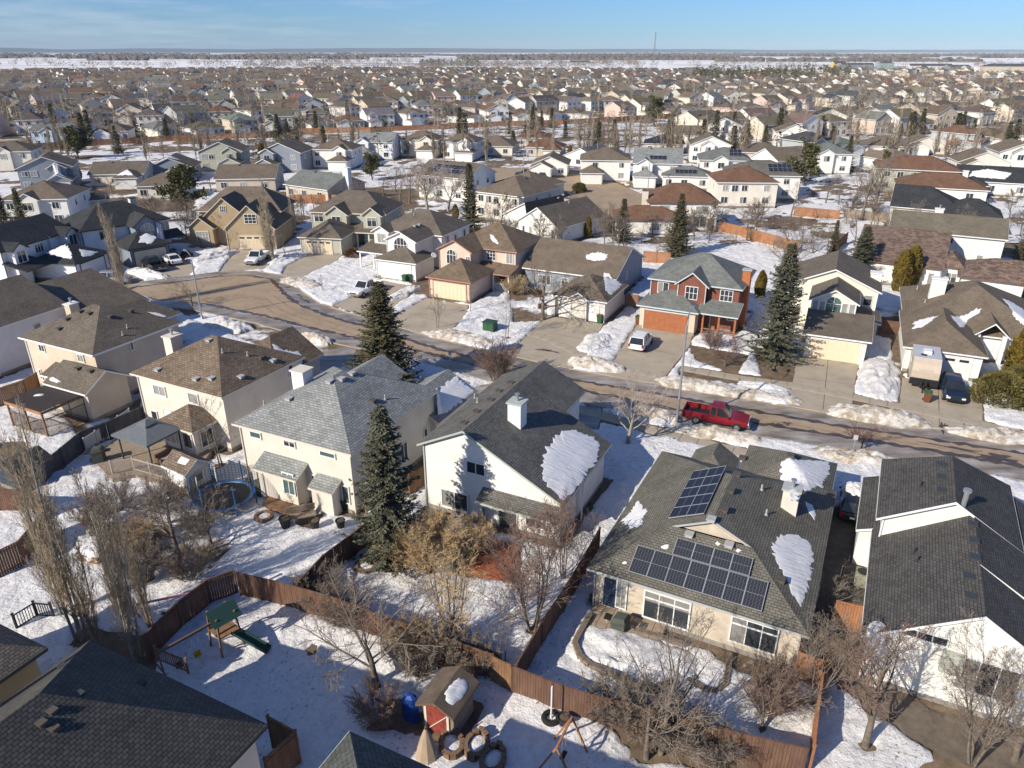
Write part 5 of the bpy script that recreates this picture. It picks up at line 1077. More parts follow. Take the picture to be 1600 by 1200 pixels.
# poplars in the lower left garden
for i, (px, py, top, key, lb, wd) in enumerate([(128, 1000, 640, 'pop3', 'leaning-looking bare poplar, leftmost of the columnar group behind the corner roof', .7), (150, 1008, 800, 'pop2', 'short dense bare poplar second from left in the columnar group', 1.0),
        (215, 1030, 745, 'pop3', 'thick bare columnar poplar on the right of the group by the red fence', .7), (198, 985, 790, 'pop2', 'bare columnar poplar standing just behind the thick one by the red fence', .8), (104, 960, 700, 'pop2', 'slender bare poplar in the snowy garden left of the columnar group', .8)]):
    plant_px(key, px, py, lb, GN, top, 12, wide=wd)
plant_px('pop3', 240, 1000, 'bare poplar with pale limbs at the right end of the columnar group', GN, 800, 12, wide=.6)
plant_px('pop3', 198, 480, 'single bare columnar poplar beside the parked silver car', GN, 322, 12, wide=.8)
plant_px('pop2', 428, 408, 'bare columnar poplar at the right corner of the tan stucco house', GN, 284, 12, wide=1.25); plant_px('pop3', 420, 400, 'second bare poplar close against the tan stucco house', GN, 300, 12, wide=.9)
plant_px('pop1', 460, 372, 'thin bare poplar in the gap beside the sage grey house', GN, 290, 12, wide=.7)
# bare trees near
plant_px('vase', 702, 1016, 'bare many-stemmed ochre tree in the middle of the snowy garden below the red deck', GN, 828, 8.5, wide=1.05)
plant_px('redvase', 832, 985, 'reddish bare tree in front of the white house with the big snow sheet', GN, 775, 7.0, wide=.95)
plant_px('redvase', 880, 905, 'second reddish bare tree close to the corner fence of the white house', GN, 762, 7.0, wide=.8)
plant_px('thin', 786, 1040, 'thin dark sapling by the rear fence below the red deck', GN, 905, 6.5)
plant_px('apple', 588, 1072, 'spreading bare apple tree with dark trunk in the playground garden', GN, 960, 3.2, wide=1.2)
plant_px('ochre', 668, 890, 'large rounded ochre bare shrub in front of the blue-green spruce', GN, s=1.6)
plant_px('ochre', 740, 862, 'smaller ochre bare shrub beside the red deck', GN, s=1.0)
plant_px('broad1', 282, 880, 'tangled grey bare tree in the garden with the trampoline', GN, 745, 8, wide=1.5); plant_px('broad2', 330, 850, 'second tangled grey bare tree nearer the trampoline', GN, 755, 8, wide=1.3)
plant_px('apple', 240, 830, 'low tangled bare tree among the poplars', GN, s=1.0); plant_px('twiggy', 300, 905, 'dense bare shrub under the tangled grey tree', GN, s=1.2); plant_px('twiggy', 180, 800, 'bare shrub by the snowed-in playhouse garden', GN, s=1.2); plant_px('twiggy', 225, 905, 'bare shrub between the columnar poplars', GN, s=1.2)
plant_px('redtwig', 150, 835, 'russet bare shrub in the garden behind the poplars', GN, s=1.0); plant_px('twiggy', 312, 838, 'dark bare shrub near the trampoline', GN, s=1.0); plant_px('thin', 346, 728, 'slim bare tree in the gap between the two cream houses', GN, 608, 6.5, wide=1.4); plant_px('twiggy', 262, 800, 'bare shrub by the snowy mound below the lattice railing', GN, s=1.2); plant_px('ochre', 205, 860, 'ochre-grey bare shrub between the poplars and the sandbox', GN, s=1.0)
plant_px('twiggy', 660, 1050, 'bare hedge shrub leaning over the red-doored shed', GN, s=1.25); plant_px('twiggy', 700, 1035, 'ochre-grey hedge shrub behind the shed roof', GN, s=1.2); plant_px('ochre', 640, 1020, 'ochre hedge shrub along the rear fence', GN, s=.9); plant_px('twiggy', 745, 1050, 'bare shrub at the shed end of the rear fence', GN, s=.9)
plant_px('redtwig', 590, 1135, 'russet bare shrub in the playground garden beside the foreground roof', GN, s=.85)
plant_px('twiggy', 540, 975, 'grey bare shrub against the rear fence left of the apple tree', GN, s=1.1); plant_px('twiggy', 500, 940, 'grey bare shrub in the fence corner below the snowy lawn', GN, s=1.0); plant_px('broad2', 560, 985, 'grey bare tree rising over the rear fence', GN, 880, 8, wide=1.2)
plant_px('apple', 1010, 1185, 'pale bare fruit tree at the bottom below the retaining wall', GN, 1010, 4.6, wide=.8); plant_px('broad1', 1032, 1178, 'forked bare tree at the bottom edge in front of the solar bungalow', GN, 960, 8, wide=1.0)
plant_px('twiggy', 950, 1120, 'brown hedge shrub on the fence line at the bottom, left end', GN, s=1.1); plant_px('twiggy', 1000, 1140, 'brown hedge shrub on the fence line at the bottom, middle', GN, s=1.15); plant_px('twiggy', 1055, 1165, 'brown hedge shrub on the fence line at the bottom, right end', GN, s=1.15); plant_px('twiggy', 1110, 1185, 'brown hedge shrub beside the trellis-topped fence at the bottom', GN, s=1.0)
plant_px('greyvase', 1272, 1105, 'bare vase-shaped tree at the rear right corner of the solar bungalow', GN, 935, 8.5, wide=.95)
plant_px('ascend', 1352, 1166, 'bare tree with orange dead leaves behind the white stucco house', GN, 985, 7.0, wide=1.25)
plant_px('redtwig', 1195, 1120, 'russet bare shrub beside the raised garden bed', GN, s=.9); plant_px('redtwig', 1220, 1090, 'russet bare shrub against the sand-coloured bungalow wall', GN, s=.8); plant_px('apple', 1190, 1140, 'small bare tree with russet leaves right of the retaining wall', GN, s=.9)
plant_px('greyvase', 1520, 1195, 'bare tree in the bottom right corner', GN, 1010, 8.5, wide=1.2); plant_px('broad2', 1585, 1190, 'bare tree at the right edge of the bottom right corner', GN, 1000, 8, wide=1.2); plant_px('apple', 1290, 960, 'bare tree squeezed between the solar bungalow and the charcoal-roofed house', GN, s=.8)
plant_px('pale', 980, 694, 'pale bare street tree in the snow beside the lamp post', GN, 574, 6.2, wide=1.05)
plant_px('plum', 1133, 572, 'dark plum tree in front of the red log house porch', GN, 508, 4.2, wide=1.15)
plant_px('apple', 848, 500, 'wide bare tree in front of the brown bungalow', GN, 368, 4.6, wide=1.0)
plant_px('redtwig', 776, 596, 'red-twigged birch clump at the kerb behind the central white house', GN, 528, 3.2, wide=1.0)
plant_px('thin', 735, 487, 'red-brown young tree in front of the rose beige garage', GN, 428, 6.5, wide=1.0); plant_px('thin', 684, 512, 'thin bare tree by the driveway of the rose beige house', GN, 452, 6.5, wide=1.3); plant_px('thin', 792, 528, 'thin bare tree beside the green utility box', GN, 452, 6.5, wide=1.2); plant_px('thin', 505, 456, 'tiny bare tree with a yellow wrap on the corner lawn', GN, 426, 6.5, wide=1.4)
plant_px('plum', 1345, 703, 'small dark bare tree at the near kerb beyond the solar bungalow', GN, 655, 4.2, wide=1.4); plant_px('apple', 300, 478, 'bare twiggy tree beside the cul-de-sac lamp post', GN, 420, 4.6, wide=.9)
plant_px('broad2', 862, 395, 'bare garden tree left of the white stepped-gable bungalow', GN, 345, 8, wide=1.0); plant_px('thin', 930, 372, 'slim bare tree right of the white stepped-gable bungalow', GN, 318, 6.5)
plant_px('mound', 552, 402, 'round green-brown mound shrub in front of the sage grey house', GN, s=1.3); plant_px('mound', 292, 402, 'russet mound shrub beside the parked white car', GN, s=.9); plant_px('ochre', 805, 460, 'ochre shrub at the porch of the rose beige house', GN, s=1.1); plant_px('mound', 840, 462, 'small russet shrub left of the white garage', GN, s=.7); plant_px('mound', 848, 482, 'brown clipped shrub at the corner of the white garage', GN, s=.6)
plant_px('redtwig', 1112, 545, 'reddish shrub under the porch of the red log house', GN, s=.8)
# cedars and junipers
for px, py, top, lb in [(1404, 456, 392, 'golden cedar column, left of the pair behind the brown hip bungalow'), (1418, 452, 386, 'golden cedar column, right of the pair behind the brown hip bungalow'), (466, 300, 268, None), (918, 372, 340, 'golden cedar column beside the white stepped-gable bungalow'), (977, 342, 320, None), (1186, 466, 424, 'slim dark cedar beside the chimney of the red log house'), (124, 282, 256, 'golden cedar right of the blue-grey snowy garage house'), (413, 266, 226, 'slim cedar left of the blue gabled house'), (974, 278, 256, 'golden cedar between the hip-roofed and solar houses'), (890, 252, 228, 'slim dark cedar left of the white hip-roofed house'), (712, 344, 320, 'olive cedar near the narrow spruce'), (492, 308, 288, 'cedar in front of the house with the white chimney')]:
    if lb: plant_px('cedar', px, py, lb, GN, top, 4.6)
plant_px('globe', 1560, 628, 'large clipped globe juniper at the driveway of the brown hip bungalow', GN, s=1.25); plant_px('globe', 1592, 612, 'second clipped globe juniper behind the large one', GN, s=1.1); plant_px('cedar', 1590, 600, 'tall golden cedar at the right edge by the entry gable', GN, 512, 4.6, wide=1.4)
plant_px('globe', 905, 300, 'low evergreen shrub in front of the crescent garage', GN, s=.9)
# hazy mass of big grey trees at centre
for i, (px, py, top) in enumerate([(640, 318, 245), (668, 335, 240), (600, 312, 262), (700, 330, 258), (625, 330, 265), (555, 320, 270)]):
    plant_px(['broad1', 'pale', 'broad2', 'pale', 'broad1', 'broad2'][i], px, py, ['big grey bare tree at the heart of the central tree mass', 'big pale bare tree in front of the white solar house', 'grey bare tree on the left flank of the central tree mass', 'pale bare tree right of the white solar house wall', 'grey bare tree low in the central tree mass', 'bare tree behind the twin-gabled sage house'][i], GN, top, [8, 6.2, 8, 6.2, 8, 8][i], wide=1.3)
for i, (px, py, top, key, lb) in enumerate([(1345, 345, 236, 'broad1', 'tall grey bare tree behind the grey board fence'), (1365, 330, 250, 'broad2', 'grey bare tree in front of the brown-roofed olive house'), (1310, 320, 265, 'broad1', 'bare tree at the end of the orange garden fence'), (1475, 262, 205, 'fgold', 'big russet-leaved tree in the right-hand back gardens'), (1160, 345, 312, 'apple', 'bushy bare tree beside the cream two-storey house'), (1235, 350, 280, 'broad2', 'bare tree in the garden left of the orange fence'), (1225, 420, 350, 'apple', 'bare tree in the snowy garden behind the spruce'), (170, 345, 290, 'broad2', 'bare tree among the left rear gardens'), (175, 300, 262, 'apple', 'bare tree in front of the beige side-gabled house')]):
    plant_px(key, px, py, lb, GN, top, {'apple': 4.6}.get(key, 8), wide=1.1)
for px, py, top, key, H_, wd, lb in [(1143, 246, 196, 'spr3', 9, 1.5, 'bulky dark spruce above the red-brown hip roofs right of centre'), (832, 202, 166, 'spr3', 9, 1.2, 'dark spruce left in the trio beyond the crescent'), (846, 204, 172, 'spr3', 9, 1.1, 'dark spruce middle in the trio beyond the crescent'), (862, 200, 168, 'spr3', 9, 1.3, 'dark spruce right in the trio beyond the crescent'), (1022, 196, 146, 'pine', 8, 1.1, 'large olive pine rising over the right stretch of orange fence'),
        (436, 220, 178, 'spr3', 9, 1.3, 'dark spruce left in the trio at the orange fence'), (451, 224, 184, 'spr1', 10.6, 1.1, 'dark spruce middle in the trio at the orange fence'), (467, 222, 184, 'spr3', 9, 1.2, 'dark spruce right in the trio at the orange fence'), (186, 240, 196, 'spr3', 9, 1.1, 'dark spruce right of the far left broad pine'), (1378, 275, 232, 'pine', 8, .9, 'small pine behind the tall grey bare trees'), (1322, 265, 212, 'spr3', 9, 1.0, 'narrow spruce above the right-hand tree mass'),
        (690, 300, 248, 'broad1', 8, 1.5, 'big bare crown in front of the dark solar roof'), (655, 312, 252, 'broad2', 8, 1.5, 'big bare crown left of the white solar house wall'), (618, 300, 254, 'broad1', 8, 1.5, 'big bare crown behind the olive pine'), (580, 322, 275, 'apple', 4.6, 1.2, 'low bare crown over the twin-gabled sage roof'), (1330, 340, 262, 'broad2', 8, 1.5, 'wide bare crown left in the right-hand tree mass'), (1362, 345, 240, 'broad1', 8, 1.4, 'wide bare crown at the middle of the right-hand tree mass'), (1290, 318, 268, 'broad1', 8, 1.4, 'brown bare crown under the big olive pine'), (1395, 330, 262, 'broad2', 8, 1.3, 'bare crown before the olive house windows'), (1180, 350, 305, 'apple', 4.6, 1.3, 'wide low bare tree against the cream house'), (1240, 420, 360, 'broad1', 8, 1.2, 'bare tree behind the slim blue-grey spruce'), (1270, 395, 345, 'apple', 4.6, 1.2, 'low bare tree left of the small dark spruce'), (905, 345, 300, 'broad2', 8, 1.1, 'bare tree beside the crescent road end'), (1410, 262, 215, 'broad1', 8, 1.3, 'bare tree among the right back street houses'), (1490, 250, 205, 'broad2', 8, 1.3, 'brown bare tree beside the russet-leaved one'), (60, 262, 222, 'broad1', 8, 1.3, 'bare tree in front of the pale blue far left house'), (330, 300, 262, 'broad2', 8, 1.2, 'bare tree right of the round pine'), (235, 330, 290, 'apple', 4.6, 1.2, 'bare tree behind the black hip roof')]:
    plant_px(key, px, py, lb, GN, top, H_, wide=wd)
# ------------------------------------------------------------------ second and third rows: each surveyed house, simpler build
def mid(label, px, py, ang, w_, d_, st, kind, roof, wall, gar=None, snow=False, sol=None, chim=False, bump=True, gd=None, trim=None):
    x, y = G(px, py); a = R(ang); ox, oy = x - w_ / 2 * math.cos(a), y - w_ / 2 * math.sin(a); h = House(label, ox, oy, ang, roof, wall, trim or WHITE, 'houses of the back streets')
    ze = 5.2 if st == 2 else 3.0; rise = .42
    if kind == 'hip': h.block(0, w_, 0, d_, ze, ze + rise * min(w_, d_) / 2, 'x' if w_ >= d_ else 'y')
    elif kind == 'gx': h.block(0, w_, 0, d_, ze, ze + rise * d_ / 2, 'x', 'gg')
    else: h.block(0, w_, 0, d_, ze, ze + rise * w_ / 2, 'y', 'gg')
    gx = None
    if gar:
        gx = {'l': 0.2, 'r': w_ - 6.2, 'c': w_ / 2 - 3}[gar]; h.block(gx, gx + 6.0, -4.6, 3, 2.7, 4.15, 'y', 'gh' if kind == 'gy' else 'hh', hl=3); py_ = -4.2 if kind != 'gy' else -4.3
        h.garage('f', py_, gx + 3.0, 4.6, 2.1, gd or DOORW)
    if bump and st == 2:
        bx = (gx + .6) if gar else w_ * .25; h.block(bx, bx + 4.4, -1.6 if gar else -.9, 4, ze - .02, ze + 1.25, 'y', 'gh', hl=1.2); h.window('f', (-1.3 if gar else -.6), bx + 2.2, ze - 1.9, 1.5, 1.4, 2)
    if kind == 'gy' and st == 2 or not bump and st == 2:
        h.window('f', .3 if kind == 'gy' else .4, w_ * .3, ze - 1.9, 1.3, 1.3, 2)
    free = [q for q in (w_ * .15, w_ * .45, w_ * .8) if not gar or not (gx - .8 < q < gx + 6.8)]
    for q in free:
        h.window('f', .3 if kind == 'gy' else .4, q, .9, 1.4, 1.3, 2)
        if st == 2 and not (bump and abs(q - ((gx + 2.8) if gar else w_ * .25 + 2.2)) < 2.8): h.window('f', .3 if kind == 'gy' else .4, q, ze - 1.8, 1.2, 1.2, 2)
    side = 'r' if px < 800 else 'l'; sp_ = (w_ - (.4 if kind != 'gx' else .3)) if side == 'r' else (.4 if kind != 'gx' else .3)
    for q in (d_ * .35, d_ * .7): h.window(side, sp_, q, ze - 1.9, .9, 1.1, 1)
    if chim: h.chimney(w_ * .75, d_ * .5, 1, 1, .9, wall, False, 1)
    for q in ((.35, .45), (.6, .55)):
        zx = h.roofz(w_ * q[0], d_ * q[1]); put('roof_vent', vent_mesh(VENTM), h.root, (w_ * q[0], d_ * q[1], zx - .03))
    if sol: h.solar(*sol)
    h.done()
    if snow == 1 and gar: roof_snow(h, [(gx + 1.2, -3.6), (gx + 4.9, -3.7), (gx + 4.0, -1.9), (gx + 3, -.8), (gx + 2, -1.8)], 'snow sheet on the garage roof of the ' + label.split(' with ')[0].split(' near ')[0], seed=int(px), local=True)
    if snow == 2: roof_snow(h, [(w_ * .15, d_ * .12), (w_ * .6, d_ * .1), (w_ * .7, d_ * .3), (w_ * .4, d_ * .4), (w_ * .2, d_ * .3)], 'snow sheet on the roof of the ' + label.split(' with ')[0].split(' near ')[0], seed=int(px), local=True)
    return h
B_, T_, C_, W_, G_ = SH_MID, SH_TAUPE, SH_CHAR, ST_WHITE, SH_GREY
mid('white two-storey house with brown hip roof at the left edge behind the spruce pair', 62, 356, 8, 12, 12, 2, 'hip', B_, W_)
mid('small brown-roofed beige house between the two left black roofs', 138, 338, 30, 9, 9, 1, 'hip', B_, ST_BEIGE)
mid('blue-grey house with snow on its garage at far left', 78, 298, 22, 12, 11, 2, 'gy', B_, SD_BLUE, 'r', 1)
mid('beige side-gabled house with dark roof right of the golden cedar', 185, 292, 8, 13, 11, 1, 'gx', T_, SD_CREAM, 'r', 1)
mid('slate blue gabled house with snowy roof left of the round pine', 268, 282, 12, 12, 11, 1, 'gy', B_, SD_BLUE, 'r', 2)
mid('cream bungalow with brown hip roof under the round pine', 255, 312, 10, 11, 10, 1, 'hip', B_, ST_CREAM)
mid('grey-green house with bay window above the round pine', 348, 268, 8, 12, 11, 2, 'gy', B_, SD_GRN, 'r')
mid('low beige house with several brown gables behind the tan stucco house', 385, 300, 6, 14, 12, 1, 'gx', B_, SD_BEIGE)
mid('blue gabled two-storey house with arched window beside the slim cedar', 440, 270, -6, 12, 11, 2, 'gy', T_, SD_BLUE, 'l')
mid('white house with tan roof and two-car garage near the white chimney house', 520, 264, -6, 12, 11, 2, 'hip', B_, W_, 'r')
mid('white and pale blue gabled house with blue-grey roof', 585, 250, -6, 12, 11, 2, 'gx', SH_GREY, SD_WHITE, 'l')
mid('cream two-storey house with brown gabled roof near the centre', 655, 246, -8, 12, 11, 2, 'hip', B_, ST_CREAM, 'r')
mid('white house with snow-covered lower roof near the centre', 718, 250, -10, 11, 11, 2, 'hip', B_, W_, 'r', 1)
mid('cream bungalow with tan hip roof beside the small dark spruce', 770, 244, -12, 13, 12, 1, 'hip', B_, ST_CREAM)
h = mid('house with grey-green gable roof and a tall white chimney', 478, 314, -34, 14, 12, 1, 'gx', SH_GGRN, SD_BEIGE, bump=False)
h.chimney(14.2, 6, 1.6, 1.1, 1.6, WHITE, False, 0)
h = mid('white two-storey house with grey-brown roof and dark solar panels behind pale trees', 690, 314, -30, 14, 12, 2, 'gx', T_, W_, bump=False, sol=(3.4, 1.2, 9, 2, (1, 0), (0, 1), 1.02, 1.7, True))
mid('tan-roofed house with cream walls behind the narrow spruce', 778, 346, -34, 12, 14, 2, 'hip', B_, ST_CREAM, bump=False)
mid('cream two-storey house with brown hip roof right of the red-brown roofed house', 1165, 325, -3, 13, 12, 2, 'hip', SH_RED, ST_CREAM, bump=False)
mid('cream house with maroon hip roof at the far end of the crescent', 832, 230, -10, 12, 11, 1, 'hip', SH_RED, ST_CREAM)
mid('low house with red-brown roof and brown door in the crescent', 850, 246, -10, 12, 10, 1, 'hip', SH_RED, SD_BEIGE, 'r')
mid('small white gabled garage house in front of the solar roof', 858, 276, -8, 10, 11, 1, 'gy', B_, W_, 'l', gd=DOORW)
mid('white gabled house with a roof slope covered in solar panels', 905, 262, -35, 11, 13, 1, 'gy', T_, W_, sol=(10.6, 1.2, 10, 3, (0, 1), (-1, 0), 1.0, 1.6, True))
mid('white two-storey house with brown hip roof and three upper windows on the crescent', 945, 284, -6, 13, 12, 2, 'hip', B_, W_, 'l', bump=False)
mid('white house with grey gable roof, arched window and two solar arrays', 1025, 290, -10, 12, 14, 2, 'gx', SH_GREY, SD_WHITE, 'l', sol=(4, 1.6, 4, 1, (1, 0), (0, 1), 1.0, 1.7, True), chim=False)
mid('white house with grey-green hip roof and dark solar panels on the right', 1130, 284, -10, 13, 12, 2, 'hip', SH_GGRN, ST_WHITE, sol=(7.5, 1.8, 3, 2, (1, 0), (0, 1), 1.0, 1.6, True))
mid('low garage wing with pale green roof and solar panels', 1072, 296, -10, 12, 9, 1, 'hip', SH_GGRN, ST_WHITE, sol=(3.2, 1.0, 5, 1, (1, 0), (0, 1), 1.0, 1.7, True))
mid('white two-storey house with olive hip roof and two rows of solar panels', 1190, 312, -8, 16, 12, 2, 'hip', SH_OLIVE, W_, bump=False, sol=(9, 1.3, 5, 2, (1, 0), (0, 1), 1.0, 1.6, True))
mid('charcoal hip-roofed house above the solar houses', 1037, 240, -10, 13, 11, 1, 'hip', SH_BLACK, ST_CREAM)
mid('white gabled house right of the charcoal hip roof', 1108, 256, -10, 12, 12, 2, 'gy', B_, W_)
mid('cream gabled house with long roof below the orange fence', 1062, 222, -12, 15, 11, 1, 'gx', B_, ST_CREAM, 'r')
mid('white house with grey gabled roof beside the cream gabled one', 1130, 220, -14, 13, 12, 2, 'gy', T_, W_, 'r')
mid('brown hip house behind the big pine', 1190, 255, -10, 13, 11, 1, 'hip', T_, ST_BEIGE)
mid('white house with grey-green roof partly behind the bare trees', 1292, 272, -12, 12, 11, 2, 'hip', SH_GGRN, W_)
mid('cream bungalow with wide tan hip roof in the right-hand back street', 1385, 244, -12, 14, 12, 1, 'hip', B_, ST_CREAM)
mid('cream house with white pediment gable right of the tan hip roof', 1445, 242, -12, 12, 11, 1, 'gy', B_, ST_CREAM, 'l')
mid('big two-storey olive house with red-brown roof behind the bare trees', 1428, 302, -20, 18, 12, 2, 'hip', SH_RED, SD_GRN, bump=False)
mid('low white house with red-brown hip roof and two chimneys', 1468, 316, -22, 18, 12, 1, 'hip', SH_RED, W_, chim=True)
mid('white house with steep gables and black roof spotted with snow at right', 1552, 306, -24, 16, 13, 1, 'gx', SH_BLACK, W_, 'l', 2)
mid('cream bay-fronted house with brown gables at the right edge', 1535, 272, -14, 13, 11, 1, 'gy', B_, ST_CREAM, 'l')
mid('white gabled house cut by the right edge', 1592, 270, -14, 12, 12, 2, 'gy', B_, W_)
mid('white house with arched window at the far right of the solar street', 1238, 232, -12, 12, 12, 2, 'gy', B_, W_, 'l')
mid('white two-storey house with black roof in the right distance', 1296, 202, -12, 13, 12, 2, 'gy', SH_BLACK, ST_CREAM)
mid('cream two-storey house with pedimented porch in the right distance', 1362, 200, -12, 13, 11, 2, 'gy', B_, ST_CREAM, 'l')
mid('brown-roofed cream house at the left edge of the back street', 18, 268, 14, 12, 11, 2, 'hip', T_, ST_CREAM)
mid('pale blue two-storey house with white corner at far left', 82, 230, 12, 12, 10, 2, 'gx', SH_GGRN, simple('pale_blue_siding', (.50, .60, .66), .7, .05))
mid('brown hip-roofed house left of the crescent road', 800, 312, -40, 12, 12, 1, 'hip', B_, ST_CREAM, bump=False)

MID_SPOTS = [tuple((o.matrix_basis @ Vector((5.5 if o.get('group') != 'houses of the subdivision' else 4.0, 7.0, 0)))[:2]) for o in bpy.data.objects if o.get('category') == 'house']
# ------------------------------------------------------------------ the subdivision beyond: rows along streets parallel to the long orange fence
FENCE = [G(-60, 240), G(60, 234), G(155, 228), G(270, 221), G(400, 216), G(470, 209), G(580, 207), G(690, 202), G(790, 197), G(880, 195), G(1010, 187), G(1120, 180)]
ROOFC = [(.165, .130, .094), (.150, .118, .086), (.19, .15, .108), (.125, .10, .078), (.155, .125, .1), (.21, .17, .125), (.19, .105, .07), (.17, .175, .165), (.075, .075, .078), (.16, .15, .12)]
ROOFN = ['brown', 'dark brown', 'tan', 'deep taupe', 'taupe', 'pale tan', 'red-brown', 'grey', 'charcoal', 'olive']
WALLC = [(.76, .74, .70), (.68, .60, .48), (.56, .47, .37), (.50, .48, .42), (.40, .42, .42), (.27, .32, .37), (.62, .46, .40), (.72, .68, .58)]
WALLN = ['white', 'cream', 'beige', 'sage grey', 'grey', 'slate blue', 'rosy', 'ivory']
OC_ROOF = shingle('row_house_shingle', (.88, .88, .88), (1.12, 1.12, 1.12), .25, .5, True); OC_WALL = simple('row_house_wall', (1, 1, 1), .85, .05, .8, objcol=True)
def far_proto(i, lab):
    h = House(lab, 0, 0, 0, OC_ROOF, OC_WALL, WHITE, 'row houses beyond the back streets'); st = 2 if i % 3 else 1; ze = 5.2 if st == 2 else 3.1; w_, d_ = [(11, 11), (10, 12), (13, 11), (11, 12), (12, 10), (10, 11)][i]
    w2 = w_ / 2
    if i in (0, 1, 3): h.block(-w2, w2, -d_ / 2, d_ / 2, ze, ze + 2.3, 'x' if w_ >= d_ else 'y')
    elif i in (2, 4): h.block(-w2, w2, -d_ / 2, d_ / 2, ze, ze + 2.6, 'x', 'gg')
    else: h.block(-w2, w2, -d_ / 2, d_ / 2, ze, ze + 2.7, 'y', 'gg')
    h.block(-w2 + .1, -w2 + 6.1, -d_ / 2 - 4, -d_ / 2 + 2, 2.7, 4.1, 'y', 'gh', hl=2.5)
    if st == 2: h.block(-w2 + .8, -w2 + 5.2, -d_ / 2 - 1.4, 1, ze - .02, ze + 1.3, 'y', 'gh', hl=1.5); h.window('f', -d_ / 2 - 1.1, -w2 + 3, ze - 1.9, 1.6, 1.4, 2, gm=GLASS)
    h.garage('f', -d_ / 2 - 3.7, -w2 + 3.1, 4.6, 2.1, DOORW)
    fp, bp = (-d_ / 2 + (.3 if i == 5 else .4)), d_ / 2 - (.3 if i == 5 else .4)
    for q in (w2 * .35, w2 * .75):
        h.window('f', fp, q, .9, 1.2, 1.3, 2, gm=GLASS)
        if st == 2: h.window('f', fp, q, ze - 1.8, 1.1, 1.2, 2, gm=GLASS)
    for q in (-w2 * .6, 0, w2 * .6):
        h.window('b', bp, q, .9 if q else .4, 1.6, 1.3 if q else 2.0, 2, gm=GLASS)
        if st == 2: h.window('b', bp, q, ze - 1.8, 1.2, 1.2, 2, gm=GLASS)
    h.done(); return h.root
ROWN = ['first', 'second', 'third', 'fourth', 'fifth', 'sixth', 'seventh', 'eighth', 'ninth', 'tenth']
def fence_point(u):
    """point at distance u along a smooth extension of the fence line"""
    p0, p1 = Vector((-142.6, 265.5)), Vector((104, 398)); d = (p1 - p0).normalized(); return p0 + d * u + Vector((0, 1)) * (8 * math.sin(u / 60.0)), d
FARLIST = []; frng = random.Random(77); taken = list(MID_SPOTS)
fd = fence_point(0)[1]; fn = Vector((-fd.y, fd.x)); rowo = [-245, -215, -168, -138, -92, -62, 17, 62, 90, 134, 162, 206, 234, 278, 306, 350, 378, 422, 450, 494, 522, 566, 594, 640, 668, 712, 740, 786, 814, 860, 888, 932, 960, 1004, 1032]
for ri, off in enumerate(rowo):
    u = -560.0; bend = frng.uniform(-1, 1); k = 0
    while u < 1500:
        u += frng.uniform(13.2, 15.5)
        if frng.random() < .07: u += 12
        p, d = fence_point(u)
        q = p + fn * (off + 9 * math.sin(u / 95 + bend * 2) * min(1, off / 90 if off > 0 else .3) + frng.uniform(-1.2, 1.2))
        if off < 0 and (q.x < .20 * q.y + 12 or q.y < 190): continue
        if not (135 < q.y < 1330) or abs(q.x) > .735 * q.y + 12: continue
        if q.y - .05 * q.x > 1235 - 60 * math.sin(q.x / 160): continue
        if q.x > 260 and q.y > 560 and (q.x - 260) > (900 - q.y) * 1.2 and frng.random() < .75: continue
        lim = 13.0 if q.y < 420 else 10
        if any((q.x - a) ** 2 + (q.y - b) ** 2 < 13.8 ** 2 for a, b in taken[:len(MID_SPOTS)]): continue
        if q.y < 420 and any((q.x - a) ** 2 + (q.y - b) ** 2 < 12.4 ** 2 for a, b in taken[len(MID_SPOTS):]): continue
        if q.y < 420: taken.append((q.x, q.y))
        ang = math.degrees(math.atan2(d.y, d.x)) + frng.gauss(0, 14); ang += 180 if ri % 2 else 0
        if off < 0: ang = math.degrees(math.atan2(d.y, d.x)) + frng.gauss(0, 5) + (0 if ri % 2 else 180)
        if False: ang = -14 + frng.gauss(0, 4) + (180 if frng.random() < .4 else 0)
        FARLIST.append((q.y, q.x, ang, ri))
FARLIST.sort()
NEARF, RESTF = FARLIST[:225], FARLIST[225:]
STREET = ramp_noise('back_street_surface', [(0.3, (0.20, 0.155, 0.11)), (0.5, (0.36, 0.28, 0.20)), (0.7, (0.55, 0.53, 0.52))], 0.08, 7, 0.85, 0.0, stretch=(1, 1, 1))
for a_, b_ in zip(rowo[6::2], rowo[7::2]):
    m_ = (a_ + b_) / 2; ribbon('road', [Vector((*(fence_point(u)[0] + fn * (m_ + 9 * math.sin(u / 95) * min(1, m_ / 90))), 0)) for u in range(-540, 1500, 30) if abs(fence_point(u)[0].x + fn.x * m_) < .8 * (fence_point(u)[0].y + fn.y * m_)], 4.3, -4.3, STREET, 0.012, 0, .3, 5, 15)
FPROTO = {}; seen = {}; spots = []
def side_word(x, y):
    t = x / y; return 'at the far left' if t < -.45 else 'left of centre' if t < -.15 else 'near the centre' if t < .15 else 'right of centre' if t < .45 else 'at the far right'
byrow = {}; HOUSEREF = []
for y, x, ang, ri in NEARF: byrow.setdefault(ri, []).append((x / y, y, x, ang))
_T = ['twenty', 'thirty', 'forty', 'fifty']
ORD = ['first', 'second', 'third', 'fourth', 'fifth', 'sixth', 'seventh', 'eighth', 'ninth', 'tenth', 'eleventh', 'twelfth', 'thirteenth', 'fourteenth', 'fifteenth', 'sixteenth', 'seventeenth', 'eighteenth', 'nineteenth', 'twentieth']
ORD += [t.replace('ty', 'tieth') if j < 0 else t + '-' + ORD[j] for t in _T for j in range(-1, 9)][1:]
NEG = sum(1 for q_ in byrow if rowo[q_] < 0)
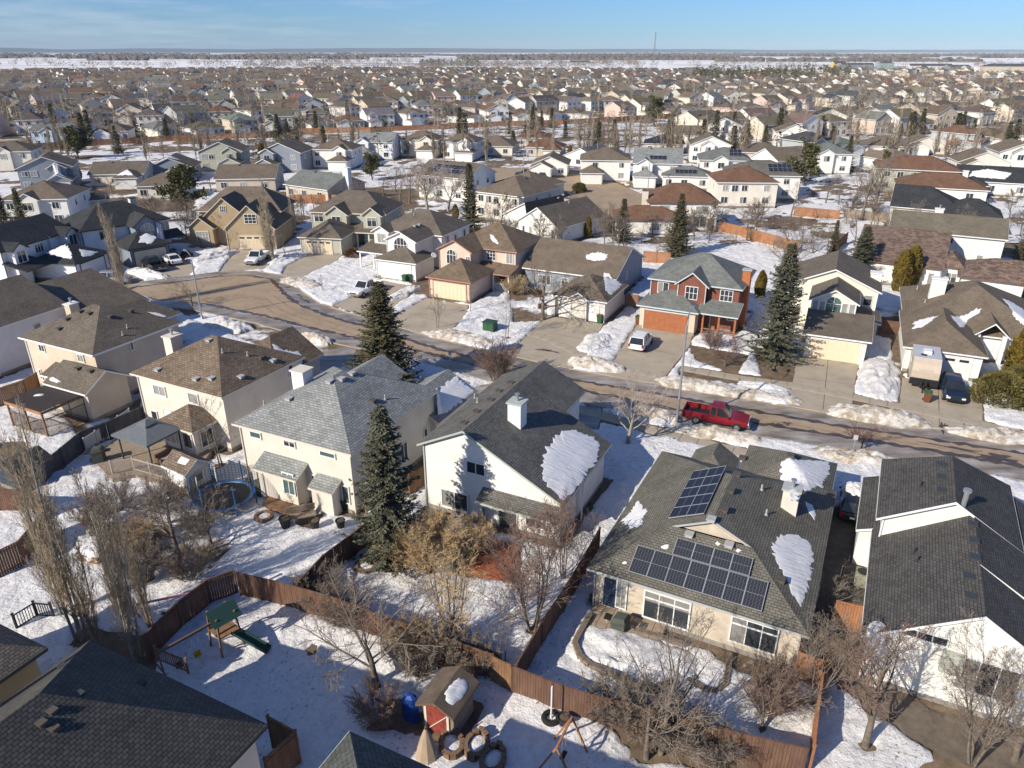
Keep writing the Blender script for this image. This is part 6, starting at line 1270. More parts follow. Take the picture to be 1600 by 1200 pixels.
for rank, ri in enumerate(sorted(byrow)):
    for k, (t, y, x, ang) in enumerate(sorted(byrow[ri])):
        i = frng.randrange(6); rc = min(9, int(frng.random() ** 2.1 * 10)); wc = min(7, int(frng.random() ** 2.0 * 8))
        off = rowo[ri]; where = 'in %s right-hand row before the fence' % ROWN[rank] if off < 0 else 'right behind the orange fence' if off < 30 else 'in the %s row beyond the orange fence' % ROWN[min(9, rank - NEG - 1)]
        lab = '%s %s-roofed house, %s from left %s' % (WALLN[wc], ROOFN[rc], ORD[k], where)
        colr = {'roof': tuple(c * frng.uniform(.9, 1.1) for c in ROOFC[rc]), 'wall': WALLC[wc]}
        HOUSEREF.append((x, y, '%s house from left, %s' % (ORD[k], where.replace('in the ', '').replace('the ', ''))))
        if i not in FPROTO:
            r = far_proto(i, lab); FPROTO[i] = r; r.location = (x, y, 0); r.rotation_euler = (0, 0, R(ang))
            for ch in KIDS[r.name]:
                kk = ch.name.split('.')[0]
                if kk in colr: ch.color = (*colr[kk], 1)
        else: dup(FPROTO[i], (x, y, 0), R(ang), lab, color=colr, scale=(frng.uniform(.92, 1.2), frng.uniform(.95, 1.2), frng.uniform(.94, 1.12)))
# everything farther: one joined mass of small houses
dm = MB(); dmats = []
for c in ROOFC: dmats.append(simple('distant_roof_%s' % len(dmats), c, .9, .15, .3))
for c in WALLC: dmats.append(simple('distant_wall_%s' % len(dmats), c, .85, .06, .3))
dmats.append(simple('distant_window', (.04, .045, .05), .2, .1))
for y, x, ang, ri in RESTF:
    a = R(ang + frng.gauss(0, 14)); w_, d_ = frng.uniform(10, 14.5), frng.uniform(9.5, 13); ze = frng.choice((3.1, 5.2, 5.2)); zr = ze + frng.uniform(1.9, 2.8); rc = min(9, int(frng.random() ** 1.8 * 10)); wc = 10 + min(7, int(frng.random() ** 2.8 * 8)); ca, sa = math.cos(a), math.sin(a)
    def W(px_, py_, pz): return (x + px_ * ca - py_ * sa, y + px_ * sa + py_ * ca, pz)
    def wallbox(x0, x1, y0, y1, z1):
        for (ax_, ay_), (bx_, by_) in (((x0, y0), (x1, y0)), ((x1, y0), (x1, y1)), ((x1, y1), (x0, y1)), ((x0, y1), (x0, y0))): dm.face([W(ax_, ay_, 0), W(bx_, by_, 0), W(bx_, by_, z1), W(ax_, ay_, z1)], wc)
    X, Y = w_ / 2, d_ / 2; wallbox(-X + .4, X - .4, -Y + .4, Y - .4, ze + .1); hip = frng.random() < .5; hl = Y if hip else 0
    P0, P1 = W(-X + hl * .95, 0, zr), W(X - hl * .95, 0, zr); c = [W(-X, -Y, ze), W(X, -Y, ze), W(X, Y, ze), W(-X, Y, ze)]
    dm.face([c[0], c[1], P1, P0], rc); dm.face([c[2], c[3], P0, P1], rc); dm.face([c[1], c[2], P1], rc if hip else wc); dm.face([c[3], c[0], P0], rc if hip else wc)
    gx = frng.choice((-X + .2, X - 6.2)); wallbox(gx + .3, gx + 5.7, -Y - 4, -Y + 1, 2.7); q = [W(gx, -Y - 4.3, 2.6), W(gx + 6, -Y - 4.3, 2.6), W(gx + 6, -Y + 2, 2.6), W(gx, -Y + 2, 2.6)]; r0, r1 = W(gx + 3, -Y - 4.3, 4.1), W(gx + 3, -Y + 2, 4.1)
    dm.face([q[0], r0, r1, q[3]], rc); dm.face([q[1], q[2], r1, r0], rc); dm.face([q[0], q[1], r0], wc)
    if ze > 4:
        for fx in (-.5, .1, .6):
            for yy, s_ in ((-Y + .36, 1), (Y - .36, -1)): dm.face([W(X * fx, yy, ze - 1.7), W(X * fx + 1.2, yy, ze - 1.7), W(X * fx + 1.2, yy, ze - .6), W(X * fx, yy, ze - .6)], 18)
o = put('distant_houses', dm.mesh('distant_houses', dmats)); tag(o, 'mass of small pitched-roof houses filling the far half of the town', 'houses', None, 'stuff')
# ------------------------------------------------------------------ fences (posts and panels are parts; the narrow boards are joined in each panel)
PANEL, POST = {}, {}
def panel_mesh(L, h_, m, style='board'):
    key = (round(L, 1), round(h_, 1), m.name, style)
    if key in PANEL: return PANEL[key]
    b = MB(); rng = random.Random(int(L * 10)); L, h_ = key[0], key[1]; n = max(1, int(L / .145)); w_ = L / n
    if style == 'board':
        for i in range(n): b.box(((i + .5) * w_, rng.uniform(-.006, .006), .06 + h_ / 2 + rng.uniform(-.012, .012)), (w_ - .014, .02, h_))
        for z in (.3, h_ - .15): b.box((L / 2, .032, z), (L, .04, .09))
        b.box((L / 2, 0, h_ + .09), (L, .09, .03))
    elif style == 'rail':
        b.box((L / 2, 0, h_), (L, .07, .06)); b.box((L / 2, 0, .15), (L, .05, .05)); n = max(1, int(L / .14))
        for i in range(n): b.box(((i + .5) * L / n, 0, .15 + (h_ - .15) / 2), (.035, .035, h_ - .15))
    elif style == 'glass':
        b.box((L / 2, 0, h_), (L, .05, .05)); b.box((L / 2, 0, .1), (L, .05, .05)); b.box((L / 2, 0, h_ / 2 + .05), (L - .1, .012, h_ - .2), 1)
    elif style == 'lattice':
        b.box((L / 2, 0, h_), (L, .07, .06)); b.box((L / 2, 0, .1), (L, .05, .05)); n = int((L + h_) / .2)
        for i in range(n):
            t = i * .2; x0, z0 = max(0, t - h_), min(h_, t); x1, z1 = min(t, L), max(0, t - L)
            if z0 > .12: b.bar((x0, .01, z0), (x1, .01, max(z1, .1)), .03, .012); b.bar((L - x0, -.01, z0), (L - x1, -.01, max(z1, .1)), .03, .012)
    PANEL[key] = b.mesh('panel', [m, simple('frosted_panel', (.42, .45, .46), .25, .05)] if style == 'glass' else m); return PANEL[key]
def fence(pts, label, m, h_=1.75, group='timber fences of the gardens', style='board', name='fence', cat='fence', z=0.0, span=2.4, world=False, postw=.11):
    P = [Vector((*p, z)) if world else Vector((*G(*p), z)) for p in pts]; r = thing(name, label, cat, P[0], 0, group)
    key = (m.name, round(h_, 1), postw)
    if key not in POST:
        b = MB(); b.box((0, 0, (h_ + .12) / 2), (postw, postw, h_ + .12)); b.box((0, 0, h_ + .14), (postw + .04, postw + .04, .05)); POST[key] = b.mesh('post', m)
    for i in range(len(P) - 1):
        a, b = P[i], P[i + 1]; L = (b - a).length; n = max(1, int(round(L / span))); d = (b - a) / n; rz = math.atan2(d.y, d.x)
        for k in range(n):
            q = a + d * k - P[0]; put('post', POST[key], r, q); pm = panel_mesh(d.length, h_, m, style); o = put('panel', pm, r, q, rz); o.scale = (d.length / round(d.length, 1), 1, 1)
    put('post', POST[key], r, P[-1] - P[0]); return r
fence([(378, 934), (440, 949), (520, 972), (600, 1002), (690, 1036), (770, 1066)], 'long red-brown board fence running behind the snowy central gardens', WOODR)
fence([(800, 1084), (862, 1110), (925, 1131), (1010, 1153), (1120, 1184), (1250, 1216)], 'brown board fence along the bottom below the raised garden', WOODR); fence([(768, 1068), (800, 1084)], 'short lighter fence run at the kink below the corner tree', WOODB)
fence([(372, 930), (330, 946), (285, 984), (234, 1036)], 'dark red side fence beside the wooden play set', WOODR)
fence([(470, 950), (510, 906), (556, 870), (584, 846)], 'shaded red-brown fence curving between the two central gardens', WOODR)
fence([(806, 1082), (846, 1012), (880, 960), (912, 905), (935, 862)], 'red-brown side fence between the white house and the solar bungalow', WOODR)
fence([(1262, 1210), (1270, 1140), (1278, 1085), (1290, 1050)], 'orange-brown side fence at the rear corner of the solar bungalow', WOODO); fence([(1240, 1062), (1285, 1078)], 'short rusty cross fence behind the bungalow corner', WOODO); fence([(1300, 980), (1345, 990)], 'orange cross fence in the gap beside the charcoal-roofed house', WOODO)
fence([(70, 762), (134, 706), (175, 690), (232, 664)], 'dark slate board fence beside the pergola', WOODD); fence([(0, 800), (60, 800), (75, 812)], 'red-brown fence at the left edge above the small garden', WOODR); fence([(0, 904), (40, 884), (78, 838)], 'dark red fence curving at the left edge', WOODR)
fence([(0, 638), (45, 622), (64, 610)], 'brown fence at the left edge beyond the pergola', WOODB); fence([(572, 800), (640, 775), (664, 762)], 'orange-brown fence between the spruce and the white house corner', WOODB)
fence([(1005, 411), (1046, 414)], 'short orange fence behind the red log house', WOODO); fence([(1122, 362), (1160, 371), (1200, 383), (1246, 396)], 'orange fence behind the white red-brown roofed house', WOODO); fence([(1240, 338), (1275, 341), (1310, 344)], 'bright orange fence at the snowy back garden', WOODO); fence([(1318, 342), (1352, 345), (1386, 348)], 'weathered grey board fence beside the olive tan roof', WOODG)
fence([(1374, 520), (1408, 524)], 'low red-brown gate fence beside the brown hip bungalow', WOODR, 1.5); fence([(976, 480), (996, 484)], 'brown fence section between the white garage and red log house', WOODB); fence([(455, 318), (520, 318), (560, 322)], 'rusty fence behind the sage grey house', WOODO); fence([(1290, 420), (1300, 398), (1322, 380)], 'dark red fence beside the small spruce', WOODR)
for i, (a, b) in enumerate([(0, 4), (4, 6), (6, 9), (9, 11)]): fence(FENCE[a:b + 1], ['long orange fence, far left stretch across the back streets', 'long orange fence, stretch left of centre among the poplars', 'long orange fence, stretch near the centre', 'long orange fence, right stretch in front of the poplar row'][i], WOODO, 2.0, 'long orange fence beyond the back streets', world=True)
# ------------------------------------------------------------------ vehicles
TYRE = simple('tyre_rubber', (.02, .02, .02), .85, .1); RIM = simple('wheel_rim', (.35, .35, .36), .35, .05, metal=.7); CARGLASS = glass('car_glass', (.02, .025, .03), .05); LAMPW = simple('headlamp', (.7, .7, .68), .2, 0); LAMPR = simple('tail_lamp', (.35, .02, .02), .3, 0)
def paint(name, c, metal=.15): 
    m = simple(name, c, .36, .10, 2.5, metal=metal, spec=.5); b = m.node_tree.nodes['Principled BSDF']; b.inputs['Coat Weight'].default_value = .5; b.inputs['Coat Roughness'].default_value = .08; return m
_wb = MB(); _wb.lathe([(.20, -.11), (.33, -.12), (.355, -.07), (.355, .07), (.33, .12), (.20, .11)], 18); WHEEL = _wb.mesh('tyre', TYRE, True)
_wb = MB(); _wb.lathe([(0.0, .085), (.06, .10), (.12, .075), (.20, .09), (.215, .11), (.215, -.05)], 14); 
for k in range(5): _wb.bar((.05 * math.cos(k * 1.257), .05 * math.sin(k * 1.257), .10), (.2 * math.cos(k * 1.257), .2 * math.sin(k * 1.257), .10), .05, .02)
RIMM = _wb.mesh('rim', RIM)
def loft(mb, st, mi=0, cap=True):
    """st: list of (x, [(y,z) half profile from bottom to top centre])"""
    rings = []
    for x, hp in st:
        full = [(y, z) for y, z in hp] + [(-y, z) for y, z in reversed(hp) if y > 1e-4]; rings.append([(x, y, z) for y, z in full])
    n = len(rings[0]); b0 = len(mb.v)
    for r in rings: mb.v.extend(r)
    for i in range(len(rings) - 1):
        for j in range(n): mb.f.append((b0 + i * n + j, b0 + (i + 1) * n + j, b0 + (i + 1) * n + (j + 1) % n, b0 + i * n + (j + 1) % n)); mb.m.append(mi); mb.uv.extend([(0, 0)] * 4)
    if cap:
        for i in (0, len(rings) - 1): mb.f.append(tuple(b0 + i * n + j for j in range(n))); mb.m.append(mi); mb.uv.extend([(0, 0)] * n)
def lower(x, w_, zl, zt): return (x, [(w_ * .80, zl), (w_ * .98, zl + .10), (w_, (zl + zt) * .52), (w_ * .97, zt - .07), (w_ * .86, zt), (0, zt + .015)])
def vehicle(label, px, py, head, col, kind='suv', group='parked cars', z=.02):
    x, y = G(px, py); nm = 'pickup_truck' if kind == 'pickup' else 'parked_car'; r = thing(nm, label, 'pickup truck' if kind == 'pickup' else 'car', (x, y, z), R(head), group); B = MB(); Gm = MB(); L = 5.7 if kind == 'pickup' else 4.6; w_ = .98 if kind == 'pickup' else .92; h2 = L / 2
    belt = 1.12 if kind == 'pickup' else 1.02 if kind == 'suv' else .92; roof = 1.86 if kind == 'pickup' else 1.66 if kind == 'suv' else 1.44; zl = .42 if kind == 'pickup' else .30
    fx, rx = h2 - .92, -h2 + (1.12 if kind == 'pickup' else .88)
    bedx = -.55
    loft(B, [lower(h2 - .02, w_ * .80, zl + .12, belt - .28), lower(h2 - .12, w_ * .93, zl, belt - .16), lower(h2 - .5, w_, zl, belt - .10), lower(fx - .35, w_, zl, belt - .02), lower(0.6, w_, zl - .06, belt), lower(bedx if kind == 'pickup' else rx + .2, w_, zl - .06, belt)] + ([] if kind == 'pickup' else [lower(-h2 + .4, w_ * .99, zl, belt - .01), lower(-h2 + .08, w_ * .94, zl + .05, belt - .10), lower(-h2, w_ * .86, zl + .14, belt - .2)]))
    if kind == 'pickup':
        for s_ in (-1, 1): B.box(((bedx - h2) / 2, s_ * (w_ - .05), (belt + .5) / 2 + .02), (h2 + bedx, .10, belt - .48)); B.box(((bedx - h2) / 2, s_ * (w_ - .06), belt - .0), (h2 + bedx, .14, .05))
        B.box((-h2 + .04, 0, .80), (.08, 2 * w_ - .2, .62)); B.box(((bedx - h2) / 2, 0, .62), (h2 + bedx, 2 * w_ - .2, .1), 0)
        bl = MB(); bl.box(((bedx - h2) / 2, 0, .70), (h2 + bedx - .12, 2 * w_ - .34, .05)); bl.box((bedx - .06, 0, .9), (.05, 2 * w_ - .34, .4)); put('bed_liner', bl.mesh('bed_liner', BLACK), r)
        bm = MB(); bm.box((-h2 - .08, 0, .55), (.14, 1.8, .18)); bm.box((h2 + .03, 0, .58), (.16, 1.85, .26)); put('bumper', bm.mesh('bumper', RIM), r)
    c0, c1 = (1.25, bedx + .06) if kind == 'pickup' else ((.95, -h2 + .12) if kind == 'suv' else (.85, -h2 + .75)); t0, t1 = (.55, bedx + .16) if kind == 'pickup' else ((.25, -h2 + .5) if kind == 'suv' else (.1, -h2 + 1.35)); wt = w_ * .76
    def cab(x_, wb, zt, wtop): return (x_, [(wb * .90, belt - .05), (wtop, zt), (0, zt + .02)])
    loft(Gm, [cab(c0, w_, belt - .02, w_ * .86), cab(t0, w_, roof - .06, wt), cab((t0 + t1) / 2, w_, roof - .03, wt), cab(t1, w_, roof - .06, wt), cab(c1, w_, belt - .02, w_ * .86)])
    rf = [(t0 + .06, [(wt * .99, roof - .07), (wt * .9, roof - .01), (0, roof + .02)]), ((t0 + t1) / 2, [(wt * 1.01, roof - .05), (wt * .9, roof + .02), (0, roof + .05)]), (t1 - .06, [(wt * .99, roof - .07), (wt * .9, roof - .01), (0, roof + .02)])]; loft(B, rf)
    for s_ in (-1, 1):
        for xa, xb in ((c0, t0), (c1, t1)): B.bar((xa, s_ * w_ * .88, belt - .03), (xb, s_ * wt, roof - .05), .09, .05)
        xm = (t0 + t1) / 2 + (.0 if kind != 'suv' else .25); B.bar((xm, s_ * w_ * .905, belt - .02), (xm, s_ * (wt + .015), roof - .05), .09, .04)
        if kind == 'suv': B.bar((t1 + .45, s_ * w_ * .905, belt - .02), (t1 + .35, s_ * (wt + .015), roof - .05), .12, .04)
        B.box((c0 - .12, s_ * (w_ + .1), belt + .06), (.12, .2, .14))
    put('body', B.mesh('body', col), r); put('window_glass', Gm.mesh('window_glass', CARGLASS), r)
    for s_ in (-1, 1):
        lm = MB(); lm.box((h2 - .07, s_ * w_ * .68, belt - .34), (.14, .34, .16)); put('headlight', lm.mesh('headlight', LAMPW), r)
        lm = MB(); lm.box((-h2 + .05, s_ * w_ * .80, belt - .22), (.12, .2, .3)); put('taillight', lm.mesh('taillight', LAMPR), r)
        for wx in (h2 - .95, -h2 + .95 if kind != 'pickup' else -h2 + 1.25):
            k = 1.12 if kind == 'pickup' else 1.0; wobj = put('wheel', WHEEL, r, (wx, s_ * (w_ - .08), .355 * k), rot=(R(90) * -s_, 0, 0), scale=(k, k, k)); put('rim', RIMM, wobj)
    ar = MB(); ar.box((h2 + .005, 0, belt - .38), (.05, w_ * 1.0, .18)); ar.box((h2 + .02, 0, zl + .1), (.05, w_ * 1.1, .1)); put('grille', ar.mesh('grille', BLACK), r)
    pl = MB(); pl.box((-h2 - .01, 0, belt - .38), (.02, .34, .14)); put('number_plate', pl.mesh('number_plate', WHITE), r)
    return r
vehicle('bright red pickup truck with open black bed parked at the near kerb', 1118, 661, -24, paint('red_paint', (.24, .012, .020)), 'pickup')
WP = paint('white_paint', (.78, .78, .78), 0); SP_ = paint('silver_paint', (.42, .43, .44), .4); BP = paint('black_paint', (.012, .013, .015)); DB = paint('dark_blue_paint', (.012, .022, .045))
vehicle('white hatchback parked in front of the orange garage door', 1001, 541, 66, WP, 'suv'); vehicle('dark blue sport utility car parked beside the travel trailer', 1486, 618, -112, DB, 'suv')
vehicle('silver car parked beside the single columnar poplar', 181, 442, -4, SP_, 'suv'); vehicle('black pickup parked at the charcoal garage in the cul-de-sac', 241, 420, 132, BP, 'pickup'); vehicle('white car parked right of the black pickup', 270, 411, 132, WP, 'sedan')
vehicle('white pickup nosing down the driveway of the tan stucco house', 403, 409, -95, WP, 'pickup'); vehicle('white pickup on the driveway behind the tall spruce', 572, 458, -115, WP, 'pickup')
vehicle('dark car parked at the crescent garage, left one', 822, 276, 160, BP, 'pickup'); vehicle('dark blue car parked at the crescent garage, right one', 842, 279, 150, DB, 'suv'); vehicle('silver car on the crescent at the red-brown roofed house', 812, 244, 10, SP_, 'sedan')
v = vehicle('black car half buried in snow in the narrow gap beside the bungalow', 1332, 796, 64, BP, 'suv')
def lump(name, px, py, L, W_, h_, rz, label, mat, group, seed=1, cat='snow bank', z=-.02, n=44, m=24, kind=None, world=None):
    x, y = world or G(px, py); mb = MB(); rs = random.Random(seed)
    for i in range(n + 1):
        for j in range(m + 1):
            u, v_ = i / n * 2 - 1, j / m * 2 - 1; d = (abs(u) ** 2.6 + abs(v_) ** 2.4); hz = max(0, 1 - d) ** .75; nz = float(fbm(np.array(u * L * .55 + seed * 3.3), np.array(v_ * W_ * .8 + seed), 4)); ed = float(fbm(np.array(u * 3 + seed), np.array(v_ * 3.0), 3)) - .5
            mb.v.append((u * L / 2 * (1 + ed * .4), v_ * W_ / 2 * (1 + ed * .6), h_ * hz * (.25 + 1.1 * nz + .45 * float(fbm(np.array(u * L * 1.9 + seed), np.array(v_ * W_ * 2.1), 3))) if hz > 0 else -.1))
    for i in range(n):
        for j in range(m): a = i * (m + 1) + j; mb.f.append((a, a + m + 1, a + m + 2, a + 1)); mb.m.append(0)
    o = put(name, mb.mesh(name, mat, True), None, (x, y, z), R(rz)); tag(o, label, cat, group); return o
lump('snow_patch', 0, 0, 2.6, 1.75, .45, 64, 'thick snow cap lying on the half-buried black car', SNOW, 'snow piles', 3, 'snow patch', 1.45, world=(v.location.x, v.location.y))
def trailer(label, px, py, head):
    x, y = G(px, py); r = thing('travel_trailer', label, 'trailer', (x, y, .02), R(head), None); w_ = 1.2; B = MB(); prof = [(-3.0, .55), (-3.05, 2.3), (-2.6, 2.95), (2.2, 2.98), (2.72, 2.6), (3.0, 1.9), (2.95, 1.1), (2.5, .55)]
    def prism(mb, pr, y0, y1, mi=0):
        k = len(pr); b0 = len(mb.v); mb.v.extend([(a, y0, b) for a, b in pr] + [(a, y1, b) for a, b in pr]); mb.f.append(tuple(range(b0, b0 + k))); mb.f.append(tuple(range(b0 + 2 * k - 1, b0 + k - 1, -1))); mb.m += [mi, mi]; mb.uv.extend([(0, 0)] * (2 * k))
        for i in range(k): mb.f.append((b0 + i, b0 + (i + 1) % k, b0 + k + (i + 1) % k, b0 + k + i)); mb.m.append(mi); mb.uv.extend([(0, 0)] * 4)
    prism(B, prof, -w_, w_); put('body', B.mesh('body', simple('trailer_beige', (.50, .42, .33), .4, .05)), r)
    for nm, pr, mt in (('roof_panel', [(-2.62, 2.955), (2.2, 2.985), (2.2, 3.04), (-2.62, 3.01)], simple('trailer_roof', (.46, .48, .52), .6, .08)), ('front_skirt', [(2.96, 1.12), (3.015, 1.2), (2.98, .5), (2.5, .5), (2.5, .62)], BLACK)):
        b = MB(); prism(b, pr, -w_ - .01, w_ + .01); put(nm, b.mesh(nm, mt), r)
    b = MB(); b.box((2.88, 0, 2.12), (.06, 1.3, .42), 0, 0, 0, -.55); put('front_window_cover', b.mesh('front_window_cover', simple('trailer_cover', (.42, .36, .29), .4, .05)), r)
    b = MB(); b.box((.6, 0, 3.16), (.9, .7, .3)); b.box((1.0, .1, 3.1), (.4, .4, .22), 0, .3); put('air_conditioner', b.mesh('air_conditioner', WHITE), r); b = MB(); b.box((1.45, -.35, 3.06), (.4, .5, .1)); put('roof_hatch', b.mesh('roof_hatch', BLACK), r)
    b = MB()
    for s_ in (-1, 1): b.bar((2.6, s_ * .7, .5), (3.9, 0, .5), .1, .12)
    b.cyl((3.75, 0, 0), .06, .8, 8); b.cyl((3.3, -.2, .55), .16, .45, 10); b.cyl((3.3, .2, .55), .16, .45, 10); put('hitch', b.mesh('hitch', BLACK), r)
    for s_ in (-1, 1):
        b = MB(); b.box((.5, s_ * 1.21, 2.05), (1.1, .03, .55)); b.box((-1.6, s_ * 1.21, 2.05), (.8, .03, .5)); put('window', b.mesh('window', CARGLASS), r)
        for wx in (-.8, .1): wo = put('wheel', WHEEL, r, (wx, s_ * 1.1, .355), rot=(R(90) * -s_, 0, 0)); put('rim', RIMM, wo)
    return r
trailer('beige travel trailer with roof air conditioner parked in front of the white garage', 1438, 592, -115)
# ------------------------------------------------------------------ snow banks
BG = 'snow piles'
for i, (px, py, L, W_, h_, rz, mt, lb) in enumerate([
    (715, 528, 10, 3.2, .9, -24, DIRTY, 'long dirty snow bank at the kerb below the utility box'), (928, 572, 7.0, 3.0, 1.1, -24, DIRTY, 'dirty snow mound at the kerb between the two middle driveways'), (1090, 604, 9, 3.2, .9, -22, DIRTY, 'dirty snow bank at the right side of the red log house driveway'), (1180, 619, 10, 2.6, .7, -20, DIRTY, 'low dirty snow bank under the slim blue spruce'),
    (1372, 652, 9.5, 3.6, 1.1, -20, DIRTY, 'tall dirty snow bank left of the travel trailer driveway'), (1566, 683, 9, 3.0, .9, -18, DIRTY, 'dirty snow bank at the right edge beside the road'), (1120, 681, 9.0, 2.4, 1.0, -21, DIRTY, 'snow bank on the near kerb beside the red pickup'), (1022, 652, 5.5, 2.4, 1.1, -22, DIRTY, 'snow bank at the foot of the tall lamp post'),
    (1332, 716, 7.5, 3.0, 1.0, -18, DIRTY, 'snow pile on the near kerb beyond the bungalow garage wing'), (492, 532, 5.5, 2.4, 1.0, -25, DIRTY, 'sunlit dirty snow pile beside the brown front gable'), (356, 512, 7.0, 4.0, 1.4, -20, GRITTY, 'bright snow heap behind the taupe hip roof'), (336, 402, 9.0, 3.2, 1.1, 58, GRITTY, 'snow ridge left of the tan house driveway'),
    (232, 430, 9.5, 2.4, 1.0, -26, GRITTY, 'snow ridge between the silver car and the black pickup'), (700, 600, 5.5, 2.6, .9, -25, GRITTY, 'snow heap behind the tall broad spruce'), (930, 536, 7.0, 4.0, .8, 64, GRITTY, 'snow strip heap between the two middle driveways'), (1372, 590, 13, 4.4, 1.0, 66, GRITTY, 'long snow ridge left of the travel trailer'),
    (455, 402, 11, 3.0, .8, 62, GRITTY, 'snow ridge between the tan and sage driveways'), (632, 458, 8, 2.6, .7, 62, GRITTY, 'narrow snow ridge beside the green bin driveway'), (470, 442, 9, 4, .7, -38, DIRTY, 'gritty snow edge on the corner lawn by the road bend'), (1190, 604, 5, 2, .5, -22, GRITTY, 'thin snow bank in front of the slim blue spruce'), (190, 466, 10, 3, .8, -14, GRITTY, 'snow heap at the foot of the single poplar'), (540, 905, 1.8, 1.5, .8, 0, GRITTY, 'snow-capped mound inside the shaded fence corner'), (128, 745, 8, 4, .7, 24, GRITTY, 'trampled snow heap below the slate fence'), (250, 795, 7, 4, .8, -20, GRITTY, 'snow mound among the tangled bare trees')]):
    lump('snow_bank', px, py, L * .92, W_ * .85, h_ * .72, rz, lb, mt, BG, i + 5)
# ------------------------------------------------------------------ street furniture
def lamp_post(label, px, py, H, arm, rz):
    x, y = G(px, py); r = thing('street_lamp', label, 'street lamp', (x, y, 0), R(rz), 'street lamps'); b = MB(); b.cyl((0, 0, -.1), .17, .45, 10); b.tube([(0, 0, .2), (0, 0, H * .5), (0, 0, H * .9)], [.12, .10, .075], 10); put('pole', b.mesh('pole', METAL, True), r)
    b = MB(); b.tube([(0, 0, H * .89), (arm * .1, 0, H * .955), (arm * .4, 0, H * .99), (arm, 0, H)], [.06, .05, .045, .04], 8); put('arm', b.mesh('arm', METAL, True), r)
    b = MB(); b.box((arm + .28, 0, H - .02), (.62, .26, .12)); b.box((arm + .3, 0, H - .1), (.4, .2, .06)); put('lamp_head', b.mesh('lamp_head', METAL), r); return r
lamp_post('tall grey street lamp beside the red pickup', 1057, 664, 10.3, 1.6, 66); lamp_post('grey street lamp with curved arm at the cul-de-sac', 316, 498, 8.2, 1.6, 130)
lamp_post('slim street lamp on the far crescent', 932, 272, 9, 1.8, 160); lamp_post('slim street lamp among the houses right of centre', 1012, 300, 8.5, 1.5, 200); lamp_post('slim street lamp near the solar panel house at centre', 818, 292, 8.5, 1.5, 20)
def wheelie(label, px, py, col, lid, rz=-26):
    x, y = G(px, py); r = thing('wheelie_bin', label, 'bin', (x, y, .02), R(rz), 'wheelie bins'); b = MB(); b0 = len(b.v)
    b.v += [(-.24, -.26, .08), (.24, -.26, .08), (.24, .26, .08), (-.24, .26, .08), (-.32, -.36, 1.0), (.32, -.36, 1.0), (.32, .36, 1.0), (-.32, .36, 1.0)]
    for f in ((3, 2, 1, 0), (4, 5, 6, 7), (0, 1, 5, 4), (1, 2, 6, 5), (2, 3, 7, 6), (3, 0, 4, 7)): b.f.append(f); b.m.append(0); b.uv.extend([(0, 0)] * 4)
    put('bin_body', b.mesh('bin_body', col), r); b = MB(); b.box((0, 0, 1.04), (.7, .8, .08)); b.box((0, .02, 1.09), (.5, .6, .04)); b.box((0, .42, .98), (.5, .06, .06)); put('lid', b.mesh('lid', lid), r)
    for s_ in (-1, 1): b = MB(); b.tube([(s_ * .28, .3, .12), (s_ * .34, .3, .12)], .12, 10, 0, True); put('wheel', b.mesh('wheel', BLACK), r)
    return r
GRN = simple('green_bin_plastic', (.03, .10, .045), .5, .05); BRN = simple('brown_bin_plastic', (.16, .06, .03), .5, .05); DGN = simple('dark_green_paint', (.035, .07, .05), .5, .08)
wheelie('green wheelie bin beside the white garage of the arched-gable house', 633, 441, GRN, GRN); wheelie('second green wheelie bin just right of the first at the white garage', 641, 440, GRN, GRN); wheelie('green bin with brown lid at the corner of the white garage', 937, 505, GRN, BRN); wheelie('brown bin left of the orange garage door', 997, 507, BRN, GRN); wheelie('brown-green bin at the right corner of the cream garage', 1343, 566, BRN, GRN); wheelie('brown bin with green lid in front of the travel trailer', 1447, 628, BRN, GRN); wheelie('brown bin left of the rose beige garage', 675, 462, BRN, BRN)
x, y = G(766, 517); r = thing('utility_box', 'green utility box standing in the snow at the kerb', 'utility box', (x, y, .15), R(-26)); b = MB(); b.box((0, 0, .5), (1.4, 1.1, 1.0)); put('cabinet', b.mesh('cabinet', DGN), r); b = MB(); b.box((0, -.02, 1.04), (1.5, 1.25, .1)); put('lid', b.mesh('lid', DGN), r); b = MB(); b.box((-.34, -.56, .52), (.62, .03, .8)); b.box((.34, -.56, .52), (.62, .03, .8)); put('door', b.mesh('door', GRN), r)
def sign_post(label, px, py, H=1.9):
    x, y = G(px, py); r = thing('sign_post', label, 'post', (x, y, 0), R(-20), 'thin posts along the street'); b = MB(); b.cyl((0, 0, 0), .035, H, 6); put('pole', b.mesh('pole', METAL), r); b = MB(); b.box((0, -.03, H - .2), (.34, .02, .42)); put('sign_plate', b.mesh('sign_plate', GREYT), r)
sign_post('thin post beside the dead tree at the rose beige driveway', 695, 492); sign_post('thin post in the snow left of the red log house', 924, 552); sign_post('thin post on the sidewalk in front of the plum tree', 1078, 580); sign_post('thin post by the near kerb left of the lamp post', 704, 575); sign_post('thin post in the kerb snow near the bungalow garage wing', 1331, 712)
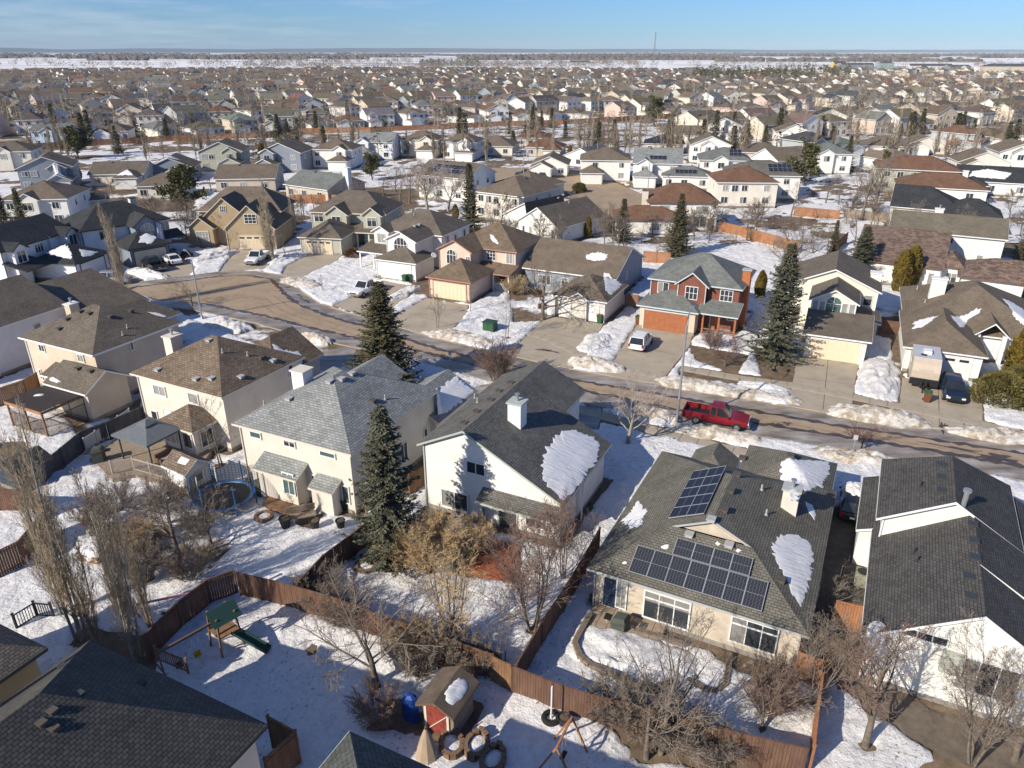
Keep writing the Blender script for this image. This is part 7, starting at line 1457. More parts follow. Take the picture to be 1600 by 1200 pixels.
# ------------------------------------------------------------------ a walker far down the crescent
def walker(label, px, py):
    x, y = G(px, py); r = thing('person', label, 'person', (x, y, .02), R(200)); me = bpy.data.meshes.new('body'); V = [(0, 0, .95), (0, 0, 1.2), (0, 0, 1.42), (0, .01, 1.52), (0, .02, 1.66), (.1, 0, .9), (.12, .12, .5), (.12, .05, .08), (.12, .2, .04), (-.1, 0, .9), (-.12, -.06, .5), (-.12, -.2, .1), (-.12, -.06, .04), (.2, 0, 1.38), (.25, -.08, 1.12), (.25, .04, .88), (-.2, 0, 1.38), (-.25, .08, 1.12), (-.25, .2, .92)]
    E = [(0, 1), (1, 2), (2, 3), (3, 4), (0, 5), (5, 6), (6, 7), (7, 8), (0, 9), (9, 10), (10, 11), (11, 12), (2, 13), (13, 14), (14, 15), (2, 16), (16, 17), (17, 18)]; me.from_pydata(V, E, []); o = put('body', me, r); o.modifiers.new('skin', 'SKIN'); sub = o.modifiers.new('sub', 'SUBSURF'); sub.levels = sub.render_levels = 1
    rad = [.17, .19, .17, .07, .11, .1, .075, .05, .05, .1, .075, .05, .05, .08, .06, .045, .08, .06, .045]
    for i, q in enumerate(me.skin_vertices[0].data): q.radius = (rad[i], rad[i]); q.use_root = (i == 0)
    me.materials.append(simple('dark_coat', (.02, .02, .025), .8, .1)); b = MB(); b.lathe([(.0, .14), (.08, .11), (.115, .0), (.1, -.04)], 10, 0, (0, .02, 1.68)); put('hat', b.mesh('hat', BLACK), r)
walker('person in dark clothes walking on the far crescent', 827, 290)
# ------------------------------------------------------------------ garden structures and clutter
def deck(label, corners, z, m, boards=.14, rz=-26, cat='deck', name='wooden_deck', skirt=True, group=None):
    """platform of boards over a surveyed quadrilateral, clipped board by board"""
    P = [G(*c, z) for c in corners]; a = R(rz); ca, sa = math.cos(a), math.sin(a); o = P[0]; Q = [((x - o[0]) * ca + (y - o[1]) * sa, -(x - o[0]) * sa + (y - o[1]) * ca) for x, y in P]
    r = thing(name, label, cat, (*o, 0), a, group); b = MB(); y0, y1 = min(q[1] for q in Q), max(q[1] for q in Q); y_ = y0
    while y_ < y1:
        ym = y_ + boards / 2; xs = []
        for i in range(len(Q)):
            (xa, ya), (xb, yb) = Q[i], Q[(i + 1) % len(Q)]
            if (ya <= ym < yb) or (yb <= ym < ya): xs.append(xa + (xb - xa) * (ym - ya) / (yb - ya))
        if len(xs) >= 2: b.box(((min(xs) + max(xs)) / 2, ym, z - .02), (max(xs) - min(xs), boards - .012, .04))
        y_ += boards
    put('deck_boards', b.mesh('deck_boards', m), r)
    s_ = MB()
    for i in range(len(Q)):
        (xa, ya), (xb, yb) = Q[i], Q[(i + 1) % len(Q)]; s_.bar((xa, ya, z / 2 - .04), (xb, yb, z / 2 - .04), .05, max(.1, z - .05))
    put('deck_skirt', s_.mesh('deck_skirt', m), r); return r
deck('red-stained deck behind the central white house', [(752, 836), (812, 852), (800, 908), (722, 886)], .35, DECKR); deck('small tan wooden step deck at the patio door of the grey-roofed house', [(420, 770), (476, 786), (468, 806), (410, 788)], .3, WOODB)
deck('grey wooden deck carrying the gazebo', [(140, 716), (212, 664), (330, 704), (290, 764), (212, 742), (176, 748)], .45, WOODG, rz=-27)
fence([(137, 712), (172, 688), (207, 664)], 'glass-panelled deck railing at the left side of the gazebo deck', GREYT, 1.05, 'deck railings', 'glass', 'deck_railing', 'railing', .45, 1.6, postw=.06)
fence([(178, 748), (212, 742), (290, 764)], 'white lattice railing along the front of the gazebo deck', simple('weathered_lattice', (.42, .37, .32), .8, .1), 1.0, 'deck railings', 'lattice', 'deck_railing', 'railing', .45, 1.8, postw=.07)
fence([(28, 986), (60, 966), (86, 968)], 'dark baluster railing on the deck at the left edge', BLACK, 1.0, 'deck railings', 'rail', 'deck_railing', 'railing', .1, 1.8, postw=.09)
fence([(250, 1046), (298, 1066)], 'low brown baluster railing behind the foreground hip roof', WOODB, .9, 'deck railings', 'rail', 'deck_railing', 'railing', .6, 1.8, postw=.09)
def frame_roof(name, label, cat, c, w_, d_, rz, H, build, group=None, z=0): r = thing(name, label, cat, (*c, z), R(rz), group); build(r); return r
def gz(r):
    w_, d_ = 1.9, 1.6
    for sx in (-1, 1):
        for sy in (-1, 1): b = MB(); b.box((sx * 1.7, sy * 1.4, 1.15), (.09, .09, 2.3)); put('post', b.mesh('post', DARKT), r)
    cm = simple('grey_canopy_fabric', (.135, .15, .16), .8, .08)
    for nm, (aw, ad, z0, ap) in (('canopy', (2.05, 1.75, 2.25, 3.0)), ('canopy_vent', (.55, .5, 2.92, 3.25))):
        b = MB(); c = [(-aw, -ad, z0), (aw, -ad, z0), (aw, ad, z0), (-aw, ad, z0)]
        for i in range(4): b.face([c[i], c[(i + 1) % 4], (0, 0, ap)]); b.face([c[i], c[(i + 1) % 4], (c[(i + 1) % 4][0], c[(i + 1) % 4][1], z0 - .16), (c[i][0], c[i][1], z0 - .16)])
        put(nm, b.mesh(nm, cm), r)
frame_roof('gazebo', 'gazebo with grey fabric canopy on the cream house deck', 'gazebo', G(240, 712, .45), 0, 0, -27, 0, gz, None, .45)
def seat(r):
    b = MB(); b.box((0, 0, .35), (1.5, .75, .3)); put('seat', b.mesh('seat', simple('outdoor_cushion', (.30, .27, .23), .9, .1)), r); b = MB(); b.box((0, .36, .6), (1.5, .15, .6)); put('backrest', b.mesh('backrest', BROWNT), r)
    for s_ in (-1, 1): b = MB(); b.box((s_ * .72, 0, .4), (.1, .75, .5)); put('armrest', b.mesh('armrest', BROWNT), r)
frame_roof('patio_sofa', 'brown wicker patio sofa under the grey canopy', 'sofa', G(262, 722, .45), 0, 0, 60, 0, seat, None, .45)
def bbq(r):
    cv = simple('grill_cover', (.075, .085, .07), .7, .12)
    b = MB(); b.lathe([(.62, 0), (.60, .7), (.66, .95), (.5, 1.2), (0, 1.22)], 4, 0, (0, 0, 0), 1.0, .75); o = put('grill_cover', b.mesh('grill_cover', cv), r); o.rotation_euler.z = R(45)
    b = MB(); b.box((.72, 0, .85), (.4, .5, .05)); b.box((-.72, 0, .85), (.4, .5, .05)); put('side_shelf', b.mesh('side_shelf', BLACK), r)
frame_roof('barbecue', 'covered olive barbecue on the bungalow patio', 'barbecue', G(968, 988), 0, 0, -26, 0, bbq); frame_roof('barbecue', 'black covered barbecue at the corner of the gazebo deck', 'barbecue', G(156, 720, .45), 0, 0, 20, 0, bbq, None, .45); frame_roof('barbecue', 'covered barbecue beside the steps of the grey-roofed house', 'barbecue', G(408, 772), 0, 0, -26, 0, bbq)
def perg(r):
    b = MB(); rng = random.Random(3)
    for i in range(22): b.box((-2.3 + i * .22, 0, 2.62), (.20, 4.0, .05))
    put('roof_panel', b.mesh('roof_panel', simple('dark_metal_roof', (.055, .042, .036), .6, .15)), r)
    for sy in (-1, 1): b = MB(); b.box((0, sy * 2.0, 2.46), (4.9, .1, .24)); put('beam', b.mesh('beam', WOODO), r)
    for sx in (-1, 1): b = MB(); b.box((sx * 2.4, 0, 2.44), (.1, 3.9, .2)); put('beam', b.mesh('beam', BROWNT), r)
    for sx in (-1, 0, 1):
        for sy in (-1, 1): b = MB(); b.box((sx * 2.3, sy * 1.9, 1.17), (.14, .14, 2.34)); put('post', b.mesh('post', WOODB), r)
    for (x0, y0, rz_) in ((-2.3, -1.9, 0), (2.3, -1.9, 90)):
        lat = panel_mesh(4.6 if rz_ == 0 else 3.8, 1.6, BROWNT, 'lattice'); put('lattice', lat, r, (x0, y0, .1), R(rz_))
pc = G(76, 642, 1.3); frame_roof('pergola', 'wooden pergola with dark slatted roof and lattice sides', 'pergola', pc, 0, 0, -26, 0, perg)
lump('snow_patch', 0, 0, .9, .5, .08, 10, 'white snow scrap on the dark pergola roof', SNOW, 'snow patches left on roofs', 9, 'snow patch', 2.63, 14, 8, None, (pc[0] - .7, pc[1] + .4))
def tramp(r):
    blue = simple('blue_pad', (.035, .13, .32), .5, .06); b = MB(); n = 40
    b.lathe([(1.85, .86), (1.88, .92), (2.08, .92), (2.12, .86), (2.08, .84), (1.88, .84)], n); put('pad_ring', b.mesh('pad_ring', blue), r); b = MB(); b.face([(1.76 * math.cos(k * 2 * math.pi / n), 1.76 * math.sin(k * 2 * math.pi / n), .87) for k in range(n)][:]); put('mat', b.mesh('mat', BLACK), r)
    for k in range(6):
        a = k * math.pi / 3 + .2; b = MB(); b.tube([(2.15 * math.cos(a), 2.15 * math.sin(a), 0), (2.15 * math.cos(a), 2.15 * math.sin(a), 1.2), (2.1 * math.cos(a), 2.1 * math.sin(a), 2.6)], .055, 6, 0, True); put('net_pole', b.mesh('net_pole', blue), r)
    b = MB()
    for k in range(48): a = k * math.pi / 24; b.tube([(2.05 * math.cos(a), 2.05 * math.sin(a), .9), (2.03 * math.cos(a), 2.03 * math.sin(a), 2.5)], .016, 3)
    for z in np.arange(1.0, 2.55, .14): b.tube([(2.04 * math.cos(k * math.pi / 12), 2.04 * math.sin(k * math.pi / 12), float(z)) for k in range(25)], .016, 3)
    o = put('safety_net', b.mesh('safety_net', BLACK), r)
frame_roof('trampoline', 'round trampoline with blue pad and black safety net', 'trampoline', G(353, 790), 0, 0, 0, 0, tramp)
def shed(name, label, px, py, rz, w_, d_, hw, hr, wm, rm, extra=None):
    x, y = G(px, py); h = House(label, x, y, rz, rm, wm, WHITE if name == 'playhouse' else BROWNT, None, 'shed', name); h.block(0, w_, 0, d_, hw, hr, 'y', 'gg', ov=.2)
    if extra: extra(h)
    return h.done()
def sh1(h):
    b = MB(); b.box((1.0, .26, .85), (1.1, .05, 1.6)); put('door', b.mesh('door', simple('faded_red_paint', (.25, .05, .038), .75, .35, 4)), h.root)
    b = MB()
    for q in (.38, 1.62): b.box((q, .24, .85), (.12, .06, 1.7))
    b.bar((.55, .22, .2), (1.65, .22, 1.5), .08, .03); put('door_trim', b.mesh('door_trim', CREAMT), h.root)
s1 = shed('garden_shed', 'weathered garden shed with faded red doors and snow on its roof', 652, 1140, -26, 2.1, 2.5, 1.75, 2.3, simple('weathered_tan_boards', (.25, .20, .15), .9, .2, 2), simple('old_shed_roof', (.13, .10, .075), .9, .25, 2), sh1)
roof_snow(s1, [(1.2, .5), (1.75, .5), (1.9, 1.2), (1.85, 2.0), (1.35, 2.1), (1.15, 1.2)], 'crusted snow slab on the red-doored shed roof', seed=61, thick=.18, local=True)
def sh2(h):
    h.window('f', .3, 1.2, .8, .6, .6, 1); b = MB(); b.box((.4, -.7, .9), (.09, .09, 1.8)); b.box((2.0, -.7, .9), (.09, .09, 1.8)); put('porch_post', b.mesh('porch_post', WHITE), h.root)
s2 = shed('playhouse', 'small white playhouse with tan shingled roof beside the trampoline', 296, 778, 58, 2.4, 2.8, 1.9, 2.7, WHITE, SH_BROWN, sh2)
roof_snow(s2, [(.6, .6), (1.0, .6), (1.0, 1.6), (.5, 1.5)], 'white snow scrap on the tan playhouse roof', seed=62, thick=.1, local=True)
s3 = shed('garden_shed', 'dark blue garden shed at the left edge beside the slate fence', -6, 762, -26, 3.0, 3.0, 1.9, 2.5, simple('slate_blue_boards', (.05, .06, .075), .8, .12, 2), SH_BLACK)
x, y = G(150, 872); sb = MB(); sb.box((0, 0, .3), (1.8, 1.3, .6)); r = thing('sandbox', 'wooden sandbox capped with snow among the poplars', 'sandbox', (x, y, 0), R(-20)); put('box', sb.mesh('box', WOODB), r)
lump('snow_patch', 0, 0, 2.0, 1.5, .35, -20, 'snow cap on the wooden sandbox', SNOW, BG, 12, 'snow patch', .55, 16, 12, None, (x, y))
PS0, PS1, PS2 = G(356, 1012), G(298, 1046), G(392, 1018); PSA = math.atan2(PS0[1] - PS1[1], PS0[0] - PS1[0]); SLA = math.atan2(PS2[1] - PS0[1], PS2[0] - PS0[0])
def playset(r):
    r.rotation_euler.z = PSA
    wd = WOODB
    for sx in (-1, 1):
        for sy in (-1, 1): b = MB(); b.bar((sx * .75, sy * .75, 0), (sx * .6, sy * .6, 2.9), .11); put('post', b.mesh('post', wd), r)
    b = MB(); b.box((0, 0, 1.4), (1.4, 1.4, .08)); put('platform', b.mesh('platform', wd), r); dg = simple('green_canopy', (.022, .06, .05), .6, .06)
    b = MB(); b.face([(-.95, -.95, 2.55), (.95, -.95, 2.55), (.95, 0, 3.3), (-.95, 0, 3.3)]); b.face([(-.95, .95, 2.55), (.95, .95, 2.55), (.95, 0, 3.3), (-.95, 0, 3.3)]); put('canopy', b.mesh('canopy', dg), r)
    b = MB(); b.box((1.8, 0, .78), (2.6, .55, .05), 0, 0, 0, .49); b.box((1.8, .29, .86), (2.6, .05, .2), 0, 0, 0, .49); b.box((1.8, -.29, .86), (2.6, .05, .2), 0, 0, 0, .49); put('slide', b.mesh('slide', dg), r, (0, 0, 0), SLA - PSA)
    b = MB(); b.bar((-.6, 0, 2.35), (-4.2, 0, 2.35), .12, .16); put('swing_beam', b.mesh('swing_beam', BROWNT), r)
    for sy in (-1, 1): b = MB(); b.bar((-4.1, 0, 2.4), (-4.3, sy * 1.2, 0), .1); put('leg', b.mesh('leg', BROWNT), r)
    b = MB(); b.bar((-4.15, -.55, 1.1), (-4.15, .55, 1.1), .08); put('brace', b.mesh('brace', BROWNT), r); b = MB()
    for k in range(4): b.bar((.9, -.3, .3 + k * .3), (.9, .3, .3 + k * .3), .05)
    put('ladder_rung', b.mesh('ladder_rung', wd), r); ye = simple('yellow_swing_seat', (.55, .33, .02), .5, .05)
    for xx in (-1.9, -3.1):
        b = MB(); b.box((xx, 0, .55), (.42, .22, .06)); b.box((xx, .1, .7), (.42, .04, .28)); o = put('swing_seat', b.mesh('swing_seat', ye if xx > -2 else BLACK), r); c = MB()
        for dx in (-.2, .2): c.bar((xx + dx, 0, .58), (xx + dx, 0, 2.3), .015)
        put('chain', c.mesh('chain', METAL), o)
x, y = G(356, 1010); thing_ps = thing('play_set', 'wooden play set with green canopy, slide and swings', 'play set', (x, y, .05), 0, None, (.85, .85, .85)); playset(thing_ps)
def aframe(label, px, py, rz, H, W_, m, name='swing_frame', extra=None):
    x, y = G(px, py); r = thing(name, label, 'swing', (x, y, 0), R(rz))
    b = MB(); b.bar((-W_, 0, H), (W_, 0, H), .1); put('beam', b.mesh('beam', m), r)
    for sx in (-1, 1):
        for sy in (-1, 1): b = MB(); b.bar((sx * W_, 0, H), (sx * W_, sy * H * .45, 0), .08); put('leg', b.mesh('leg', m), r)
    b = MB(); b.box((0, 0, .5), (.5, .2, .05)); put('swing_seat', b.mesh('swing_seat', BLACK), r); b = MB()
    for dx in (-.22, .22): b.bar((dx, 0, .5), (dx, 0, H), .02)
    put('rope', b.mesh('rope', METAL), r)
aframe('orange-brown timber swing frame at the bottom edge', 880, 1192, 64, 2.0, .9, WOODO); aframe('small pink metal swing frame by the red side fence', 262, 968, 20, 1.5, 1.5, simple('pink_paint', (.50, .20, .28), .5, .05))
fence([(428, 1172), (470, 1196), (424, 1240)], 'tall wooden privacy screen beside the foreground hip roof', WOODB, 2.1, 'deck railings', name='privacy_screen')
# tetherball pole on a tyre, pots, planters
x, y = G(861, 1128); r = thing('tetherball_pole', 'white pole standing in a black tyre in the snow', 'pole', (x, y, .15)); b = MB(); b.cyl((0, 0, 0), .045, 2.2, 8); put('pole', b.mesh('pole', WHITE), r); b = MB(); b.lathe([(.25, 0), (.46, .02), (.5, .12), (.46, .22), (.25, .24), (.22, .12), (.25, 0)], 20); put('tyre', b.mesh('tyre', TYRE, True), r)
def pot(label, px, py, s, m, cat='pot', soil=True):
    x, y = G(px, py); r = thing('plant_pot', label, cat, (x, y, .12), 0, 'garden pots', (s, s, s)); b = MB(); b.lathe([(0, 0), (.22, 0), (.33, .6), (.36, .62), (.34, .66), (.29, .62), (.27, .55), (0, .55)], 14); put('pot', b.mesh('pot', m, True), r); b = MB(); b.lathe([(.27, .56), (0, .6)], 12); put('soil', b.mesh('soil', SOIL), r)
for px, py, lb, s in [(447, 826, 'black pot left of the wooden bench in the snowy garden', 1.2), (493, 828, 'black pot right of the wooden bench in the snowy garden', 1.1), (533, 827, 'black pot nearest the spruce in the snowy garden', 1.0), (541, 797, 'black pot against the cream house wall by the spruce', 1.3), (432, 778, 'pale pot beside the patio door', .9), (880, 1136, 'small dark pot next to the white tetherball pole', .9)]: pot(lb, px, py, s, BLACK if 'pale' not in lb else ST_CREAM)
def bench(r):
    b = MB()
    for k in range(4): b.box((0, -.3 + k * .17, .48), (2.0, .15, .05))
    put('seat', b.mesh('seat', WOODG), r); b = MB()
    for k in range(3): b.box((0, .4, .62 + k * .17), (2.0, .05, .14))
    put('backrest', b.mesh('backrest', WOODG), r)
    for sx in (-1, 1): b = MB(); b.box((sx * .85, 0, .24), (.1, .7, .46)); put('leg', b.mesh('leg', WOODG), r)
x, y = G(472, 816); bench(thing('garden_bench', 'grey wooden garden bench in the snow before the grey-roofed house', 'bench', (x, y, .12), R(20)))
def ring(label, px, py, ra, h_, m, sx=1.0, rz=0, name='planter_ring', cat='planter', n=12):
    x, y = G(px, py); r = thing(name, label, cat, (x, y, .05), R(rz), 'garden rings'); mm = MB(); mm.box((0, 0, 0), (2 * math.pi * ra * (1 + sx) / 2 / n * .96, .22, h_)); me = mm.mesh('block', m)
    for k in range(n):
        a = k * 2 * math.pi / n; tip = 1 + .35 * max(0, math.sin(a)) ** 4 if sx < 1 else 1; put('block', me, r, (ra * sx * math.cos(a), ra * math.sin(a) * tip, h_ / 2), math.atan2(ra * math.cos(a) , -ra * sx * math.sin(a)))
    b = MB(); b.lathe([(ra * .98, h_ * .55), (ra * .5, h_ * .75), (0, h_ * .8)], 16, 0, (0, 0, 0), sx, 1); put('snow_fill', b.mesh('snow_fill', SNOW, True), r)
CB = simple('cardboard_brown_boards', (.20, .125, .08), .85, .15, 3)
ring('teardrop brown planter ring at the bottom, left one', 706, 1172, .62, .5, CB, .8, 10); ring('teardrop brown planter ring at the bottom, middle one', 745, 1173, .62, .5, CB, .8, -15); ring('teardrop brown planter ring at the bottom, right one at the picture edge', 770, 1196, .62, .5, CB, .8, -20)
ring('round brown fire ring in the snowy garden of the grey-roofed house', 413, 812, .55, .35, CB); ring('round brown fire pit in the shaded fence corner', 573, 890, .62, .4, CB, name='fire_pit', cat='fire pit')
x, y = G(668, 1186); r = thing('covered_parasol', 'folded tan-covered parasol at the bottom beside the planter rings', 'parasol', (x, y, 0)); b = MB(); b.lathe([(.55, .1), (.5, .6), (.3, 1.3), (.08, 1.9), (0, 1.95)], 9); put('cover', b.mesh('cover', simple('tan_canvas', (.38, .29, .20), .9, .12, 2)), r); b = MB(); b.cyl((0, 0, 0), .05, 2.1, 6); put('pole', b.mesh('pole', WOODB), r)
x, y = G(643, 1122); r = thing('tarped_stack', 'upright stack wrapped in a bright blue tarp by the shed', 'tarp', (x, y, 0), R(-26)); b = MB(); b.lathe([(.5, 0), (.48, .9), (.4, 1.45), (.2, 1.6), (0, 1.62)], 7, 0, (0, 0, 0), 1, .6); put('tarp', b.mesh('tarp', simple('blue_tarp', (.012, .05, .24), .45, .15, 3)), r)
# raised garden bed with block walls behind the bungalow
def block_wall(label, px, h_=.5, bl=.42, m=STONE, group='block retaining walls'):
    P = [Vector((*G(*p), 0)) for p in px]; r = thing('retaining_wall', label, 'retaining wall', P[0], 0, group); mb = MB(); mb.box((0, 0, 0), (bl - .015, .3, .155)); me = mb.mesh('block', m); rows = int(h_ / .165); rng = random.Random(4)
    for row in range(rows):
        acc = (row % 2) * bl / 2
        for a, b in zip(P[:-1], P[1:]):
            d = b - a; L = d.length; d.normalize(); t = acc
            while t < L: q = a + d * t - P[0]; put('block', me, r, (q.x + rng.uniform(-.012, .012), q.y + rng.uniform(-.012, .012), .08 + row * .17), math.atan2(d.y, d.x)); t += bl
            acc = t - L
block_wall('curved block retaining wall around the raised snowy terrace', [(920, 972), (906, 996), (898, 1012), (905, 1032), (920, 1046), (960, 1062), (1000, 1080), (1028, 1083), (1050, 1070)], .52); block_wall('block wall of the raised terrace along the sand-coloured bungalow', [(990, 990), (1030, 1000), (1070, 1012)], .35); block_wall('block ring of the small round terrace right of the raised lawn', [(1072, 1066), (1098, 1080), (1120, 1086), (1132, 1074), (1137, 1050), (1139, 1030)], .45)
lump('snow_patch', 985, 1028, 8.4, 4.2, .55, -26, 'deep bright snow filling the raised terrace', SNOW, BG, 14, 'snow patch', -.02, 34, 20)
x, y = G(950, 985); r = thing('patio', 'tan paved patio at the navy door of the solar bungalow', 'patio', (x, y, 0), R(-26.8)); mb = MB(); mb.box((0, 0, 0), (.57, .57, .1)); me = mb.mesh('paver', simple('tan_paver', (.34, .26, .18), .85, .15, 2))
for i in range(7):
    for j in range(5): put('paver', me, r, (-1.0 + i * .6, -.6 + j * .6, .22))
b = MB(); b.box((.8, .6, .08), (4.3, 3.1, .2)); put('patio_base', b.mesh('patio_base', STONE), r)
def dish(label, loc, rz, s=.45, el=40):
    r = thing('satellite_dish', label, 'satellite dish', loc, R(rz), 'satellite dishes'); b = MB(); b.lathe([(0, .0), (s * .5, .03), (s, .13), (s, .15), (s * .5, .05), (0, .02)], 18); o = put('dish', b.mesh('dish', simple('dish_grey', (.55, .56, .56), .5, .05), True), r, (0, 0, .45)); o.rotation_euler = (R(el), 0, 0)
    b = MB(); b.tube([(0, .15, 0), (0, .12, .3), (0, .05, .45)], .03, 6); b.bar((0, 0, .5), (0, -s * .9, .62), .025); put('mount', b.mesh('mount', METAL), r); b = MB(); b.box((0, -s * .95, .66), (.08, .12, .08)); put('receiver', b.mesh('receiver', GREYT), r)
wv = h5.w(9.75, 9.0); dish('grey satellite dish on the bungalow chimney', (wv.x, wv.y, 5.0), 0, .36); wv = h1.w(.6, -1.3); dish('large grey satellite dish at the rear eave corner of the charcoal roof', (wv.x, wv.y, 2.95), 10, .6, 55); wv = m5.w(7.5, 4.5); dish('white satellite dish on the side of the white arched-gable house', (wv.x, wv.y, 2.5), 30, .45)
x, y = G(1345, 912); r = thing('air_conditioner', 'olive grey air conditioner box against the charcoal-roofed house', 'air conditioner', (x, y, 0), R(-27)); b = MB(); b.box((0, 0, .45), (.85, .85, .9)); put('casing', b.mesh('casing', simple('olive_casing', (.27, .27, .20), .6, .1)), r); b = MB(); b.lathe([(.34, .92), (.36, .95), (.1, .96), (0, .96)], 14); put('fan_grille', b.mesh('fan_grille', BLACK), r)
# ------------------------------------------------------------------ trees of the back streets and the far town
occ = np.array([(q[1], q[0]) for q in FARLIST] + MID_SPOTS); trng = random.Random(99); cand = []
while len(cand) < 5800:
    Y = 116 + (1270 - 116) * trng.random() ** 1.2; X = trng.uniform(-1, 1) * (.74 * Y + 10); dens = float(fbm(np.array(X / 45), np.array(Y / 45), 3))
    if trng.random() > (dens - .15) * 2.6: continue
    d2 = ((occ - np.array([X, Y])) ** 2).sum(1); mn = float(d2.min())
    if mn < (9.0 if Y < 210 else 6.6 if Y < 260 else 5.0) ** 2 or (Y < 205 and any(inpoly(np.array(X), np.array(Y), q_) for q_, _ in BARE[:14])): continue
    fo_ = (Vector((X, Y)) - Vector((-142.6, 265.5))).dot(fn)
    if -30 < fo_ < 9 and X < 130 and trng.random() < .93: continue
    if inpoly(np.array(X), np.array(Y), BARE[1][0]) : continue
    if Y - .05 * X > 1220 - 60 * math.sin(X / 160): continue
    cand.append((Y, X))
for i in range(560):   # the wooded ravine at upper right
    Y = trng.uniform(480, 900); X = Y * trng.uniform(.38, .70)
    if abs(X - .58 * Y) < 22 and Y > 640: continue
    cand.append((Y, X))
cand.sort(); kinds = []; far_stuff = []; n_b = n_p = n_s = n_g = 0
rel = {'bare_tree': [], 'poplar_tree': [], 'spruce_tree': []}
def short_label(l):
    w_ = (l.split(' with ')[0] if len(l.split(' with ')[0].split()) > 4 else l).split()[:9]
    while w_[-1] in ('the', 'a', 'and', 'of', 'with', 'two', 'in', 'at', 'on', 'its', 'by', 'to', 'behind', 'near', 'beside', 'holding', 'dark', 'arched', 'brown', 'wide', 'right', 'left', 'white', 'spotted'): w_.pop()
    return ' '.join(w_)
MIDREF = [(o.location.x, o.location.y, short_label(o['label'])) for o in bpy.data.objects if o.get('group') in ('houses of the back streets', 'houses of the subdivision') and o.location.y > 80]
REFS = [(x, y, l) for x, y, l in HOUSEREF] + [(x, y, 'the ' + l) for x, y, l in MIDREF]
def where_far(x, y):
    rx, ry, l = min(REFS, key=lambda q: (q[0] - x) ** 2 + (q[1] - y) ** 2); dx, dy = x - rx, y - ry
    return ('right of ' if dx > abs(dy) else 'left of ' if -dx > abs(dy) else 'behind ' if dy > 0 else 'before ') + l
for Y, X in cand:
    k = trng.random()
    if Y < 225:
        if n_b < 190 and trng.random() < .8: key, n_b, s = trng.choice(('broad1', 'broad2', 'apple', 'fbare0')), n_b + 1, trng.uniform(.45, .85)
        else: continue
        plant(key, X, Y, ('small ' if s < .6 else 'tall ' if s > .75 else '') + ('spreading bare tree ' if key == 'apple' else 'leafless tree ') + where_far(X, Y), 'leafless trees of the back gardens', s, sz=s)
        continue
    if k < .78 and n_b < 190: key, n_b = ('fgold' if trng.random() < .07 else 'fbare%d' % trng.randrange(3)), n_b + 1
    elif k < .88 and n_p < 60: key, n_p = 'fpop%d' % trng.randrange(2), n_p + 1
    elif k >= .88 and Y > 250 and n_s < 45: key, n_s = 'fspr%d' % trng.randrange(2), n_s + 1
    else: far_stuff.append((X, Y, k)); continue
    s = trng.uniform(.55, 1.05); lb = ('small ' if s < .7 else 'tall ' if s > .92 else '') + {'fgold': 'russet tree ', 'fbare': 'leafless tree ', 'fpop': 'leafless poplar ', 'fspr': 'dark spruce '}[key.rstrip('0123456789')] + where_far(X, Y)
    plant(key, X, Y, lb, {'fgold': 'russet trees', 'fbare': 'leafless trees', 'fpop': 'leafless poplars', 'fspr': 'spruces'}[key.rstrip('0123456789')] + ' of the back gardens', s, sz=s * trng.uniform(.9, 1.2))
for i in range(26):    # the poplar row behind the right stretch of the orange fence
    t = i / 25; px = 905 + 95 * t; x, y = G(px + trng.uniform(-3, 3), 252 + trng.uniform(-3, 6) - 18 * t)
    if i % 3 == 0: plant('fpop%d' % (i % 2), x, y, 'leafless poplar in the row before the right stretch of orange fence', 'poplar row before the orange fence', trng.uniform(.7, 1.0))
bm_, sm_, pm_ = MB(), MB(), MB()
def blades(mb, x, y, H, Rr, n, ln, w_, conic=False, col=False):
    mb.tube([(x, y, 0), (x, y, H * .8)], [.16, .05], 3)
    for i in range(n):
        f = trng.random(); a = trng.uniform(0, 6.283)
        if conic: rr = Rr * (1 - f) * trng.uniform(.2, 1); p = Vector((x + rr * math.cos(a), y + rr * math.sin(a), H * (.08 + .9 * f))); d = Vector((math.cos(a), math.sin(a), trng.uniform(-.6, .1))).normalized()
        elif col: rr = Rr * trng.uniform(0, 1) * (1 - .7 * f); p = Vector((x + rr * math.cos(a), y + rr * math.sin(a), H * (.08 + .85 * f))); d = Vector((math.cos(a) * .25, math.sin(a) * .25, 1)).normalized()
        else: rr = Rr * math.sqrt(trng.random()) * math.sin(math.pi * (f * .8 + .15)); p = Vector((x + rr * math.cos(a), y + rr * math.sin(a), H * (.22 + .7 * f))); d = Vector((math.cos(a) * .8 + trng.gauss(0, .3), math.sin(a) * .8 + trng.gauss(0, .3), trng.uniform(.1, 1))).normalized()
        s_ = d.cross(Vector((trng.gauss(0, 1), trng.gauss(0, 1), trng.gauss(0, 1)))).normalized() * w_; mb.face([p, p + d * ln * .5 + s_, p + d * ln, p + d * ln * .5 - s_])
for X, Y, k in far_stuff:
    near = Y < 520
    if k < .72: blades(bm_, X, Y, trng.uniform(4.5, 9.5), trng.uniform(1.8, 3.4), 64 if near else 42, 1.6, .07 if near else .14)
    elif k < .88: blades(pm_, X, Y, trng.uniform(7, 13), .9, 44 if near else 28, 2.0, .07 if near else .14, col=True)
    else: blades(sm_, X, Y, trng.uniform(5, 11), trng.uniform(1.4, 2.3), 60 if near else 36, 1.2, .22, True)
for i in range(300): # dark spruce stands toward the fields
    px, py = (trng.uniform(1082, 1245), trng.uniform(124, 131)) if i < 130 else (trng.uniform(655, 748), trng.uniform(102, 105)) if i < 240 else (trng.uniform(1245, 1330), trng.uniform(120, 126)); x, y = G(px, py); blades(sm_, x, y, trng.uniform(11, 17), 2.4, 40, 2.2, .45, True)
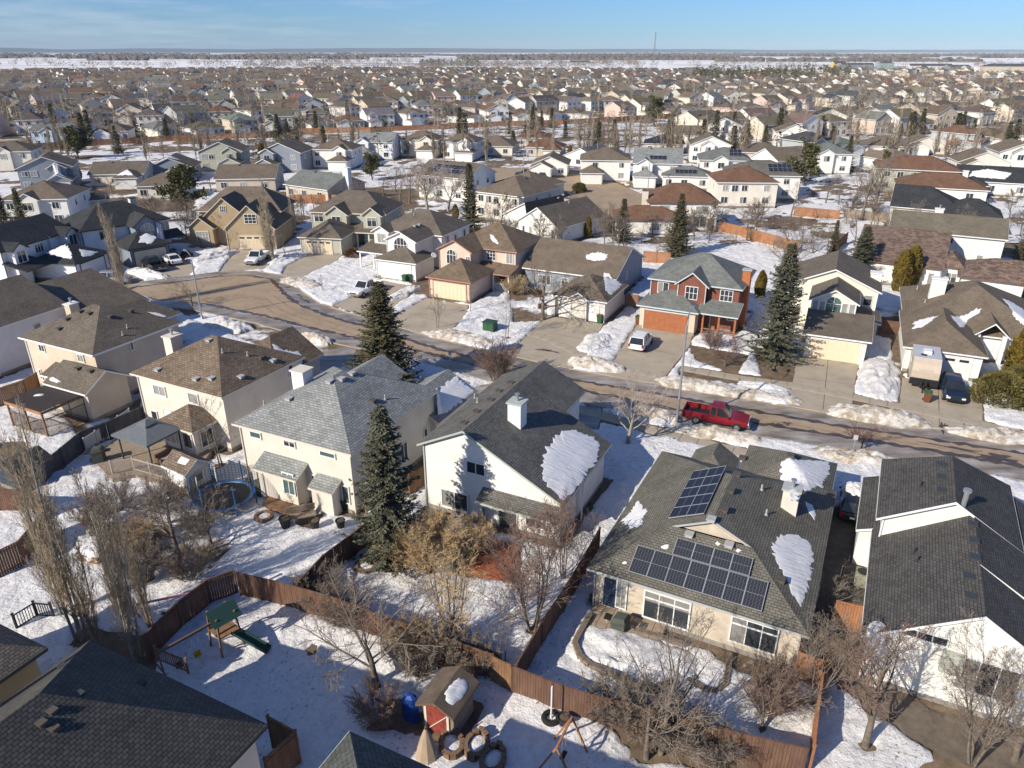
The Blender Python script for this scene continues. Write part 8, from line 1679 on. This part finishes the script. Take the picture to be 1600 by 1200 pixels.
for i in range(1500): # tree belts at the edge of town and beyond
    py = trng.choice((trng.uniform(96, 99.5), trng.uniform(100, 104), trng.uniform(104, 109))); px = trng.uniform(380, 1000) if trng.random() < .55 else trng.uniform(-50, 1650)
    x, y = G(px, py)
    if float(fbm(np.array(x / 260.0), np.array(y / 260.0), 3)) < .42: continue
    blades(bm_, x, y, trng.uniform(7, 13), 5.0, 16, 4.0, .5)
for nm, mb, mt, lb in (('distant_bare_trees', bm_, TWIG, 'haze of leafless trees spread through the far half of the town'), ('distant_poplars', pm_, TWIGP, 'thin leafless poplars scattered through the far town'), ('distant_spruces', sm_, NEEDLE, 'dark spruces and spruce stands scattered through the far town')):
    o = put(nm, mb.mesh(nm, mt)); tag(o, lb, 'trees', None, 'stuff')
# woods on the plain beyond the fields: long low irregular belts
wb = MB()
for i in range(95):
    y = trng.uniform(2300, 7500); x = trng.uniform(-.75, .75) * y; L = trng.uniform(120, 900); n = int(L / 22); hh_ = trng.uniform(9, 15)
    for j in range(n):
        for q in range(2):
            xx, yy = x + j * 22 + trng.uniform(-8, 8), y + trng.uniform(-25, 25); h_ = hh_ * trng.uniform(.6, 1.15); w_ = trng.uniform(9, 17); a = trng.uniform(0, 3.14)
            wb.lathe([(w_, 0), (w_ * .95, h_ * .5), (w_ * .55, h_ * .92), (0, h_)], 6, 0, (xx, yy, -.2), 1, .7)
o = put('far_woods', wb.mesh('far_woods', simple('far_wood_crowns', (.13, .105, .085), .95, .4, .02))); tag(o, 'low grey-brown woods on the snowy plain', 'woods', None, 'stuff')
# ------------------------------------------------------------------ mast and big buildings at the edge of town
x, y = G(1021, 99); Hm = Zat(x, y, 50); r = thing('radio_mast', 'slim lattice radio mast rising above the horizon', 'mast', (x, y, 0)); b = MB(); n = 22
for k in range(3):
    a = k * 2.094; b.tube([(3.2 * math.cos(a), 3.2 * math.sin(a), 0), (.9 * math.cos(a), .9 * math.sin(a), Hm)], .28, 4)
for i in range(n):
    z0, z1 = Hm * i / n, Hm * (i + 1) / n; r0, r1 = 3.2 - 2.3 * i / n, 3.2 - 2.3 * (i + 1) / n
    for k in range(3): a, c = k * 2.094, (k + 1) * 2.094; b.bar((r0 * math.cos(a), r0 * math.sin(a), z0), (r1 * math.cos(c), r1 * math.sin(c), z1), .2); b.bar((r1 * math.cos(a), r1 * math.sin(a), z1), (r1 * math.cos(c), r1 * math.sin(c), z1), .2)
put('lattice_tower', b.mesh('lattice_tower', simple('mast_steel', (.16, .17, .19), .6, .05)), r)
for i, z in enumerate((.97, .80, .62)):
    b = MB()
    for k in range(3): a = k * 2.094 + .5; b.box((2.0 * math.cos(a), 2.0 * math.sin(a), Hm * z), (.7, .7, 4.2)); b.bar((.8 * math.cos(a), .8 * math.sin(a), Hm * z), (2.0 * math.cos(a), 2.0 * math.sin(a), Hm * z), .25)
    put('antenna_panel', b.mesh('antenna_panel', GREYT), r)
for px, py, w_, d_, h_, c, kind, lb in [(1312, 106, 24, 16, 8, (.55, .40, .16), 'gx', 'yellow-walled building at the edge of the fields'), (1340, 107, 60, 18, 6, (.20, .26, .30), 'gx', 'long dark low building right of the yellow-walled one'), (1386, 107, 26, 18, 9, (.28, .38, .38), 'hip', 'turquoise building at the edge of the fields'), (1455, 109, 70, 20, 6, (.55, .53, .5), 'gx', 'long pale low building on the right horizon'), (1575, 118, 60, 18, 11, (.58, .50, .40), 'hip', 'tan apartment block at the far right'), (1500, 110, 40, 18, 5, (.2, .2, .22), 'gx', 'dark low building near the tan apartment block'), (905, 103, 40, 20, 7, (.5, .5, .52), 'gx', 'grey farm building in the snowy fields'), (495, 97, 50, 24, 9, (.75, .75, .76), 'gx', 'white hall far out on the snowy plain left of centre')]:
    x, y = G(px, py); h = House(lb, x, y, RNG.uniform(-15, 15), dmats[8], simple('edge_wall_%d' % px, c, .8, .05, .3), WHITE, 'large buildings at the edge of town', 'building', 'edge_building'); h.block(-w_ / 2, w_ / 2, 0, d_, h_, h_ + 3.5, 'x', 'gg' if kind == 'gx' else 'hh', hl=d_ / 2)
    for q in range(int(w_ / 6)): h.window('f', .35, -w_ / 2 + 4 + q * 6, h_ * .35, 2.4, 1.8, 2, gm=GLASS)
    h.done()
# ------------------------------------------------------------------ snow on the gardens, melted back from walls and trunks
for rect in FOOT: BARE.append((rect, .74))
for x, y, q in TRUNKS:
    BARE.append(([(x + q * math.cos(k * .7854 + .2), y + q * math.sin(k * .7854 + .2)) for k in range(8)], .8))
snow_cover('snow_cover', -78, 62, 20, 124, 0.3, BARE, 0.455)
snow_cover('snow_cover', -150, 150, 124.2, 240, 0.9, BARE, 0.24, 3)
snow_cover('snow_cover', -150, 150, 240.2, 430, 1.6, BARE + [(list(map(tuple, [fence_point(u)[0] + fn * 12 for u in range(-200, 700, 20)])) + [(400, 600), (-400, 600)], 1)], 0.20, 6)
# ------------------------------------------------------------------ the air: one even, thin haze round the whole place
hz = MB(); hz.box((0, 8600, 80), (36000, 18000, 170))
hm_ = bpy.data.materials.new('haze'); hm_.use_nodes = True; t = hm_.node_tree; t.nodes.clear(); o_ = t.nodes.new('ShaderNodeOutputMaterial'); pv = t.nodes.new('ShaderNodeVolumePrincipled')
pv.inputs['Color'].default_value = (0.70, 0.86, 1.0, 1); pv.inputs['Density'].default_value = 0.00005; pv.inputs['Anisotropy'].default_value = -0.25; t.links.new(pv.outputs[0], o_.inputs['Volume'])
hb = put('haze', hz.mesh('haze', hm_)); hb['kind'] = 'stuff'
